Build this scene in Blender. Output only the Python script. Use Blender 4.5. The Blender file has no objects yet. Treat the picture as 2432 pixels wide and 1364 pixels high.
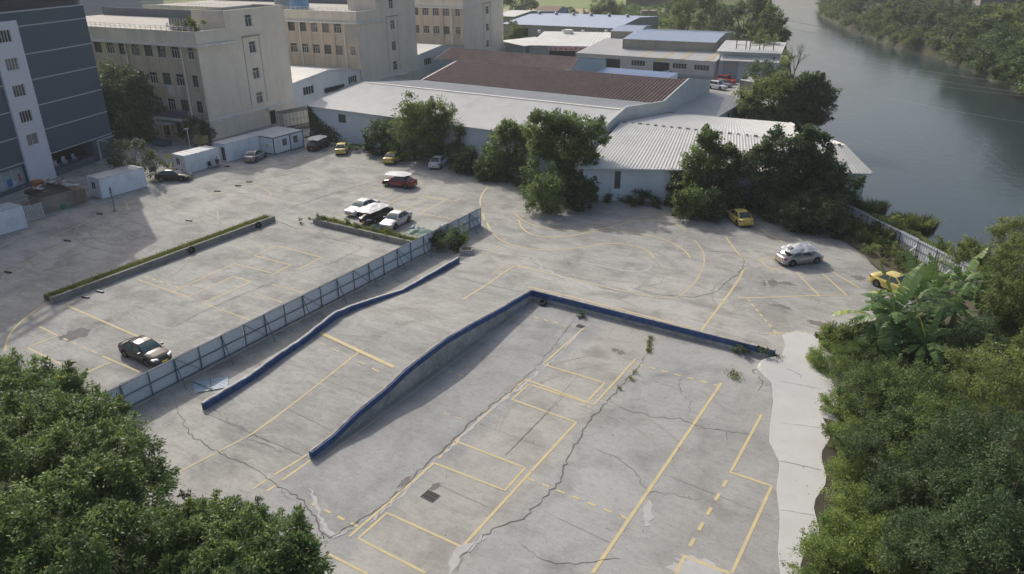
import bpy, math, random
import numpy as np
from mathutils import Vector, Matrix
S = bpy.context.scene
C = S.collection
rad = math.radians
# ------------------------------------------------------------------ camera, sky, sun, exposure
TH, RO, FPX, YA, CAMH = rad(24.2123), rad(.38459), 1805.3, rad(31.64), 28.5
def _axes():
    ct, st = math.cos(TH), math.sin(TH)
    right = np.array([1, 0, 0.]); fwd = np.array([0, ct, -st]); down = np.array([0, -st, -ct])
    cr, sr = math.cos(RO), math.sin(RO)
    R = np.array([cr*right+sr*down, -sr*right+cr*down, fwd])
    c, s = math.cos(YA), math.sin(YA)
    return R @ np.array([[c, -s, 0], [s, c, 0], [0, 0, 1.]]).T
RC = _axes()
cam = bpy.data.objects.new('camera', bpy.data.cameras.new('camera')); C.objects.link(cam)
cam.data.sensor_width = 36; cam.data.lens = FPX/2432*36
cam.data.clip_start = .5; cam.data.clip_end = 9000
M4 = Matrix(((RC[0][0], -RC[1][0], -RC[2][0], 0), (RC[0][1], -RC[1][1], -RC[2][1], 0),
             (RC[0][2], -RC[1][2], -RC[2][2], CAMH), (0, 0, 0, 1)))
cam.matrix_world = M4
S.camera = cam
HAZE = .00025
SUN_E = rad(35.2); SAZ = (.888, -.46)
W = bpy.data.worlds.new('World'); S.world = W; W.use_nodes = True
nt = W.node_tree; bg = nt.nodes['Background']
sky = nt.nodes.new('ShaderNodeTexSky'); sky.sky_type = 'NISHITA'; sky.sun_disc = False
sky.sun_elevation = SUN_E; sky.sun_rotation = math.atan2(-SAZ[0], -SAZ[1])
sky.dust_density = 5.0; sky.air_density = .95; sky.ozone_density = 1.0
nt.links.new(sky.outputs[0], bg.inputs[0]); bg.inputs[1].default_value = .15
sl = bpy.data.lights.new('sun', 'SUN'); sl.energy = 3.15; sl.angle = rad(.55); sl.color = (1, .955, .88)
so = bpy.data.objects.new('sun', sl); C.objects.link(so)
so.rotation_euler = Vector((SAZ[0]*math.cos(SUN_E), SAZ[1]*math.cos(SUN_E), -math.sin(SUN_E))).to_track_quat('-Z', 'Y').to_euler()
so.location = (-60, 40, 80)
S.view_settings.view_transform = 'Standard'; S.view_settings.look = 'None'
S.view_settings.exposure = 0.0; S.view_settings.gamma = 1.0
S.cycles.max_bounces = 6; S.cycles.volume_bounces = 0; S.cycles.transparent_max_bounces = 6
S.cycles.use_denoising = True
# ------------------------------------------------------------------ helpers
rng = np.random.default_rng(7); rnd = random.Random(5)
def ss(a, b, x):
    t = min(1, max(0, (x-a)/(b-a))); return t*t*(3-2*t)
RAMPZ = [(25.85, .02), (27.7, .2), (30.3, .66), (32.8, .92), (35.1, 1.28), (36.6, 1.42), (39.8, 1.54), (43, 1.32), (47.5, .9), (50.8, .64), (52.6, .47), (56.5, .3)]
RAMPL = [(26, .02), (28, .1), (30.3, .2), (32.7, .55), (35.5, .82), (39, 1.4), (41, 1.26), (44, .85), (47.4, .38), (52.6, .28), (56.5, .2)]
def zramp(x, y):
    t = min(1, max(0, (x-LX)/(WX-LX))); return interp(RAMPL, y)*(1-t)+interp(RAMPZ, y)*t
def interp(T, y):
    if y <= T[0][0]: return T[0][1]
    for (a, za), (b, zb) in zip(T, T[1:]):
        if y <= b: return za+(zb-za)*(y-a)/(b-a)
    return T[-1][1]
WX, LX, WY, EX = -30.3, -40.5, 52.6, -9.4
def gz(x, y):
    pl = .46*(1-ss(53, 64, y))*ss(-43, -39, x)
    if LX <= x <= WX and y < WY: return zramp(x, y) if y > 25.85 else 0.
    if y >= WY:
        if LX <= x <= WX: t = ss(WY, 57.5, y); return zramp(x, WY)*(1-t)+pl*t
        return pl if x > LX or y > 56.5 else 0.
    if x > -10: return .46*ss(46, 53.5, y)*ss(-9.9, -8, x)
    return 0.
def ray(px, py): return RC.T @ np.array([(px-1216)/FPX, (py-682)/FPX, 1.])
def at(px, py, z=0.):
    d = ray(px, py); t = (z-CAMH)/d[2]; return np.array([0, 0, CAMH])+t*d
def atg(px, py):
    z = 0.
    for _ in range(6):
        p = at(px, py, z); z = .5*z+.5*gz(p[0], p[1])
    p = at(px, py, z); p[2] = gz(p[0], p[1]); return p
def onx(px, py, x): d = ray(px, py); return np.array([0, 0, CAMH])+x/d[0]*d
def ony(px, py, y): d = ray(px, py); return np.array([0, 0, CAMH])+y/d[1]*d
def onpl(px, py, p0, u):
    n = np.array([u[1], -u[0], 0]); d = ray(px, py)
    t = (n@(np.array(p0)-np.array([0, 0, CAMH])))/(n@d); q = np.array([0, 0, CAMH])+t*d
    return float((q-np.array(p0))@np.array(u)), float(q[2])
# ------------------------------------------------------------------ materials
MATS = {}
def mat(name, col, rough=.7, var=.12, scale=1.5, metal=0., spec=.4, dirt=None, dscale=.35, damt=.4, streak=False, bump=0., obj=False, coat=0., emit=None, trans=0.):
    if name in MATS: return MATS[name]
    m = bpy.data.materials.new(name); m.use_nodes = True; n = m.node_tree.nodes; l = m.node_tree.links
    b = n['Principled BSDF']; b.inputs['Roughness'].default_value = rough; b.inputs['Metallic'].default_value = metal
    b.inputs['Specular IOR Level'].default_value = spec; b.inputs['Coat Weight'].default_value = coat
    if var or dirt:
        tc = n.new('ShaderNodeTexCoord'); ge = n.new('ShaderNodeNewGeometry')
        src = tc.outputs['Object'] if obj else ge.outputs['Position']
        no = n.new('ShaderNodeTexNoise'); no.inputs['Scale'].default_value = scale; no.inputs['Detail'].default_value = 5; no.inputs['Roughness'].default_value = .65
        l.new(src, no.inputs['Vector'])
        mr = n.new('ShaderNodeMapRange'); mr.inputs[1].default_value = .25; mr.inputs[2].default_value = .75
        mr.inputs[3].default_value = 1-var; mr.inputs[4].default_value = 1+var; l.new(no.outputs[0], mr.inputs[0])
        mx = n.new('ShaderNodeVectorMath'); mx.operation = 'SCALE'; mx.inputs[0].default_value = col[:3]; l.new(mr.outputs[0], mx.inputs['Scale'])
        out = mx.outputs[0]
        if dirt:
            n2 = n.new('ShaderNodeTexNoise'); n2.inputs['Scale'].default_value = dscale; n2.inputs['Detail'].default_value = 8; n2.inputs['Roughness'].default_value = .7
            if streak:
                ms = n.new('ShaderNodeMapping'); ms.inputs['Scale'].default_value = (2.2, 2.2, .16); l.new(src, ms.inputs[0]); l.new(ms.outputs[0], n2.inputs['Vector'])
            else: l.new(src, n2.inputs['Vector'])
            m2 = n.new('ShaderNodeMapRange'); m2.inputs[1].default_value = .48; m2.inputs[2].default_value = .72; m2.inputs[4].default_value = damt; l.new(n2.outputs[0], m2.inputs[0])
            mm = n.new('ShaderNodeMix'); mm.data_type = 'RGBA'; l.new(m2.outputs[0], mm.inputs[0]); l.new(out, mm.inputs[6]); mm.inputs[7].default_value = (*dirt, 1)
            out = mm.outputs[2]
        l.new(out, b.inputs['Base Color'])
        if bump:
            bp = n.new('ShaderNodeBump'); bp.inputs['Strength'].default_value = bump; bp.inputs['Distance'].default_value = .05; l.new(no.outputs[0], bp.inputs['Height']); l.new(bp.outputs[0], b.inputs['Normal'])
    else:
        b.inputs['Base Color'].default_value = (*col[:3], 1)
    MATS[name] = m; return m
def leafmat(name, c0, c1, c2=None, rough=.5, tr=.5):
    if name in MATS: return MATS[name]
    m = bpy.data.materials.new(name); m.use_nodes = True; n = m.node_tree.nodes; l = m.node_tree.links
    b = n['Principled BSDF']; b.inputs['Roughness'].default_value = rough; b.inputs['Specular IOR Level'].default_value = .35
    a = n.new('ShaderNodeAttribute'); a.attribute_name = 'tint'
    cr = n.new('ShaderNodeValToRGB'); e = cr.color_ramp.elements
    e[0].position = 0; e[0].color = (*c0, 1); e[1].position = .9; e[1].color = (*c1, 1)
    if c2: q = cr.color_ramp.elements.new(1.); q.color = (*c2, 1)
    l.new(a.outputs['Fac'], cr.inputs[0]); l.new(cr.outputs[0], b.inputs['Base Color'])
    t = n.new('ShaderNodeBsdfTranslucent'); l.new(cr.outputs[0], t.inputs[0])
    mx = n.new('ShaderNodeMixShader'); mx.inputs[0].default_value = tr
    l.new(b.outputs[0], mx.inputs[1]); l.new(t.outputs[0], mx.inputs[2]); l.new(mx.outputs[0], n['Material Output'].inputs[0])
    MATS[name] = m; return m
# ------------------------------------------------------------------ mesh collector
MW = {}
def mw(o): return MW.get(o.name, Matrix.Identity(4)) if o else Matrix.Identity(4)
class MB:
    def __init__(s): s.v = []; s.f = []
    def quad(s, a, b, c, d): s.poly((a, b, c, d))
    def poly(s, pts):
        i = len(s.v); s.v += [tuple(map(float, p)) for p in pts]; s.f.append(tuple(range(i, i+len(pts))))
    def hexa(s, p):
        i = len(s.v); s.v += [tuple(map(float, q)) for q in p]
        for f in ((3, 2, 1, 0), (4, 5, 6, 7), (0, 1, 5, 4), (1, 2, 6, 5), (2, 3, 7, 6), (3, 0, 4, 7)): s.f.append(tuple(i+k for k in f))
    def box(s, c, d, rz=0.):
        cx, cy, cz = c; x, y, z = d[0]/2, d[1]/2, d[2]/2; a, b = math.cos(rz), math.sin(rz)
        s.hexa([(cx+a*i-b*j, cy+b*i+a*j, cz+k) for k in (-z, z) for i, j in ((-x, -y), (x, -y), (x, y), (-x, y))])
    def obox(s, p, u, w, n, L, h, t):     # from corner p along u (L), w (h), n (t)
        p, u, w, n = (np.array(q, float) for q in (p, u, w, n))
        s.hexa([p, p+u*L, p+u*L+n*t, p+n*t, p+w*h, p+u*L+w*h, p+u*L+n*t+w*h, p+n*t+w*h])
    def beam(s, a, b, wd, ht):
        a, b = np.array(a, float), np.array(b, float); u = (b-a)/max(1e-6, np.linalg.norm(b-a))
        up = np.array([0, 0, 1.]) if abs(u[2]) < .95 else np.array([1., 0, 0])
        r = np.cross(u, up); r /= np.linalg.norm(r); q = np.cross(r, u); r *= wd/2; q *= ht/2
        s.hexa([a-r-q, a+r-q, b+r-q, b-r-q, a-r+q, a+r+q, b+r+q, b-r+q])
    def tube(s, pts, rads, n=8, cap=True):
        pts = [np.array(p, float) for p in pts]; i0 = len(s.v)
        if not hasattr(rads, '__len__'): rads = [rads]*len(pts)
        for k, p in enumerate(pts):
            t = pts[min(k+1, len(pts)-1)]-pts[max(k-1, 0)]; t = t/max(1e-9, np.linalg.norm(t))
            up = np.array([0, 0, 1.]) if abs(t[2]) < .9 else np.array([1., 0, 0])
            a = np.cross(t, up); a /= np.linalg.norm(a); b = np.cross(t, a)
            for j in range(n):
                w = 2*math.pi*j/n; s.v.append(tuple(p+rads[k]*(math.cos(w)*a+math.sin(w)*b)))
        for k in range(len(pts)-1):
            for j in range(n):
                A = i0+k*n+j; B = i0+k*n+(j+1) % n; s.f.append((A, B, B+n, A+n))
        if cap:
            s.f.append(tuple(i0+j for j in range(n))[::-1]); s.f.append(tuple(i0+(len(pts)-1)*n+j for j in range(n)))
    def ring(s, c, ax, r0, r1, w, n=20):   # wheel-like ring: annulus of width w round axis ax
        c, ax = np.array(c, float), np.array(ax, float); up = np.array([0, 0, 1.]) if abs(ax[2]) < .9 else np.array([1., 0, 0])
        a = np.cross(ax, up); a /= np.linalg.norm(a); b = np.cross(ax, a); i0 = len(s.v)
        prof = [(r0, -w/2), (r1*.93, -w/2), (r1, -w*.3), (r1, w*.3), (r1*.93, w/2), (r0, w/2)]; m = len(prof)
        for j in range(n):
            t = 2*math.pi*j/n; d = math.cos(t)*a+math.sin(t)*b
            for r, h in prof: s.v.append(tuple(c+r*d+h*ax))
        for j in range(n):
            for k in range(m): s.f.append((i0+j*m+k, i0+((j+1) % n)*m+k, i0+((j+1) % n)*m+(k+1) % m, i0+j*m+(k+1) % m))
    def disc(s, c, ax, r, n=20, h=.02):
        c, ax = np.array(c, float), np.array(ax, float); s.tube([c-ax*h/2, c+ax*h/2], r, n)
    def grid(s, P):      # 2-D array of points
        i0 = len(s.v); nu, nv = len(P), len(P[0])
        for r in P: s.v += [tuple(map(float, p)) for p in r]
        for i in range(nu-1):
            for j in range(nv-1): s.f.append((i0+i*nv+j, i0+(i+1)*nv+j, i0+(i+1)*nv+j+1, i0+i*nv+j+1))
    def corr(s, a, b, c, d, pitch=.3, dep=.05, n=None, nv=2):
        """corrugated sheet: a->b along the waves' run, ribs go a->d; c opposite a"""
        a, b, c, d = (np.array(q, float) for q in (a, b, c, d))
        nm = np.cross(b-a, d-a); nm /= np.linalg.norm(nm)
        L = max(np.linalg.norm(b-a), np.linalg.norm(c-d)); n = n or max(2, int(L/pitch)); P = []
        for i in range(n+1):
            for o, h in ((0, 0), (.5, 0), (.62, 1), (.88, 1)):
                t = (i+o)/n
                if t > 1: continue
                p, q = a+(b-a)*t, d+(c-d)*t
                P.append([p+(q-p)*k/(nv-1)+nm*h*dep for k in range(nv)])
        s.grid(P)
    def xf(s, M): s.v = [tuple(M @ Vector(q)) for q in s.v]; return s
    def build(s, name, m, parent=None, smooth=False, label=None):
        me = bpy.data.meshes.new(name); inv = mw(parent).inverted()
        V = np.array(s.v) if s.v else np.zeros((0, 3))
        if parent is not None and len(V): A = np.array(inv); V = V@A[:3, :3].T+A[:3, 3]
        me.from_pydata(V.tolist(), [], s.f); me.update()
        if smooth: me.polygons.foreach_set('use_smooth', [True]*len(me.polygons))
        if m: me.materials.append(m)
        o = bpy.data.objects.new(name, me); C.objects.link(o)
        if parent is not None: o.parent = parent; MW[o.name] = mw(parent)
        if label: o['label'] = label
        return o
def tag(o, label=None, cat=None, group=None, kind=None):
    if label: o['label'] = label
    if cat: o['category'] = cat
    if group: o['group'] = group
    if kind: o['kind'] = kind
    return o
def thing(name, label, cat, loc=(0, 0, 0), rz=0., group=None):
    o = bpy.data.objects.new(name, None); C.objects.link(o); o.empty_display_size = .3
    o.location = tuple(map(float, loc)); o.rotation_euler = (0, 0, rz)
    MW[o.name] = Matrix.Translation(Vector(tuple(map(float, loc)))) @ Matrix.Rotation(rz, 4, 'Z')
    return tag(o, label, cat, group)
def copy_tree(o, parent=None):
    c = o.copy(); C.objects.link(c)
    if parent is not None: c.parent = parent
    for ch in list(o.children): copy_tree(ch, c)
    return c
def struct(name, mb, m, smooth=False): return tag(mb.build(name, m, smooth=smooth), kind='structure')
# ------------------------------------------------------------------ foliage
def foliage(blobs, nc, per, L, Wd, cr, up=.45, droop=.25, inner=.5, seed=1, shoots=.3):
    g = np.random.default_rng(seed); B = np.array(blobs, float)
    wt = (B[:, 3]*B[:, 4]+B[:, 4]*B[:, 5]+B[:, 3]*B[:, 5]); wt /= wt.sum()
    nn_ = max(8, nc//6); k = g.choice(len(B), nn_*2, p=wt); d = g.normal(size=(nn_*2, 3)); d[:, 2] += .35; d /= np.linalg.norm(d, axis=1)[:, None]
    lump = 1+.18*np.sin(d[:, 0]*5+k)*np.sin(d[:, 1]*6+2*k+d[:, 2]*4)
    r = (1-inner*g.random(nn_*2)**2.2)*lump; q = B[k, :3]+d*B[k, 3:6]*r[:, None]; deep = np.zeros(len(q), bool)
    for w in B: deep |= (((q-w[:3])/w[3:6])**2).sum(1) < .3
    q, d, k = q[~deep][:nn_], d[~deep][:nn_], k[~deep][:nn_]; m = len(q); sz = B[k, 3:6].mean(1)
    c, cd, cs, cv = [], [], [], []; tv = g.normal(size=m)*.17; shoot = g.random(m) < shoots
    for i in range(m):
        n_ = max(2, nc//max(1, m)); dd = d[i]+np.array([0, 0, .55]); dd /= np.linalg.norm(dd); sp = min(sz[i]*.42, cr*1.5)
        for j in range(n_):
            if shoot[i] and j < 3: pos = q[i]+dd*cr*(.5+.55*j)+g.normal(size=3)*cr*.12; s_ = .75-.17*j
            else: o_ = g.normal(size=3)*sp*.6; o_ -= d[i]*(o_@d[i])*.5; pos = q[i]+o_; s_ = .7+.5*g.random()
            c.append(pos); cd.append(d[i]); cs.append(s_); cv.append(tv[i]+.07*g.normal())
    c, d, cs, cv = np.array(c), np.array(cd), np.array(cs), np.array(cv); keep = c[:, 2] > min(.08, B[:, 2].min()); c, d, cs, cv = c[keep], d[keep], cs[keep], cv[keep]; n = len(c); N = n*per
    C_, D_ = np.repeat(c, per, 0), np.repeat(d, per, 0); CS = np.repeat(cs, per)[:, None]
    off = g.normal(size=(N, 3)); off /= np.linalg.norm(off, axis=1)[:, None]; off *= (g.random(N)**.6*cr)[:, None]*CS; off[:, 2] *= .7
    b = C_+off
    ax = off/cr*.8+D_*.5+g.normal(size=(N, 3))*.5; ax[:, 2] -= droop; ax /= np.linalg.norm(ax, axis=1)[:, None]
    nn = D_*.5+np.array([0, 0, up])+g.normal(size=(N, 3))*.45+off/cr*.3
    sd = np.cross(ax, nn); sd /= np.linalg.norm(sd, axis=1)[:, None]+1e-9
    sc = (.65+.6*g.random(N))[:, None]; nl = np.cross(sd, ax)
    V = np.empty((N, 4, 3)); mid = b+ax*L*.45*sc+nl*L*.06*sc
    V[:, 0] = b; V[:, 1] = mid-sd*Wd*.5*sc; V[:, 2] = b+ax*L*sc; V[:, 3] = mid+sd*Wd*.5*sc
    tint = np.clip(.42+np.repeat(cv, per)+g.normal(size=N)*.14, 0, .89); tint[g.random(N) < .006] = 1.
    return V.reshape(-1, 3), tint
def leafobj(name, V, tint, m, parent=None):
    N = len(V)//4; me = bpy.data.meshes.new(name)
    if parent is not None: A = np.array(mw(parent).inverted()); V = V@A[:3, :3].T+A[:3, 3]
    me.vertices.add(N*4); me.vertices.foreach_set('co', V.astype(np.float32).ravel())
    me.loops.add(N*4); me.loops.foreach_set('vertex_index', np.arange(N*4, dtype=np.int32))
    me.polygons.add(N); me.polygons.foreach_set('loop_start', np.arange(0, N*4, 4, dtype=np.int32)); me.polygons.foreach_set('loop_total', np.full(N, 4, np.int32))
    at_ = me.attributes.new('tint', 'FLOAT', 'FACE'); at_.data.foreach_set('value', tint.astype(np.float32))
    me.update(calc_edges=True); me.materials.append(m)
    o = bpy.data.objects.new(name, me); C.objects.link(o)
    if parent is not None: o.parent = parent
    return o
BARK = mat('bark', (.11, .09, .07), .9, .25, 4, bump=.5)
G_MID = leafmat('leaf_mid', (0.060, 0.105, 0.036), (0.225, 0.31, 0.092), (0.332, 0.286, 0.049))
G_DARK = leafmat('leaf_dark', (0.042, 0.077, 0.036), (0.152, 0.222, 0.085), (0.159, 0.169, 0.049))
G_OLIVE = leafmat('leaf_olive', (0.078, 0.120, 0.037), (0.275, 0.325, 0.092), (0.292, 0.260, 0.074))
G_LIGHT = leafmat('leaf_light', (0.066, 0.111, 0.025), (0.199, 0.260, 0.056), (0.398, 0.390, 0.074), tr=.35)
G_GLOSS = leafmat('leaf_gloss', (0.061, 0.109, 0.037), (0.245, 0.338, 0.105), (0.398, 0.351, 0.037), rough=.47)
G_SHRUB = leafmat('leaf_shrub', (0.093, 0.156, 0.037), (0.332, 0.429, 0.111), (0.477, 0.468, 0.148))
G_REED = leafmat('leaf_reed', (0.066, 0.104, 0.037), (0.199, 0.247, 0.086), (0.332, 0.325, 0.123))
def tree(name, label, base, blobs, m, nc, per, L, Wd, cr, trunk=.22, seed=1, group=None, cat='tree', **kw):
    """blobs in world coordinates; base on the ground"""
    t = thing(name, label, cat, base, 0, group)
    V, ti = foliage(blobs, nc, per, L, Wd, cr, seed=seed, **kw); leafobj('crown', V, ti, m, t)
    mb = MB(); base = np.array(base, float); B = np.array(blobs, float); cm = B[:, :3].mean(0)
    fork = base+np.array([(cm[0]-base[0])*.3, (cm[1]-base[1])*.3, max(.4, (cm[2]-base[2])*.45)])
    mb.tube([base-[0, 0, .1], base+(fork-base)*.5+[.06, .04, 0], fork], [trunk*1.25, trunk, trunk*.85], 8)
    for q in B[:9]:
        e = q[:3]+[0, 0, q[5]*.3]; md = (fork+e)/2+np.array([0, 0, -.15*np.linalg.norm(e-fork)*.3])
        mb.tube([fork, md, e], [trunk*.65, trunk*.4, trunk*.12], 6)
    mb.build('trunk', BARK, t, smooth=True)
    return t
# ------------------------------------------------------------------ terrain and river
LB = [(-147, 495), (-102, 410), (-62, 274), (-44, 205), (-30, 155), (-25.5, 125), (-18.5, 111), (-12.5, 101), (-8.3, 95.3), (-4, 89.6), (1.5, 82.5), (8, 74), (22, 58), (42, 30), (80, -60)]
RB = [(-95, 520), (-73, 398), (-43.5, 321), (-25, 281.6), (-13, 265.6), (7.4, 215), (26, 178), (46, 140), (80, 90), (130, 10), (160, -60)]
def meander(P, amp, seed):
    r = random.Random(seed); out = []
    for (a, b), (c, d) in zip(P, P[1:]):
        n = max(1, int(math.hypot(c-a, d-b)/6))
        for k in range(n):
            t = k/n; out.append((a+(c-a)*t+r.uniform(-amp, amp), b+(d-b)*t+r.uniform(-amp, amp)))
    return out+[P[-1]]
LBm, RBm = meander(LB, .6, 1), meander(RB, 1.2, 2)
def landmat():
    m = bpy.data.materials.new('land'); m.use_nodes = True; n = m.node_tree.nodes; l = m.node_tree.links; b = n['Principled BSDF']
    b.inputs['Roughness'].default_value = .95; b.inputs['Specular IOR Level'].default_value = .1
    ge = n.new('ShaderNodeNewGeometry'); no = n.new('ShaderNodeTexNoise'); no.inputs['Scale'].default_value = .05; no.inputs['Detail'].default_value = 10; no.inputs['Roughness'].default_value = .7
    l.new(ge.outputs['Position'], no.inputs['Vector'])
    cr = n.new('ShaderNodeValToRGB'); l.new(no.outputs[0], cr.inputs[0]); e = cr.color_ramp.elements
    e[0].position = .35; e[0].color = (.045, .07, .022, 1); e[1].position = .6; e[1].color = (.16, .17, .07, 1)
    q = e.new(.5); q.color = (.085, .12, .035, 1); q = e.new(.75); q.color = (.2, .17, .11, 1)
    l.new(cr.outputs[0], b.inputs[0]); return m
LAND = landmat()
mb = MB()
mb.poly([(x, y, -.06) for x, y in LBm]+[(400, -300, -.06), (-3500, -300, -.06), (-3500, 5000, -.06), (-900, 5000, -.06), (-260, 800, -.06)])
for (a, b), (c, d) in zip(LBm, LBm[1:]): mb.quad((a, b, -.06), (c, d, -.06), (c+1.6, d+.9, -4.5), (a+1.6, b+.9, -4.5))
struct('ground', mb, LAND)
mb = MB()
mb.poly([(x, y, -.4) for x, y in RBm[::-1]]+[(-200, 800, -.4), (-800, 5000, -.4), (4500, 5000, -.4), (4500, -300, -.4), (500, -300, -.4)])
for (a, b), (c, d) in zip(RBm, RBm[1:]): mb.quad((a, b, -.4), (c, d, -.4), (c-2.2, d-.8, -4.5), (a-2.2, b-.8, -4.5))
struct('far_bank', mb, mat('bank_soil', (.04, .05, .025), 1, .4, .2, dirt=(.08, .07, .045), dscale=.06, damt=.6))
def watermat():
    m = bpy.data.materials.new('water'); m.use_nodes = True; n = m.node_tree.nodes; l = m.node_tree.links; b = n['Principled BSDF']
    b.inputs['Base Color'].default_value = (.03, .048, .05, 1); b.inputs['Roughness'].default_value = .13; b.inputs['IOR'].default_value = 1.333
    ge = n.new('ShaderNodeNewGeometry'); mp = n.new('ShaderNodeMapping'); mp.inputs['Scale'].default_value = (1, .55, 1); mp.inputs['Rotation'].default_value = (0, 0, .55)
    l.new(ge.outputs['Position'], mp.inputs[0])
    a = n.new('ShaderNodeTexNoise'); a.inputs['Scale'].default_value = .9; a.inputs['Detail'].default_value = 6; a.inputs['Roughness'].default_value = .62; l.new(mp.outputs[0], a.inputs['Vector'])
    w = n.new('ShaderNodeTexNoise'); w.inputs['Scale'].default_value = .03; w.inputs['Detail'].default_value = 3; l.new(mp.outputs[0], w.inputs['Vector'])
    mr = n.new('ShaderNodeMapRange'); mr.inputs[1].default_value = .35; mr.inputs[2].default_value = .65; mr.inputs[3].default_value = .12; mr.inputs[4].default_value = .5; l.new(w.outputs[0], mr.inputs[0])
    bp = n.new('ShaderNodeBump'); bp.inputs['Distance'].default_value = .22; l.new(mr.outputs[0], bp.inputs['Strength']); l.new(a.outputs[0], bp.inputs['Height']); l.new(bp.outputs[0], b.inputs['Normal'])
    return m
mb = MB(); mb.quad((-900, -400, -3), (600, -400, -3), (600, 5000, -3), (-900, 5000, -3)); struct('river_water', mb, watermat())
FIELD = mat('field_grass', (.15, .21, .06), .95, .3, .08, dirt=(.09, .14, .04), dscale=.02, damt=.8)
TILL = mat('dry_field', (.36, .27, .18), .95, .15, .15, dirt=(.25, .22, .12), dscale=.03, damt=.5)
mb = MB(); mb.poly([at(x, y, 0)*[1, 1, 0]+[0, 0, -.03] for x, y in ((1180, 52), (1185, 22), (1330, 18), (1420, 24), (1430, 48), (1300, 62))]); struct('dry_field', mb, TILL)
mb = MB(); mb.poly([at(x, y, 0)*[1, 1, 0]+[0, 0, -.045] for x, y in ((1150, 30), (1100, -40), (1500, -70), (1600, -20), (1560, 62), (1440, 70))]); struct('grass_field', mb, FIELD)
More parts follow.
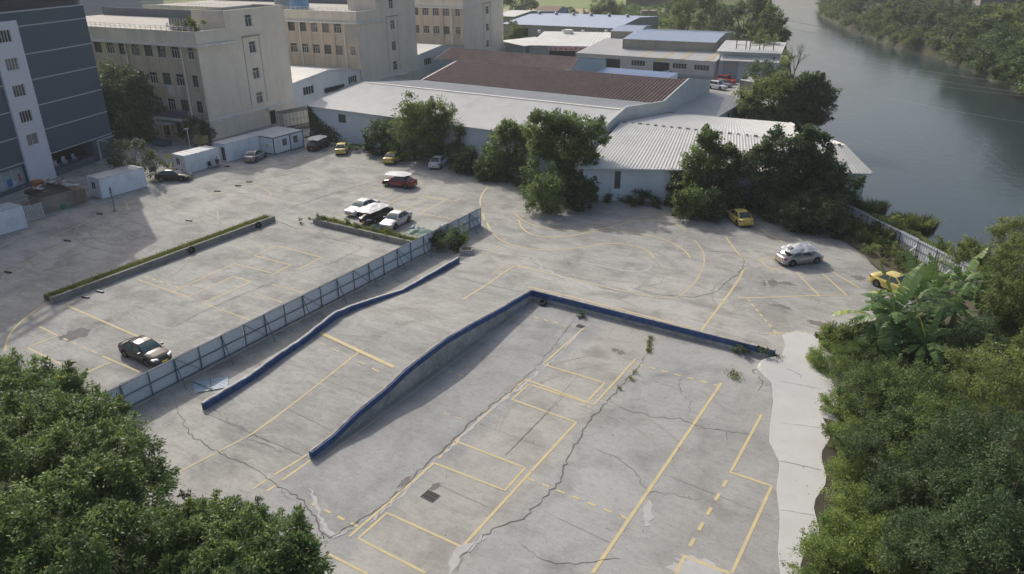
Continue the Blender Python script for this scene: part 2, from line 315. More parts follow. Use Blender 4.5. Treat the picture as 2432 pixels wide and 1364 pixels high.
# ------------------------------------------------------------------ concrete lot
def concmat(name, base, dark, light, smear_rot, dirtamt, bands=False, smear=.55):
    m = bpy.data.materials.new(name); m.use_nodes = True; n = m.node_tree.nodes; l = m.node_tree.links; b = n['Principled BSDF']
    b.inputs['Roughness'].default_value = .88; b.inputs['Specular IOR Level'].default_value = .25
    ge = n.new('ShaderNodeNewGeometry'); P = ge.outputs['Position']
    def noise(sc, det, ro, vec=P, dist=0.):
        x = n.new('ShaderNodeTexNoise'); x.inputs['Scale'].default_value = sc; x.inputs['Detail'].default_value = det; x.inputs['Roughness'].default_value = ro; x.inputs['Distortion'].default_value = dist
        l.new(vec, x.inputs['Vector']); return x.outputs[0]
    def ramp(v, a, c, o0=0., o1=1.):
        x = n.new('ShaderNodeMapRange'); x.inputs[1].default_value = a; x.inputs[2].default_value = c; x.inputs[3].default_value = o0; x.inputs[4].default_value = o1; l.new(v, x.inputs[0]); return x.outputs[0]
    def mix(f, a, c):
        x = n.new('ShaderNodeMix'); x.data_type = 'RGBA'; l.new(f, x.inputs[0])
        for k, q in ((6, a), (7, c)):
            if hasattr(q, 'links'): l.new(q, x.inputs[k])
            else: x.inputs[k].default_value = (*q, 1)
        return x.outputs[2]
    def mul(a, c):
        x = n.new('ShaderNodeMath'); x.operation = 'MULTIPLY'; l.new(a, x.inputs[0])
        if hasattr(c, 'links'): l.new(c, x.inputs[1])
        else: x.inputs[1].default_value = c
        return x.outputs[0]
    mp = n.new('ShaderNodeMapping'); mp.inputs['Rotation'].default_value = (0, 0, smear_rot); mp.inputs['Scale'].default_value = (.34, 1.0, 1); l.new(P, mp.inputs[0])
    big = noise(.11, 7, .62, dist=.4); med = noise(.33, 9, .62, dist=.5); sm = noise(.75, 7, .68, mp.outputs[0], .9); gr = noise(2.6, 9, .78); fine = noise(9, 6, .75)
    c = mix(ramp(big, .36, .64), base, light)
    c = mix(mul(ramp(med, .47, .72), dirtamt), c, dark)
    c = mix(mul(ramp(sm, .45, .8), smear), c, [q*.95 for q in dark]); c = mix(mul(ramp(sm, .5, .25), smear*.6), c, light)
    c = mix(mul(ramp(gr, .5, .72), .42), c, [q*.9 for q in dark]); c = mix(mul(ramp(gr, .47, .3), .4), c, light)
    for ang, amt in ((smear_rot+.08, .45*smear+.08), (smear_rot+1.2, .16), (smear_rot-.7, .16)):
        m2 = n.new('ShaderNodeMapping'); m2.inputs['Rotation'].default_value = (0, 0, ang); m2.inputs['Scale'].default_value = (.5, 5, 1); l.new(P, m2.inputs[0])
        st = noise(1.4, 6, .75, m2.outputs[0], .5); c = mix(mul(ramp(st, .53, .7), amt*1.3), c, [q*.92 for q in dark]); c = mix(mul(ramp(st, .46, .32), amt), c, light)
    # oil-dark blotches
    vo = n.new('ShaderNodeTexVoronoi'); vo.inputs['Scale'].default_value = .16; l.new(P, vo.inputs['Vector'])
    vd = n.new('ShaderNodeMath'); vd.operation = 'ADD'; l.new(vo.outputs['Distance'], vd.inputs[0]); l.new(ramp(med, .2, .8, -.22, .22), vd.inputs[1])
    c = mix(mul(ramp(vd.outputs[0], .16, .0), .45), c, [q*.55 for q in dark])
    if bands:
        sx = n.new('ShaderNodeSeparateXYZ'); l.new(P, sx.inputs[0])
        wob = n.new('ShaderNodeMath'); wob.operation = 'ADD'; l.new(sx.outputs[0], wob.inputs[0]); l.new(ramp(noise(.2, 6, .6), .2, .8, -1.1, 1.1), wob.inputs[1])
        cr = n.new('ShaderNodeValToRGB'); cr.color_ramp.interpolation = 'EASE'; l.new(ramp(wob.outputs[0], -31, -3), cr.inputs[0]); e = cr.color_ramp.elements
        e[0].position = 0; e[0].color = (.94, .95, .96, 1); e[1].position = 1; e[1].color = (.93, .92, .91, 1)
        for p, q in ((.26, (.93, .94, .95)), (.31, (1.09, 1.06, 1.01)), (.45, (1.06, 1.03, .98)), (.51, (.96, .97, .97)), (.7, (.98, .98, .98)), (.8, (.92, .91, .9))):
            w = e.new(p); w.color = (*q, 1)
        x = n.new('ShaderNodeMix'); x.data_type = 'RGBA'; x.blend_type = 'MULTIPLY'; x.inputs[0].default_value = 1; l.new(c, x.inputs[6]); l.new(cr.outputs[0], x.inputs[7]); c = x.outputs[2]
    sc = n.new('ShaderNodeVectorMath'); sc.operation = 'SCALE'; l.new(c, sc.inputs[0]); l.new(ramp(fine, .25, .75, .86, 1.14), sc.inputs['Scale'])
    l.new(sc.outputs[0], b.inputs['Base Color'])
    bp = n.new('ShaderNodeBump'); bp.inputs['Strength'].default_value = .25; bp.inputs['Distance'].default_value = .02; l.new(fine, bp.inputs['Height']); l.new(bp.outputs[0], b.inputs['Normal'])
    return m
CONC = concmat('lot_concrete', (.3, .298, .28), (.158, .154, .141), (.425, .417, .382), .55, .8, smear=.6)
CONC2 = concmat('lower_lot_concrete', (.312, .312, .302), (.162, .16, .152), (.388, .387, .37), -.6, .68, True, .12)
CONC3 = concmat('ramp_concrete', (.315, .312, .292), (.166, .163, .149), (.39, .386, .361), -.52, .6, smear=.65)
def heightgrid(mb, xs, ys, inside=None, dz=0., fz=gz):
    idx = {}
    for i, x in enumerate(xs):
        for j, y in enumerate(ys):
            idx[i, j] = len(mb.v); mb.v.append((x, y, fz(x, y)+dz))
    for i in range(len(xs)-1):
        for j in range(len(ys)-1):
            if inside and not inside((xs[i]+xs[i+1])/2, (ys[j]+ys[j+1])/2): continue
            mb.f.append((idx[i, j], idx[i+1, j], idx[i+1, j+1], idx[i, j+1]))
def rngf(a, b, s): n = max(1, round((b-a)/s)); return [a+(b-a)*k/n for k in range(n+1)]
def lot_in(x, y):        # north-east edge of the lot along the river fence
    return y < 88.5 and x-(-11.5) < (y-86)*-.93 if x > -12 else y < 87
mb = MB()
mb.quad((-125, -10, 0), (LX, -10, 0), (LX, WY, 0), (-125, WY, 0)); mb.quad((LX, -10, 0), (WX, -10, 0), (WX, 25.85, 0), (LX, 25.85, 0))
heightgrid(mb, rngf(WX, 6, .9), [-10]+rngf(44, WY-.001, .6), None, fz=lambda x, y: gz(max(x, WX+.001), min(y, WY-.001)))
mb.quad((-125, WY, 0), (-60, WY, 0), (-60, 87.2, 0), (-125, 87.2, 0)); mb.quad((-125, 87.2, 0), (-94, 87.2, 0), (-94, 130, 0), (-125, 130, 0))
lot = struct('concrete_lot', mb, CONC)
lot.data.materials.append(CONC2)
for p in lot.data.polygons:
    if p.center.x > WX and p.center.y < WY: p.material_index = 1
mb = MB(); ys = [25.85+(WY-25.85)*k/40 for k in range(41)]+[WY+.4]; zr = lambda x, y: zramp(x, y) if y < WY else gz(x, y)-.02
heightgrid(mb, rngf(LX, WX, .9), ys, None, fz=zr); ramp = struct('hill_ramp', mb, CONC3, True)
mb = MB(); heightgrid(mb, rngf(-60, 8, 1.), rngf(WY, 88.5, 1.2), lot_in, fz=lambda x, y: gz(x, y) if x > LX or y > 56.5 else gz(max(x, LX), y)*ss(LX-.2, LX, x))
upper = struct('upper_lot', mb, CONC)
# white new concrete path
mb = MB(); WP = [(31, -3.67, -2.8), (35, -4.7, -3.0), (38, -5.5, -3.3), (40.2, -5.96, -3.6), (42, -6.94, -3.75), (44.5, -7.6, -4.2), (47, -7.94, -4.75), (49, -8.6, -5.1), (50.6, -9.9, -5.7), (51.6, -10.0, -6.1), (52.7, -8.9, -6.3), (54.5, -9.1, -6.7), (56.3, -9.7, -7.2), (57.7, -8.9, -8)]
P = []
def wp(y):
    if y <= 31: return (-3.67+(31-y)*.06, -2.7+(31-y)*.02)
    for (a, b, c), (d, e, f) in zip(WP, WP[1:]):
        if y <= d: t = (y-a)/(d-a); return (b+(e-b)*t, c+(f-c)*t)
    return WP[-1][1:]
r = random.Random(3)
for y in rngf(8, 57.7, .35):
    a, b = wp(y); a += r.uniform(-.02, .02)+.05*math.sin(y*1.3); c = b+.9
    zp = (.46*ss(46, 53.5, y) if y < 53 else gz(-9, y))+.014; P.append([(a-.25, y, min(-.1, zp-.3))]+[(a+(c-a)*k/8, y, max(zp, gz(a+(c-a)*k/8, y)+.014)) for k in range(9)])
mb.grid([q[::-1] for q in P]); struct('white_path', mb, mat('white_concrete', (.47, .468, .455), .88, .1, .9, dirt=(.37, .365, .35), dscale=.45, damt=.6))
# ------------------------------------------------------------------ painted lines, cracks, patches: children of the lot
def paintmat(name, col, wear):
    m = bpy.data.materials.new(name); m.use_nodes = True; n = m.node_tree.nodes; l = m.node_tree.links; b = n['Principled BSDF']; b.inputs['Roughness'].default_value = .8
    ge = n.new('ShaderNodeNewGeometry'); no = n.new('ShaderNodeTexNoise'); no.inputs['Scale'].default_value = 1.6; no.inputs['Detail'].default_value = 9; no.inputs['Roughness'].default_value = .75; l.new(ge.outputs['Position'], no.inputs['Vector'])
    mr = n.new('ShaderNodeMapRange'); mr.inputs[1].default_value = .38; mr.inputs[2].default_value = .66; mr.inputs[3].default_value = max(0, wear-.3); mr.inputs[4].default_value = min(1, wear+.45); l.new(no.outputs[0], mr.inputs[0])
    mx = n.new('ShaderNodeMix'); mx.data_type = 'RGBA'; l.new(mr.outputs[0], mx.inputs[0]); mx.inputs[6].default_value = (*col, 1); mx.inputs[7].default_value = (.34, .325, .29, 1)
    l.new(mx.outputs[2], b.inputs[0]); return m
YEL = paintmat('yellow_paint', (.57, .46, .215), .15); YELF = paintmat('faded_yellow_paint', (.52, .43, .22), .42); WHT = paintmat('white_paint', (.5, .49, .44), .35)
PATCH = mat('cement_patch', (.41, .405, .395), .9, .12, 2); CRK = mat('crack', (.14, .132, .118), 1, .3, 3)
DK = mat('damp_stain', (.16, .152, .142), .95, .25, .9)
ZC = [0]
def ribbon(pts, w, jit=0., z=.005, seed=0, step=.5, taper=False):
    ZC[0] += 1; z = z+.004+.0005*(ZC[0] % 9)
    r = random.Random(seed); Q = []
    for a, b in zip(pts, pts[1:]):
        n = max(1, int(math.hypot(b[0]-a[0], b[1]-a[1])/step))
        for k in range(n): Q.append((a[0]+(b[0]-a[0])*k/n+r.uniform(-jit, jit), a[1]+(b[1]-a[1])*k/n+r.uniform(-jit, jit)))
    Q.append(tuple(pts[-1][:2])); mb = MB(); G = []
    for k, (x, y) in enumerate(Q):
        a, b = Q[max(0, k-1)], Q[min(len(Q)-1, k+1)]; dx, dy = b[0]-a[0], b[1]-a[1]; L = math.hypot(dx, dy) or 1
        ww = w/2*(r.uniform(.45, 1.5) if jit else 1)*(1-.8*abs(2*k/len(Q)-1)**3 if taper else 1); nx, ny = -dy/L*ww, dx/L*ww
        G.append([(x-nx, y-ny, max(gz(x-nx, y-ny), gz(x, y))+z), (x+nx, y+ny, max(gz(x+nx, y+ny), gz(x, y))+z)])
    mb.grid(G); return mb
def par(x, y): return ramp if LX < x < WX and 25.85 < y < WY else (upper if y > WY else lot)
LINES = []
def line(pts, w=.13, m=YEL, o=None, s=1.):
    if o: pts = [(o[0]+x/o[2], o[1]+y/o[2]) for x, y in pts]
    W_ = [atg(*p) for p in pts]; c = W_[len(W_)//2]
    ribbon([q[:2] for q in W_], w*1.2, step=.6).build('painted_line', m, par(c[0], c[1]))
def smooth(pts, n=5):
    P = [np.array(p, float) for p in pts]; P = [2*P[0]-P[1]]+P+[2*P[-1]-P[-2]]; out = []
    for i in range(1, len(P)-2):
        for k in range(n):
            t = k/n; a, b, c, d = P[i-1:i+3]
            out.append(tuple(.5*(2*b+(c-a)*t+(2*a-5*b+4*c-d)*t*t+(3*b-a-3*c+d)*t**3)))
    return out+[tuple(P[-2])]
def dash(a, b, n, w=.13, m=YEL, fr=.5):
    A, B = atg(*a), atg(*b)
    for k in range(n):
        t0 = k/(n-1+fr); t1 = t0+fr/(n-1+fr); p, q = A+(B-A)*t0, A+(B-A)*t1
        ribbon([p[:2], q[:2]], w*1.25).build('painted_dash', m, par(p[0], p[1]))
line([(651, 1128), (731, 1079)]); line([(670.6, 1140.6), (738, 1093)]); line([(634, 1167), (656, 1153)]); line([(600, 1162), (639, 1136)], m=YELF)
ribbon([(-29.85, 26.6), (-29.85, 49.5)], .12).build('painted_line', YELF, lot)
line([(829, 1275), (1031, 1100)]); dash((1042, 1089), (1080, 1052), 3); line([(1082, 1048), (1247.5, 901)]); line([(1010, 1361), (851, 1279), (919, 1218.5), (1096, 1299)])
line([(1099, 1298), (1368, 1004)], .15); line([(1031, 1100), (1199, 1165), (1247.5, 1111.5), (1082, 1048)]); line([(1370, 1004), (1216, 949), (1256, 913), (1392, 956.6), (1436, 910), (1290, 865.5), (1388, 778)])
line([(1247, 901), (1411, 961), (1509, 853.5)]); dash((1253, 1136), (1492, 1233), 7); line([(1407, 1362), (1713.6, 910)], .17); dash((1512, 865), (1711, 918), 7)
line([(1809, 985), (1735, 1122), (1833, 1155), (1738, 1362)], .15); dash((1726, 1141), (1638, 1298), 5, .16); line([(1604, 1362), (1626, 1321), (1733, 1362)], .15)
dash((1246, 747), (1349, 775), 5); dash((740, 1196), (850, 1251), 4); line([(780, 1316), (873, 1364)]); dash((1064, 882), (1100, 894), 2, m=YELF); dash((1055, 982), (1097, 996), 2, m=YELF)
line([(600, 1031), (863, 829)]); line([(400, 1135), (600, 1031)], m=YELF); line([(741, 807), (936, 873)], .26); dash((735, 824), (900, 884), 6, m=YELF)
O3 = (1100, 400, 3.031)
line([(0, 945), (370, 705)], .13, YEL, O3); line([(205, 765), (330, 690)], .12, YELF, O3); line([(375, 697), (860, 815)], .11, YELF, O3)
line(smooth([(385, 705), (700, 780), (1000, 850), (1200, 895), (1400, 930), (1540, 925), (1640, 850), (1700, 770), (1735, 680), (1720, 590), (1660, 515)]), .14, YELF, O3)
line([(470, 855), (860, 945), (1710, 1170)], .14, YEL, O3); line([(1715, 1170), (1990, 790), (2015, 735)], .15, YEL, O3); line(smooth([(2030, 665), (1975, 610), (1890, 495)]), .14, YEL, O3)
line(smooth([(375, 330), (440, 380), (560, 425), (700, 445), (850, 448), (1000, 437), (1120, 408), (1230, 380), (1350, 375), (1450, 385), (1540, 410), (1610, 450)]), .14, YEL, O3)
line(smooth([(400, 370), (420, 425), (480, 470), (570, 492), (680, 497), (800, 482), (920, 458), (1020, 450), (1150, 457), (1300, 475), (1430, 508), (1530, 550), (1600, 600), (1635, 645)]), .14, YEL, O3)
line(smooth([(195, 450), (260, 510), (350, 550), (470, 577), (600, 588), (750, 582), (880, 567), (1000, 545), (1080, 542), (1180, 550), (1270, 572), (1340, 605), (1375, 645)]), .14, YEL, O3)
line([(172, 392), (195, 450)], .2, YEL, O3); line([(140, 325), (155, 370)], .2, YEL, O3); line(smooth([(178, 135), (140, 180), (122, 230), (126, 268)]), .17, YEL, O3)
line(smooth([(835, 670), (1000, 705), (1150, 735), (1240, 742), (1310, 735), (1360, 705)]), .11, WHT, O3); line([(285, 548), (720, 642)], .1, WHT, O3); line([(300, 562), (715, 653)], .1, WHT, O3); line([(270, 555), (160, 615)], .11, YELF, O3)
line(smooth([(1000, 335), (1100, 310), (1250, 303), (1400, 305), (1550, 325), (1700, 365), (1800, 410), (1850, 445)]), .13, YELF, O3)
O4 = (1632, 400, 3.031)
for q in ([(535, 445), (720, 550)], [(640, 640), (515, 660), (605, 730), (690, 715)], [(785, 750), (955, 920)], [(970, 755), (1150, 915)], [(360, 933), (950, 916)], [(950, 690), (1240, 862)], [(560, 1190), (870, 1185)], [(1375, 650), (1530, 730)], [(1085, 490), (1150, 525)]): line(q, .13, YEL, O4)
line([(955, 916), (1150, 915)], .12, YELF, O4); dash((1632+435/3.031, 400+940/3.031), (1632+640/3.031, 400+1185/3.031), 7)
O5 = (700, 300, 4.0117)
for q in ([(640, 565), (955, 615), (770, 705)], [(1100, 640), (865, 755)], [(1270, 680), (1040, 800)], [(1430, 710), (1195, 830), (1560, 895)], [(1100, 640), (1525, 715), (1580, 685)], [(1280, 678), (1430, 705)], [(770, 740), (1040, 800)]): line(q, .12, YEL, O5)
dash((973, 502), (990, 506), 2, m=WHT)
O6 = (0, 300, 3.031)
line([(990, 1103), (1350, 1230), (1680, 1082), (1805, 1122), (1470, 1275), (1560, 1310)], .13, YEL, O6); line([(1560, 1310), (1800, 1395)], .12, YELF, O6); line([(1250, 1190), (1690, 990), (1970, 1062), (2095, 1000), (1830, 932), (1990, 860), (2320, 945), (2160, 1025)], .13, YEL, O6)
dash((343, 656), (425, 684), 5); line([(330, 55), (800, 260)], .16, YEL, (0, 700, 2.054)); line([(500, 300), (680, 378)], .13, YEL, (0, 700, 2.054))
line([(190, 155), (280, 200), (135, 260), (400, 390), (540, 330)], .14, YEL, (0, 700, 2.054)); dash((151, 804), (229, 838), 4); line(smooth([(260, 25), (150, 95), (70, 165), (35, 225), (25, 275)]), .17, YEL, (0, 700, 2.054))
line([(1960, 1135), (2180, 1200)], .12, YELF, O6); line([(1830, 1200), (2030, 1270)], .12, YELF, O6)
for q in ([(0, 870), (450, 640)], [(0, 1130), (40, 1060), (490, 827)], [(330, 815), (740, 640)], [(1190, 580), (1560, 475), (1720, 425), (1795, 405), (2200, 335)], [(1560, 475), (1640, 490), (1720, 500)], [(1570, 675), (1565, 610)], [(1200, 575), (1330, 620)], [(905, 545), (930, 605)], [(160, 1030), (230, 990)], [(500, 925), (700, 850)]): line(q, .11, YELF, O6)
line(smooth([(1795, 405), (1900, 450), (1950, 490), (1900, 530), (1600, 590)]), .1, YELF, O6)
def crack(pts, w=.06, o=None, seed=0, m=CRK, jit=.13, z=.009, name='crack'):
    if o: pts = [(o[0]+x/o[2], o[1]+y/o[2]) for x, y in pts]
    W_ = [atg(*p) for p in pts]; c = W_[len(W_)//2]; ribbon([q[:2] for q in W_], w*(.75 if m is CRK else .85), jit, z, seed, .28, True).build(name, m, par(c[0], c[1]))
OC = (1200, 700, 2.054); OB = (600, 700, 2.054)
crack([(1080, 1364), (1105, 1310), (1170, 1258), (1240, 1232), (1330, 1145), (1350, 1080), (1400, 1000), (1470, 925), (1520, 870), (1548, 810)], .1, None, 1)
crack([(520, 540), (620, 570), (740, 600), (850, 605), (920, 640), (1080, 670), (1220, 680)], .055, OC, 2); crack([(80, 1220), (180, 1290), (280, 1315), (430, 1300), (560, 1290)], .05, OC, 3)
crack([(1000, 980), (940, 1000), (800, 970), (690, 960), (640, 880), (560, 800), (440, 750)], .035, OC, 4); crack([(1080, 670), (1085, 710)], .04, OC, 24); crack([(920, 375), (850, 410), (855, 480), (905, 520), (890, 590)], .035, OC, 5)
crack([(350, 430), (600, 420), (0, 780)][:1]+[(0, 785), (180, 600), (390, 350)], .03, OC, 6, jit=.03); crack([(120, 925), (200, 970), (255, 1020), (300, 1070), (330, 1140), (375, 1190), (440, 1150), (530, 1090)], .09, OB, 7)
crack([(1400, 335), (1300, 440), (1180, 530), (1060, 630), (930, 760), (830, 840), (740, 930), (640, 1030), (530, 1095), (440, 1160)], .09, OB, 8); crack([(1580, 105), (1480, 240), (1390, 350)], .05, OB, 9)
crack([(410, 940), (425, 985), (455, 1035), (520, 1075), (600, 1110), (650, 1145), (690, 1185)], .065, None, 10); crack([(490, 960), (560, 1010), (640, 1050)], .04, None, 11); crack([(580, 1040), (640, 1060), (670, 1075)], .06, None, 25)
crack([(650, 520), (700, 490), (760, 470), (860, 440), (930, 420), (960, 400)], .12, None, 12); crack([(650, 520), (690, 540), (720, 545)], .15, None, 13); crack([(685, 545), (720, 560), (790, 568), (850, 580), (860, 590), (800, 620), (690, 655)], .06, None, 14)
crack([(690, 655), (600, 690), (540, 715), (470, 745), (400, 785)], .06, None, 15); crack([(930, 600), (870, 622), (800, 660), (720, 700)], .05, None, 26); crack([(0, 935), (100, 850), (170, 860), (210, 870)], .06, None, 27)
crack([(130, 630), (200, 620), (480, 640), (520, 690), (640, 730), (870, 800), (1200, 860)], .05, O3, 16); crack([(1590, 505), (1590, 575), (1760, 600), (1960, 610), (2030, 660), (2000, 740), (1880, 830), (1830, 890), (1650, 930), (1350, 905), (1240, 860), (1300, 850), (1430, 830), (1440, 790)], .09, O3, 17)
crack([(1600, 505), (1880, 520)], .04, O3, 18); crack([(850, 320), (930, 335), (1080, 350)], .05, O3, 19); crack([(430, 260), (600, 290), (700, 300)], .05, O3, 20); crack([(40, 290), (320, 300), (380, 310)], .04, O3, 21)
for k in range(9): crack([(960+14*k+rnd.uniform(-6, 6), 735+13*k), (1040+14*k, 757+12*k), (1110+9*k, 775+9*k)], .02, None, 40+k, jit=.03)
crack([(1830, 868), (1790, 880), (1810, 905), (1800, 930)], .12, None, 23)
crack([(740, 1160), (752, 1200), (770, 1250), (790, 1275), (840, 1255)], .28, None, 31, PATCH, .1, .007, 'cement_patch'); crack([(1075, 1340), (1085, 1315), (1110, 1300), (1150, 1275)], .5, None, 32, PATCH, .1, .007, 'cement_patch'); crack([(1068, 1364), (1075, 1340), (1085, 1315)], .55, None, 37, PATCH, .1, .0075, 'cement_patch')
crack([(1340, 830), (1240, 920), (1160, 975), (1090, 1045), (1010, 1115)], .22, None, 33, PATCH, .12, .006, 'cement_patch'); crack([(860, 1255), (950, 1180), (1010, 1120)], .16, None, 34, PATCH, .1, .006, 'cement_patch'); crack([(1540, 1190), (1536, 1220), (1540, 1250)], .5, None, 35, PATCH, .12, .007, 'cement_patch')
crack([(1380, 785), (1340, 830)], .2, None, 38, PATCH, .06, .006, 'cement_patch'); crack([(1270, 610), (1290, 640), (1340, 660), (1420, 690), (1500, 700)], .35, None, 39, PATCH, .2, .003, 'cement_patch')
def stain(px, py, rx, ry, seed, m=None, nm='damp_stain'):
    c = atg(px, py); r = random.Random(seed); pts = []
    for k in range(26):
        a = k*2*math.pi/26; q = r.uniform(.55, 1.1); x, y = c[0]+rx*q*math.cos(a), c[1]+ry*q*math.sin(a); pts.append((x, y, gz(x, y)+.003+.0007*(seed % 10)))
    mb = MB(); mb.poly(pts); mb.build(nm, m or DK, par(c[0], c[1]))
for i, q in enumerate(((182, 794, 1.1, 1.3), (1830, 672, .9, 1.0), (1870, 674, .8, .5), (1950, 770, 1.3, .6), (1855, 728, 1.2, .4), (1460, 832, .35, .3), (1475, 838, .3, .4), (1035, 1155, .3, .5), (960, 1145, .25, .7), (2040, 660, .8, .7))): stain(*q, i)
stain(1668, 1352, 1.5, .9, 77, PATCH, 'cement_patch'); stain(1640, 1364, 1.3, .8, 78, PATCH, 'cement_patch')
for q, w in (([(1850, 905), (1950, 925)], .03), ([(1842, 1003), (1958, 1018)], .025), ([(1835, 1092), (1955, 1118)], .04), ([(1845, 1210), (1935, 1225)], .035), ([(1862, 1300), (1912, 1308)], .03), ([(1835, 868), (1905, 893)], .04)): crack(q, w, None, int(q[0][1]), jit=.04, z=.016, name='joint')
TYM = paintmat('tyre_mark', (.235, .225, .205), .38); r_ = random.Random(15)
def arc(px, py, R_, a0, a1, gap=1.45):
    c = atg(px, py)
    for R2 in (R_, R_+gap): pts = [(c[0]+R2*math.cos(a0+(a1-a0)*k/14), c[1]+R2*math.sin(a0+(a1-a0)*k/14)) for k in range(15)]; ribbon(pts, .2, .03, .0005, int(R2*9), .4, True).build('tyre_mark', TYM, par(pts[7][0], pts[7][1]))
for q in ((330, 560, 7, .2, 2.2), (420, 520, 9, 3.4, 5.2), (250, 640, 6, -.4, 1.6), (560, 470, 8, 2.6, 4.6), (820, 420, 10, 3.6, 5.4), (1350, 640, 9, .3, 2.5), (1600, 660, 7, -.8, 1.4), (1900, 720, 6, 2.4, 4.2), (300, 760, 6, 1., 2.8), (560, 680, 9, 4., 5.4), (1250, 1150, 9, .4, 1.7), (1560, 1050, 10, 2.3, 3.6), (800, 950, 12, 4.2, 5.2), (480, 1080, 8, 4.4, 6.)): arc(*q)
for k, q in enumerate(([(1060, 980), (1175, 1020), (1330, 1078)], [(960, 1120), (1060, 1160), (1180, 1215)], [(1480, 880), (1640, 935)], [(1290, 1215), (1450, 1290)], [(1560, 1120), (1800, 1215)], [(620, 940), (720, 990), (800, 1030)], [(700, 875), (880, 945)], [(1250, 720), (1120, 690)], [(1480, 690), (1620, 720)], [(200, 770), (330, 815)], [(560, 640), (700, 690)])): crack(q, .025, None, 60+k, jit=.02, z=.002, name='joint')
mb = MB(); mb.poly([(*at(x, y)[:2], .03) for x, y in ((-300, 960), (20, 960), (190, 1040), (300, 1190), (420, 1300), (640, 1364), (640, 1500), (-300, 1600))][::-1]); struct('gap_shade_sheet', mb, mat('gap_shade_dark', (.045, .05, .03), 1, .3, 1.5))  # dark sheet added under the crowns, its colour stands for shade in leaf gaps
# drain grates
GR = mat('cast_iron', (.05, .05, .05), .6, .2, 6); PIT = mat('pit_black', (.012, .012, .012), .9, 0)
for p, lb in (((1022, 1179), 'dark slotted drain grate set in the concrete inside the painted lower bays'), ((1378, 775.5), 'small dark drain cover below the blue wall beside the crack')):
    c = atg(*p); t = thing('drain_grate', lb, 'drain grate', c, -.05); s = .85 if p[0] < 1100 else .55
    mb = MB()
    for k in range(7): mb.box((-s/2+s*k/6, 0, .02), (.05, .8*s, .024))
    for k in (-1, 0, 1): mb.box((0, k*.39*s, .021), (s+.06, .05, .026))
    mb.xf(MW[t.name]).build('grate', GR, t)
    mb = MB(); mb.quad((-s/2, -.4*s, .013), (s/2, -.4*s, .013), (s/2, .4*s, .013), (-s/2, .4*s, .013)); mb.xf(MW[t.name]).build('pit', PIT, t)
mb = MB(); mb.poly([(x, y, -.02) for x, y in ((-90, 137.5), (-41.9, 137.5), (-41.9, 116), (-28, 116.5), (-27.5, 135), (-31, 152), (-36, 172), (-45, 184), (-92, 186))]); struct('yard_concrete', mb, CONC)
# ------------------------------------------------------------------ blue walls
BLUE = mat('blue_paint', (.03, .08, .215), .7, .25, 1.2, dirt=(.14, .165, .2), dscale=2.4, damt=.8)
WALLC = mat('rough_wall', (.38, .375, .355), .95, .3, 1.4, dirt=(.15, .15, .13), dscale=.6, damt=.7, bump=.3)
CAP = mat('worn_cap', (.38, .35, .31), .9, .35, 2.5, dirt=(.3, .16, .08), dscale=2.2, damt=.7)
RT = [(p[0], p[1]) for p in [tuple(onx(*q, -30.62)[1:]) for q in ((731, 1070), (782.6, 1031), (848, 968), (907, 921.5), (958, 873), (989.5, 848.5), (1053, 801), (1111, 768), (1184, 729), (1233, 700))]]+[(52.6, .92)]
LT = [tuple(onx(*q, LX+.2)[1:]) for q in ((487, 960), (540, 928), (600, 893), (660, 848), (725, 805), (800, 745), (840, 728), (900, 708), (960, 690), (1030, 650), (1095, 612))]
def profile(tops):
    out = []
    for a, b in zip(tops, tops[1:]):
        n = 5
        for k in range(n): out.append((a[0]+(b[0]-a[0])*k/n, a[1]+(b[1]-a[1])*k/n))
    return out+[tops[-1]]
def strip(mb, pts, x0, x1, lo, hi):     # along-y wall: pts (y,z)
    for (a, za), (b, zb) in zip(pts, pts[1:]):
        mb.hexa([(x0, a, lo(a, za)), (x1, a, lo(a, za)), (x1, b, lo(b, zb)), (x0, b, lo(b, zb)), (x0, a, hi(a, za)), (x1, a, hi(a, za)), (x1, b, hi(b, zb)), (x0, b, hi(b, zb))])
t = thing('parapet_wall', 'long blue banded retaining wall rising along the ramp then turning a right angle beside it', 'wall', (WX, 39, 0))
mb = MB(); pr = profile(RT); strip(mb, pr, -30.52, -30.3, lambda y, z: -.02, lambda y, z: max(.02, z-.47)); mb.box((-20, 52.7, .16), (20.9, .2, .36)); mb.build('concrete_base', WALLC, t)
mb = MB(); strip(mb, pr, -30.55, -30.27, lambda y, z: max(.02, z-.47), lambda y, z: z-.03)
n = 14
top2 = lambda x: .9+(x-WX)/(EX-WX)*-.1
for k in range(n):
    a, b = WX+.0+(EX-WX)*k/n, WX+(EX-WX)*(k+1)/n; za, zb = top2(a), top2(b); y0, y1 = 52.56, 52.86
    mb.hexa([(a, y0, .34), (b, y0, .34), (b, y1, .34), (a, y1, .34), (a, y0, za-.03), (b, y0, zb-.03), (b, y1, zb-.03), (a, y1, za-.03)])
mb.build('blue_band', BLUE, t)
mb = MB(); strip(mb, pr, -30.56, -30.4, lambda y, z: z-.029, lambda y, z: z+.005+.02*math.sin(y*7)); 
for k in range(28):
    a, b = WX+(EX-WX)*k/28, WX+(EX-WX)*(k+.97)/28; za = top2(a)-.029; mb.hexa([(a, 52.62, za), (b, 52.62, za), (b, 52.87, za), (a, 52.87, za), (a, 52.62, za+.03), (b, 52.62, za+.025), (b, 52.87, za+.03), (a, 52.87, za+.04)])
mb.build('worn_cap', CAP, t)
t = thing('parapet_wall', 'low blue parapet curving over the ramp hump beside the grey sheet fence', 'wall', (LX, 40, 0)); pl = profile(LT)
mb = MB(); strip(mb, pl, LX-.2, LX-.02, lambda y, z: -.02, lambda y, z: z-.08); mb.build('concrete_base', WALLC, t)
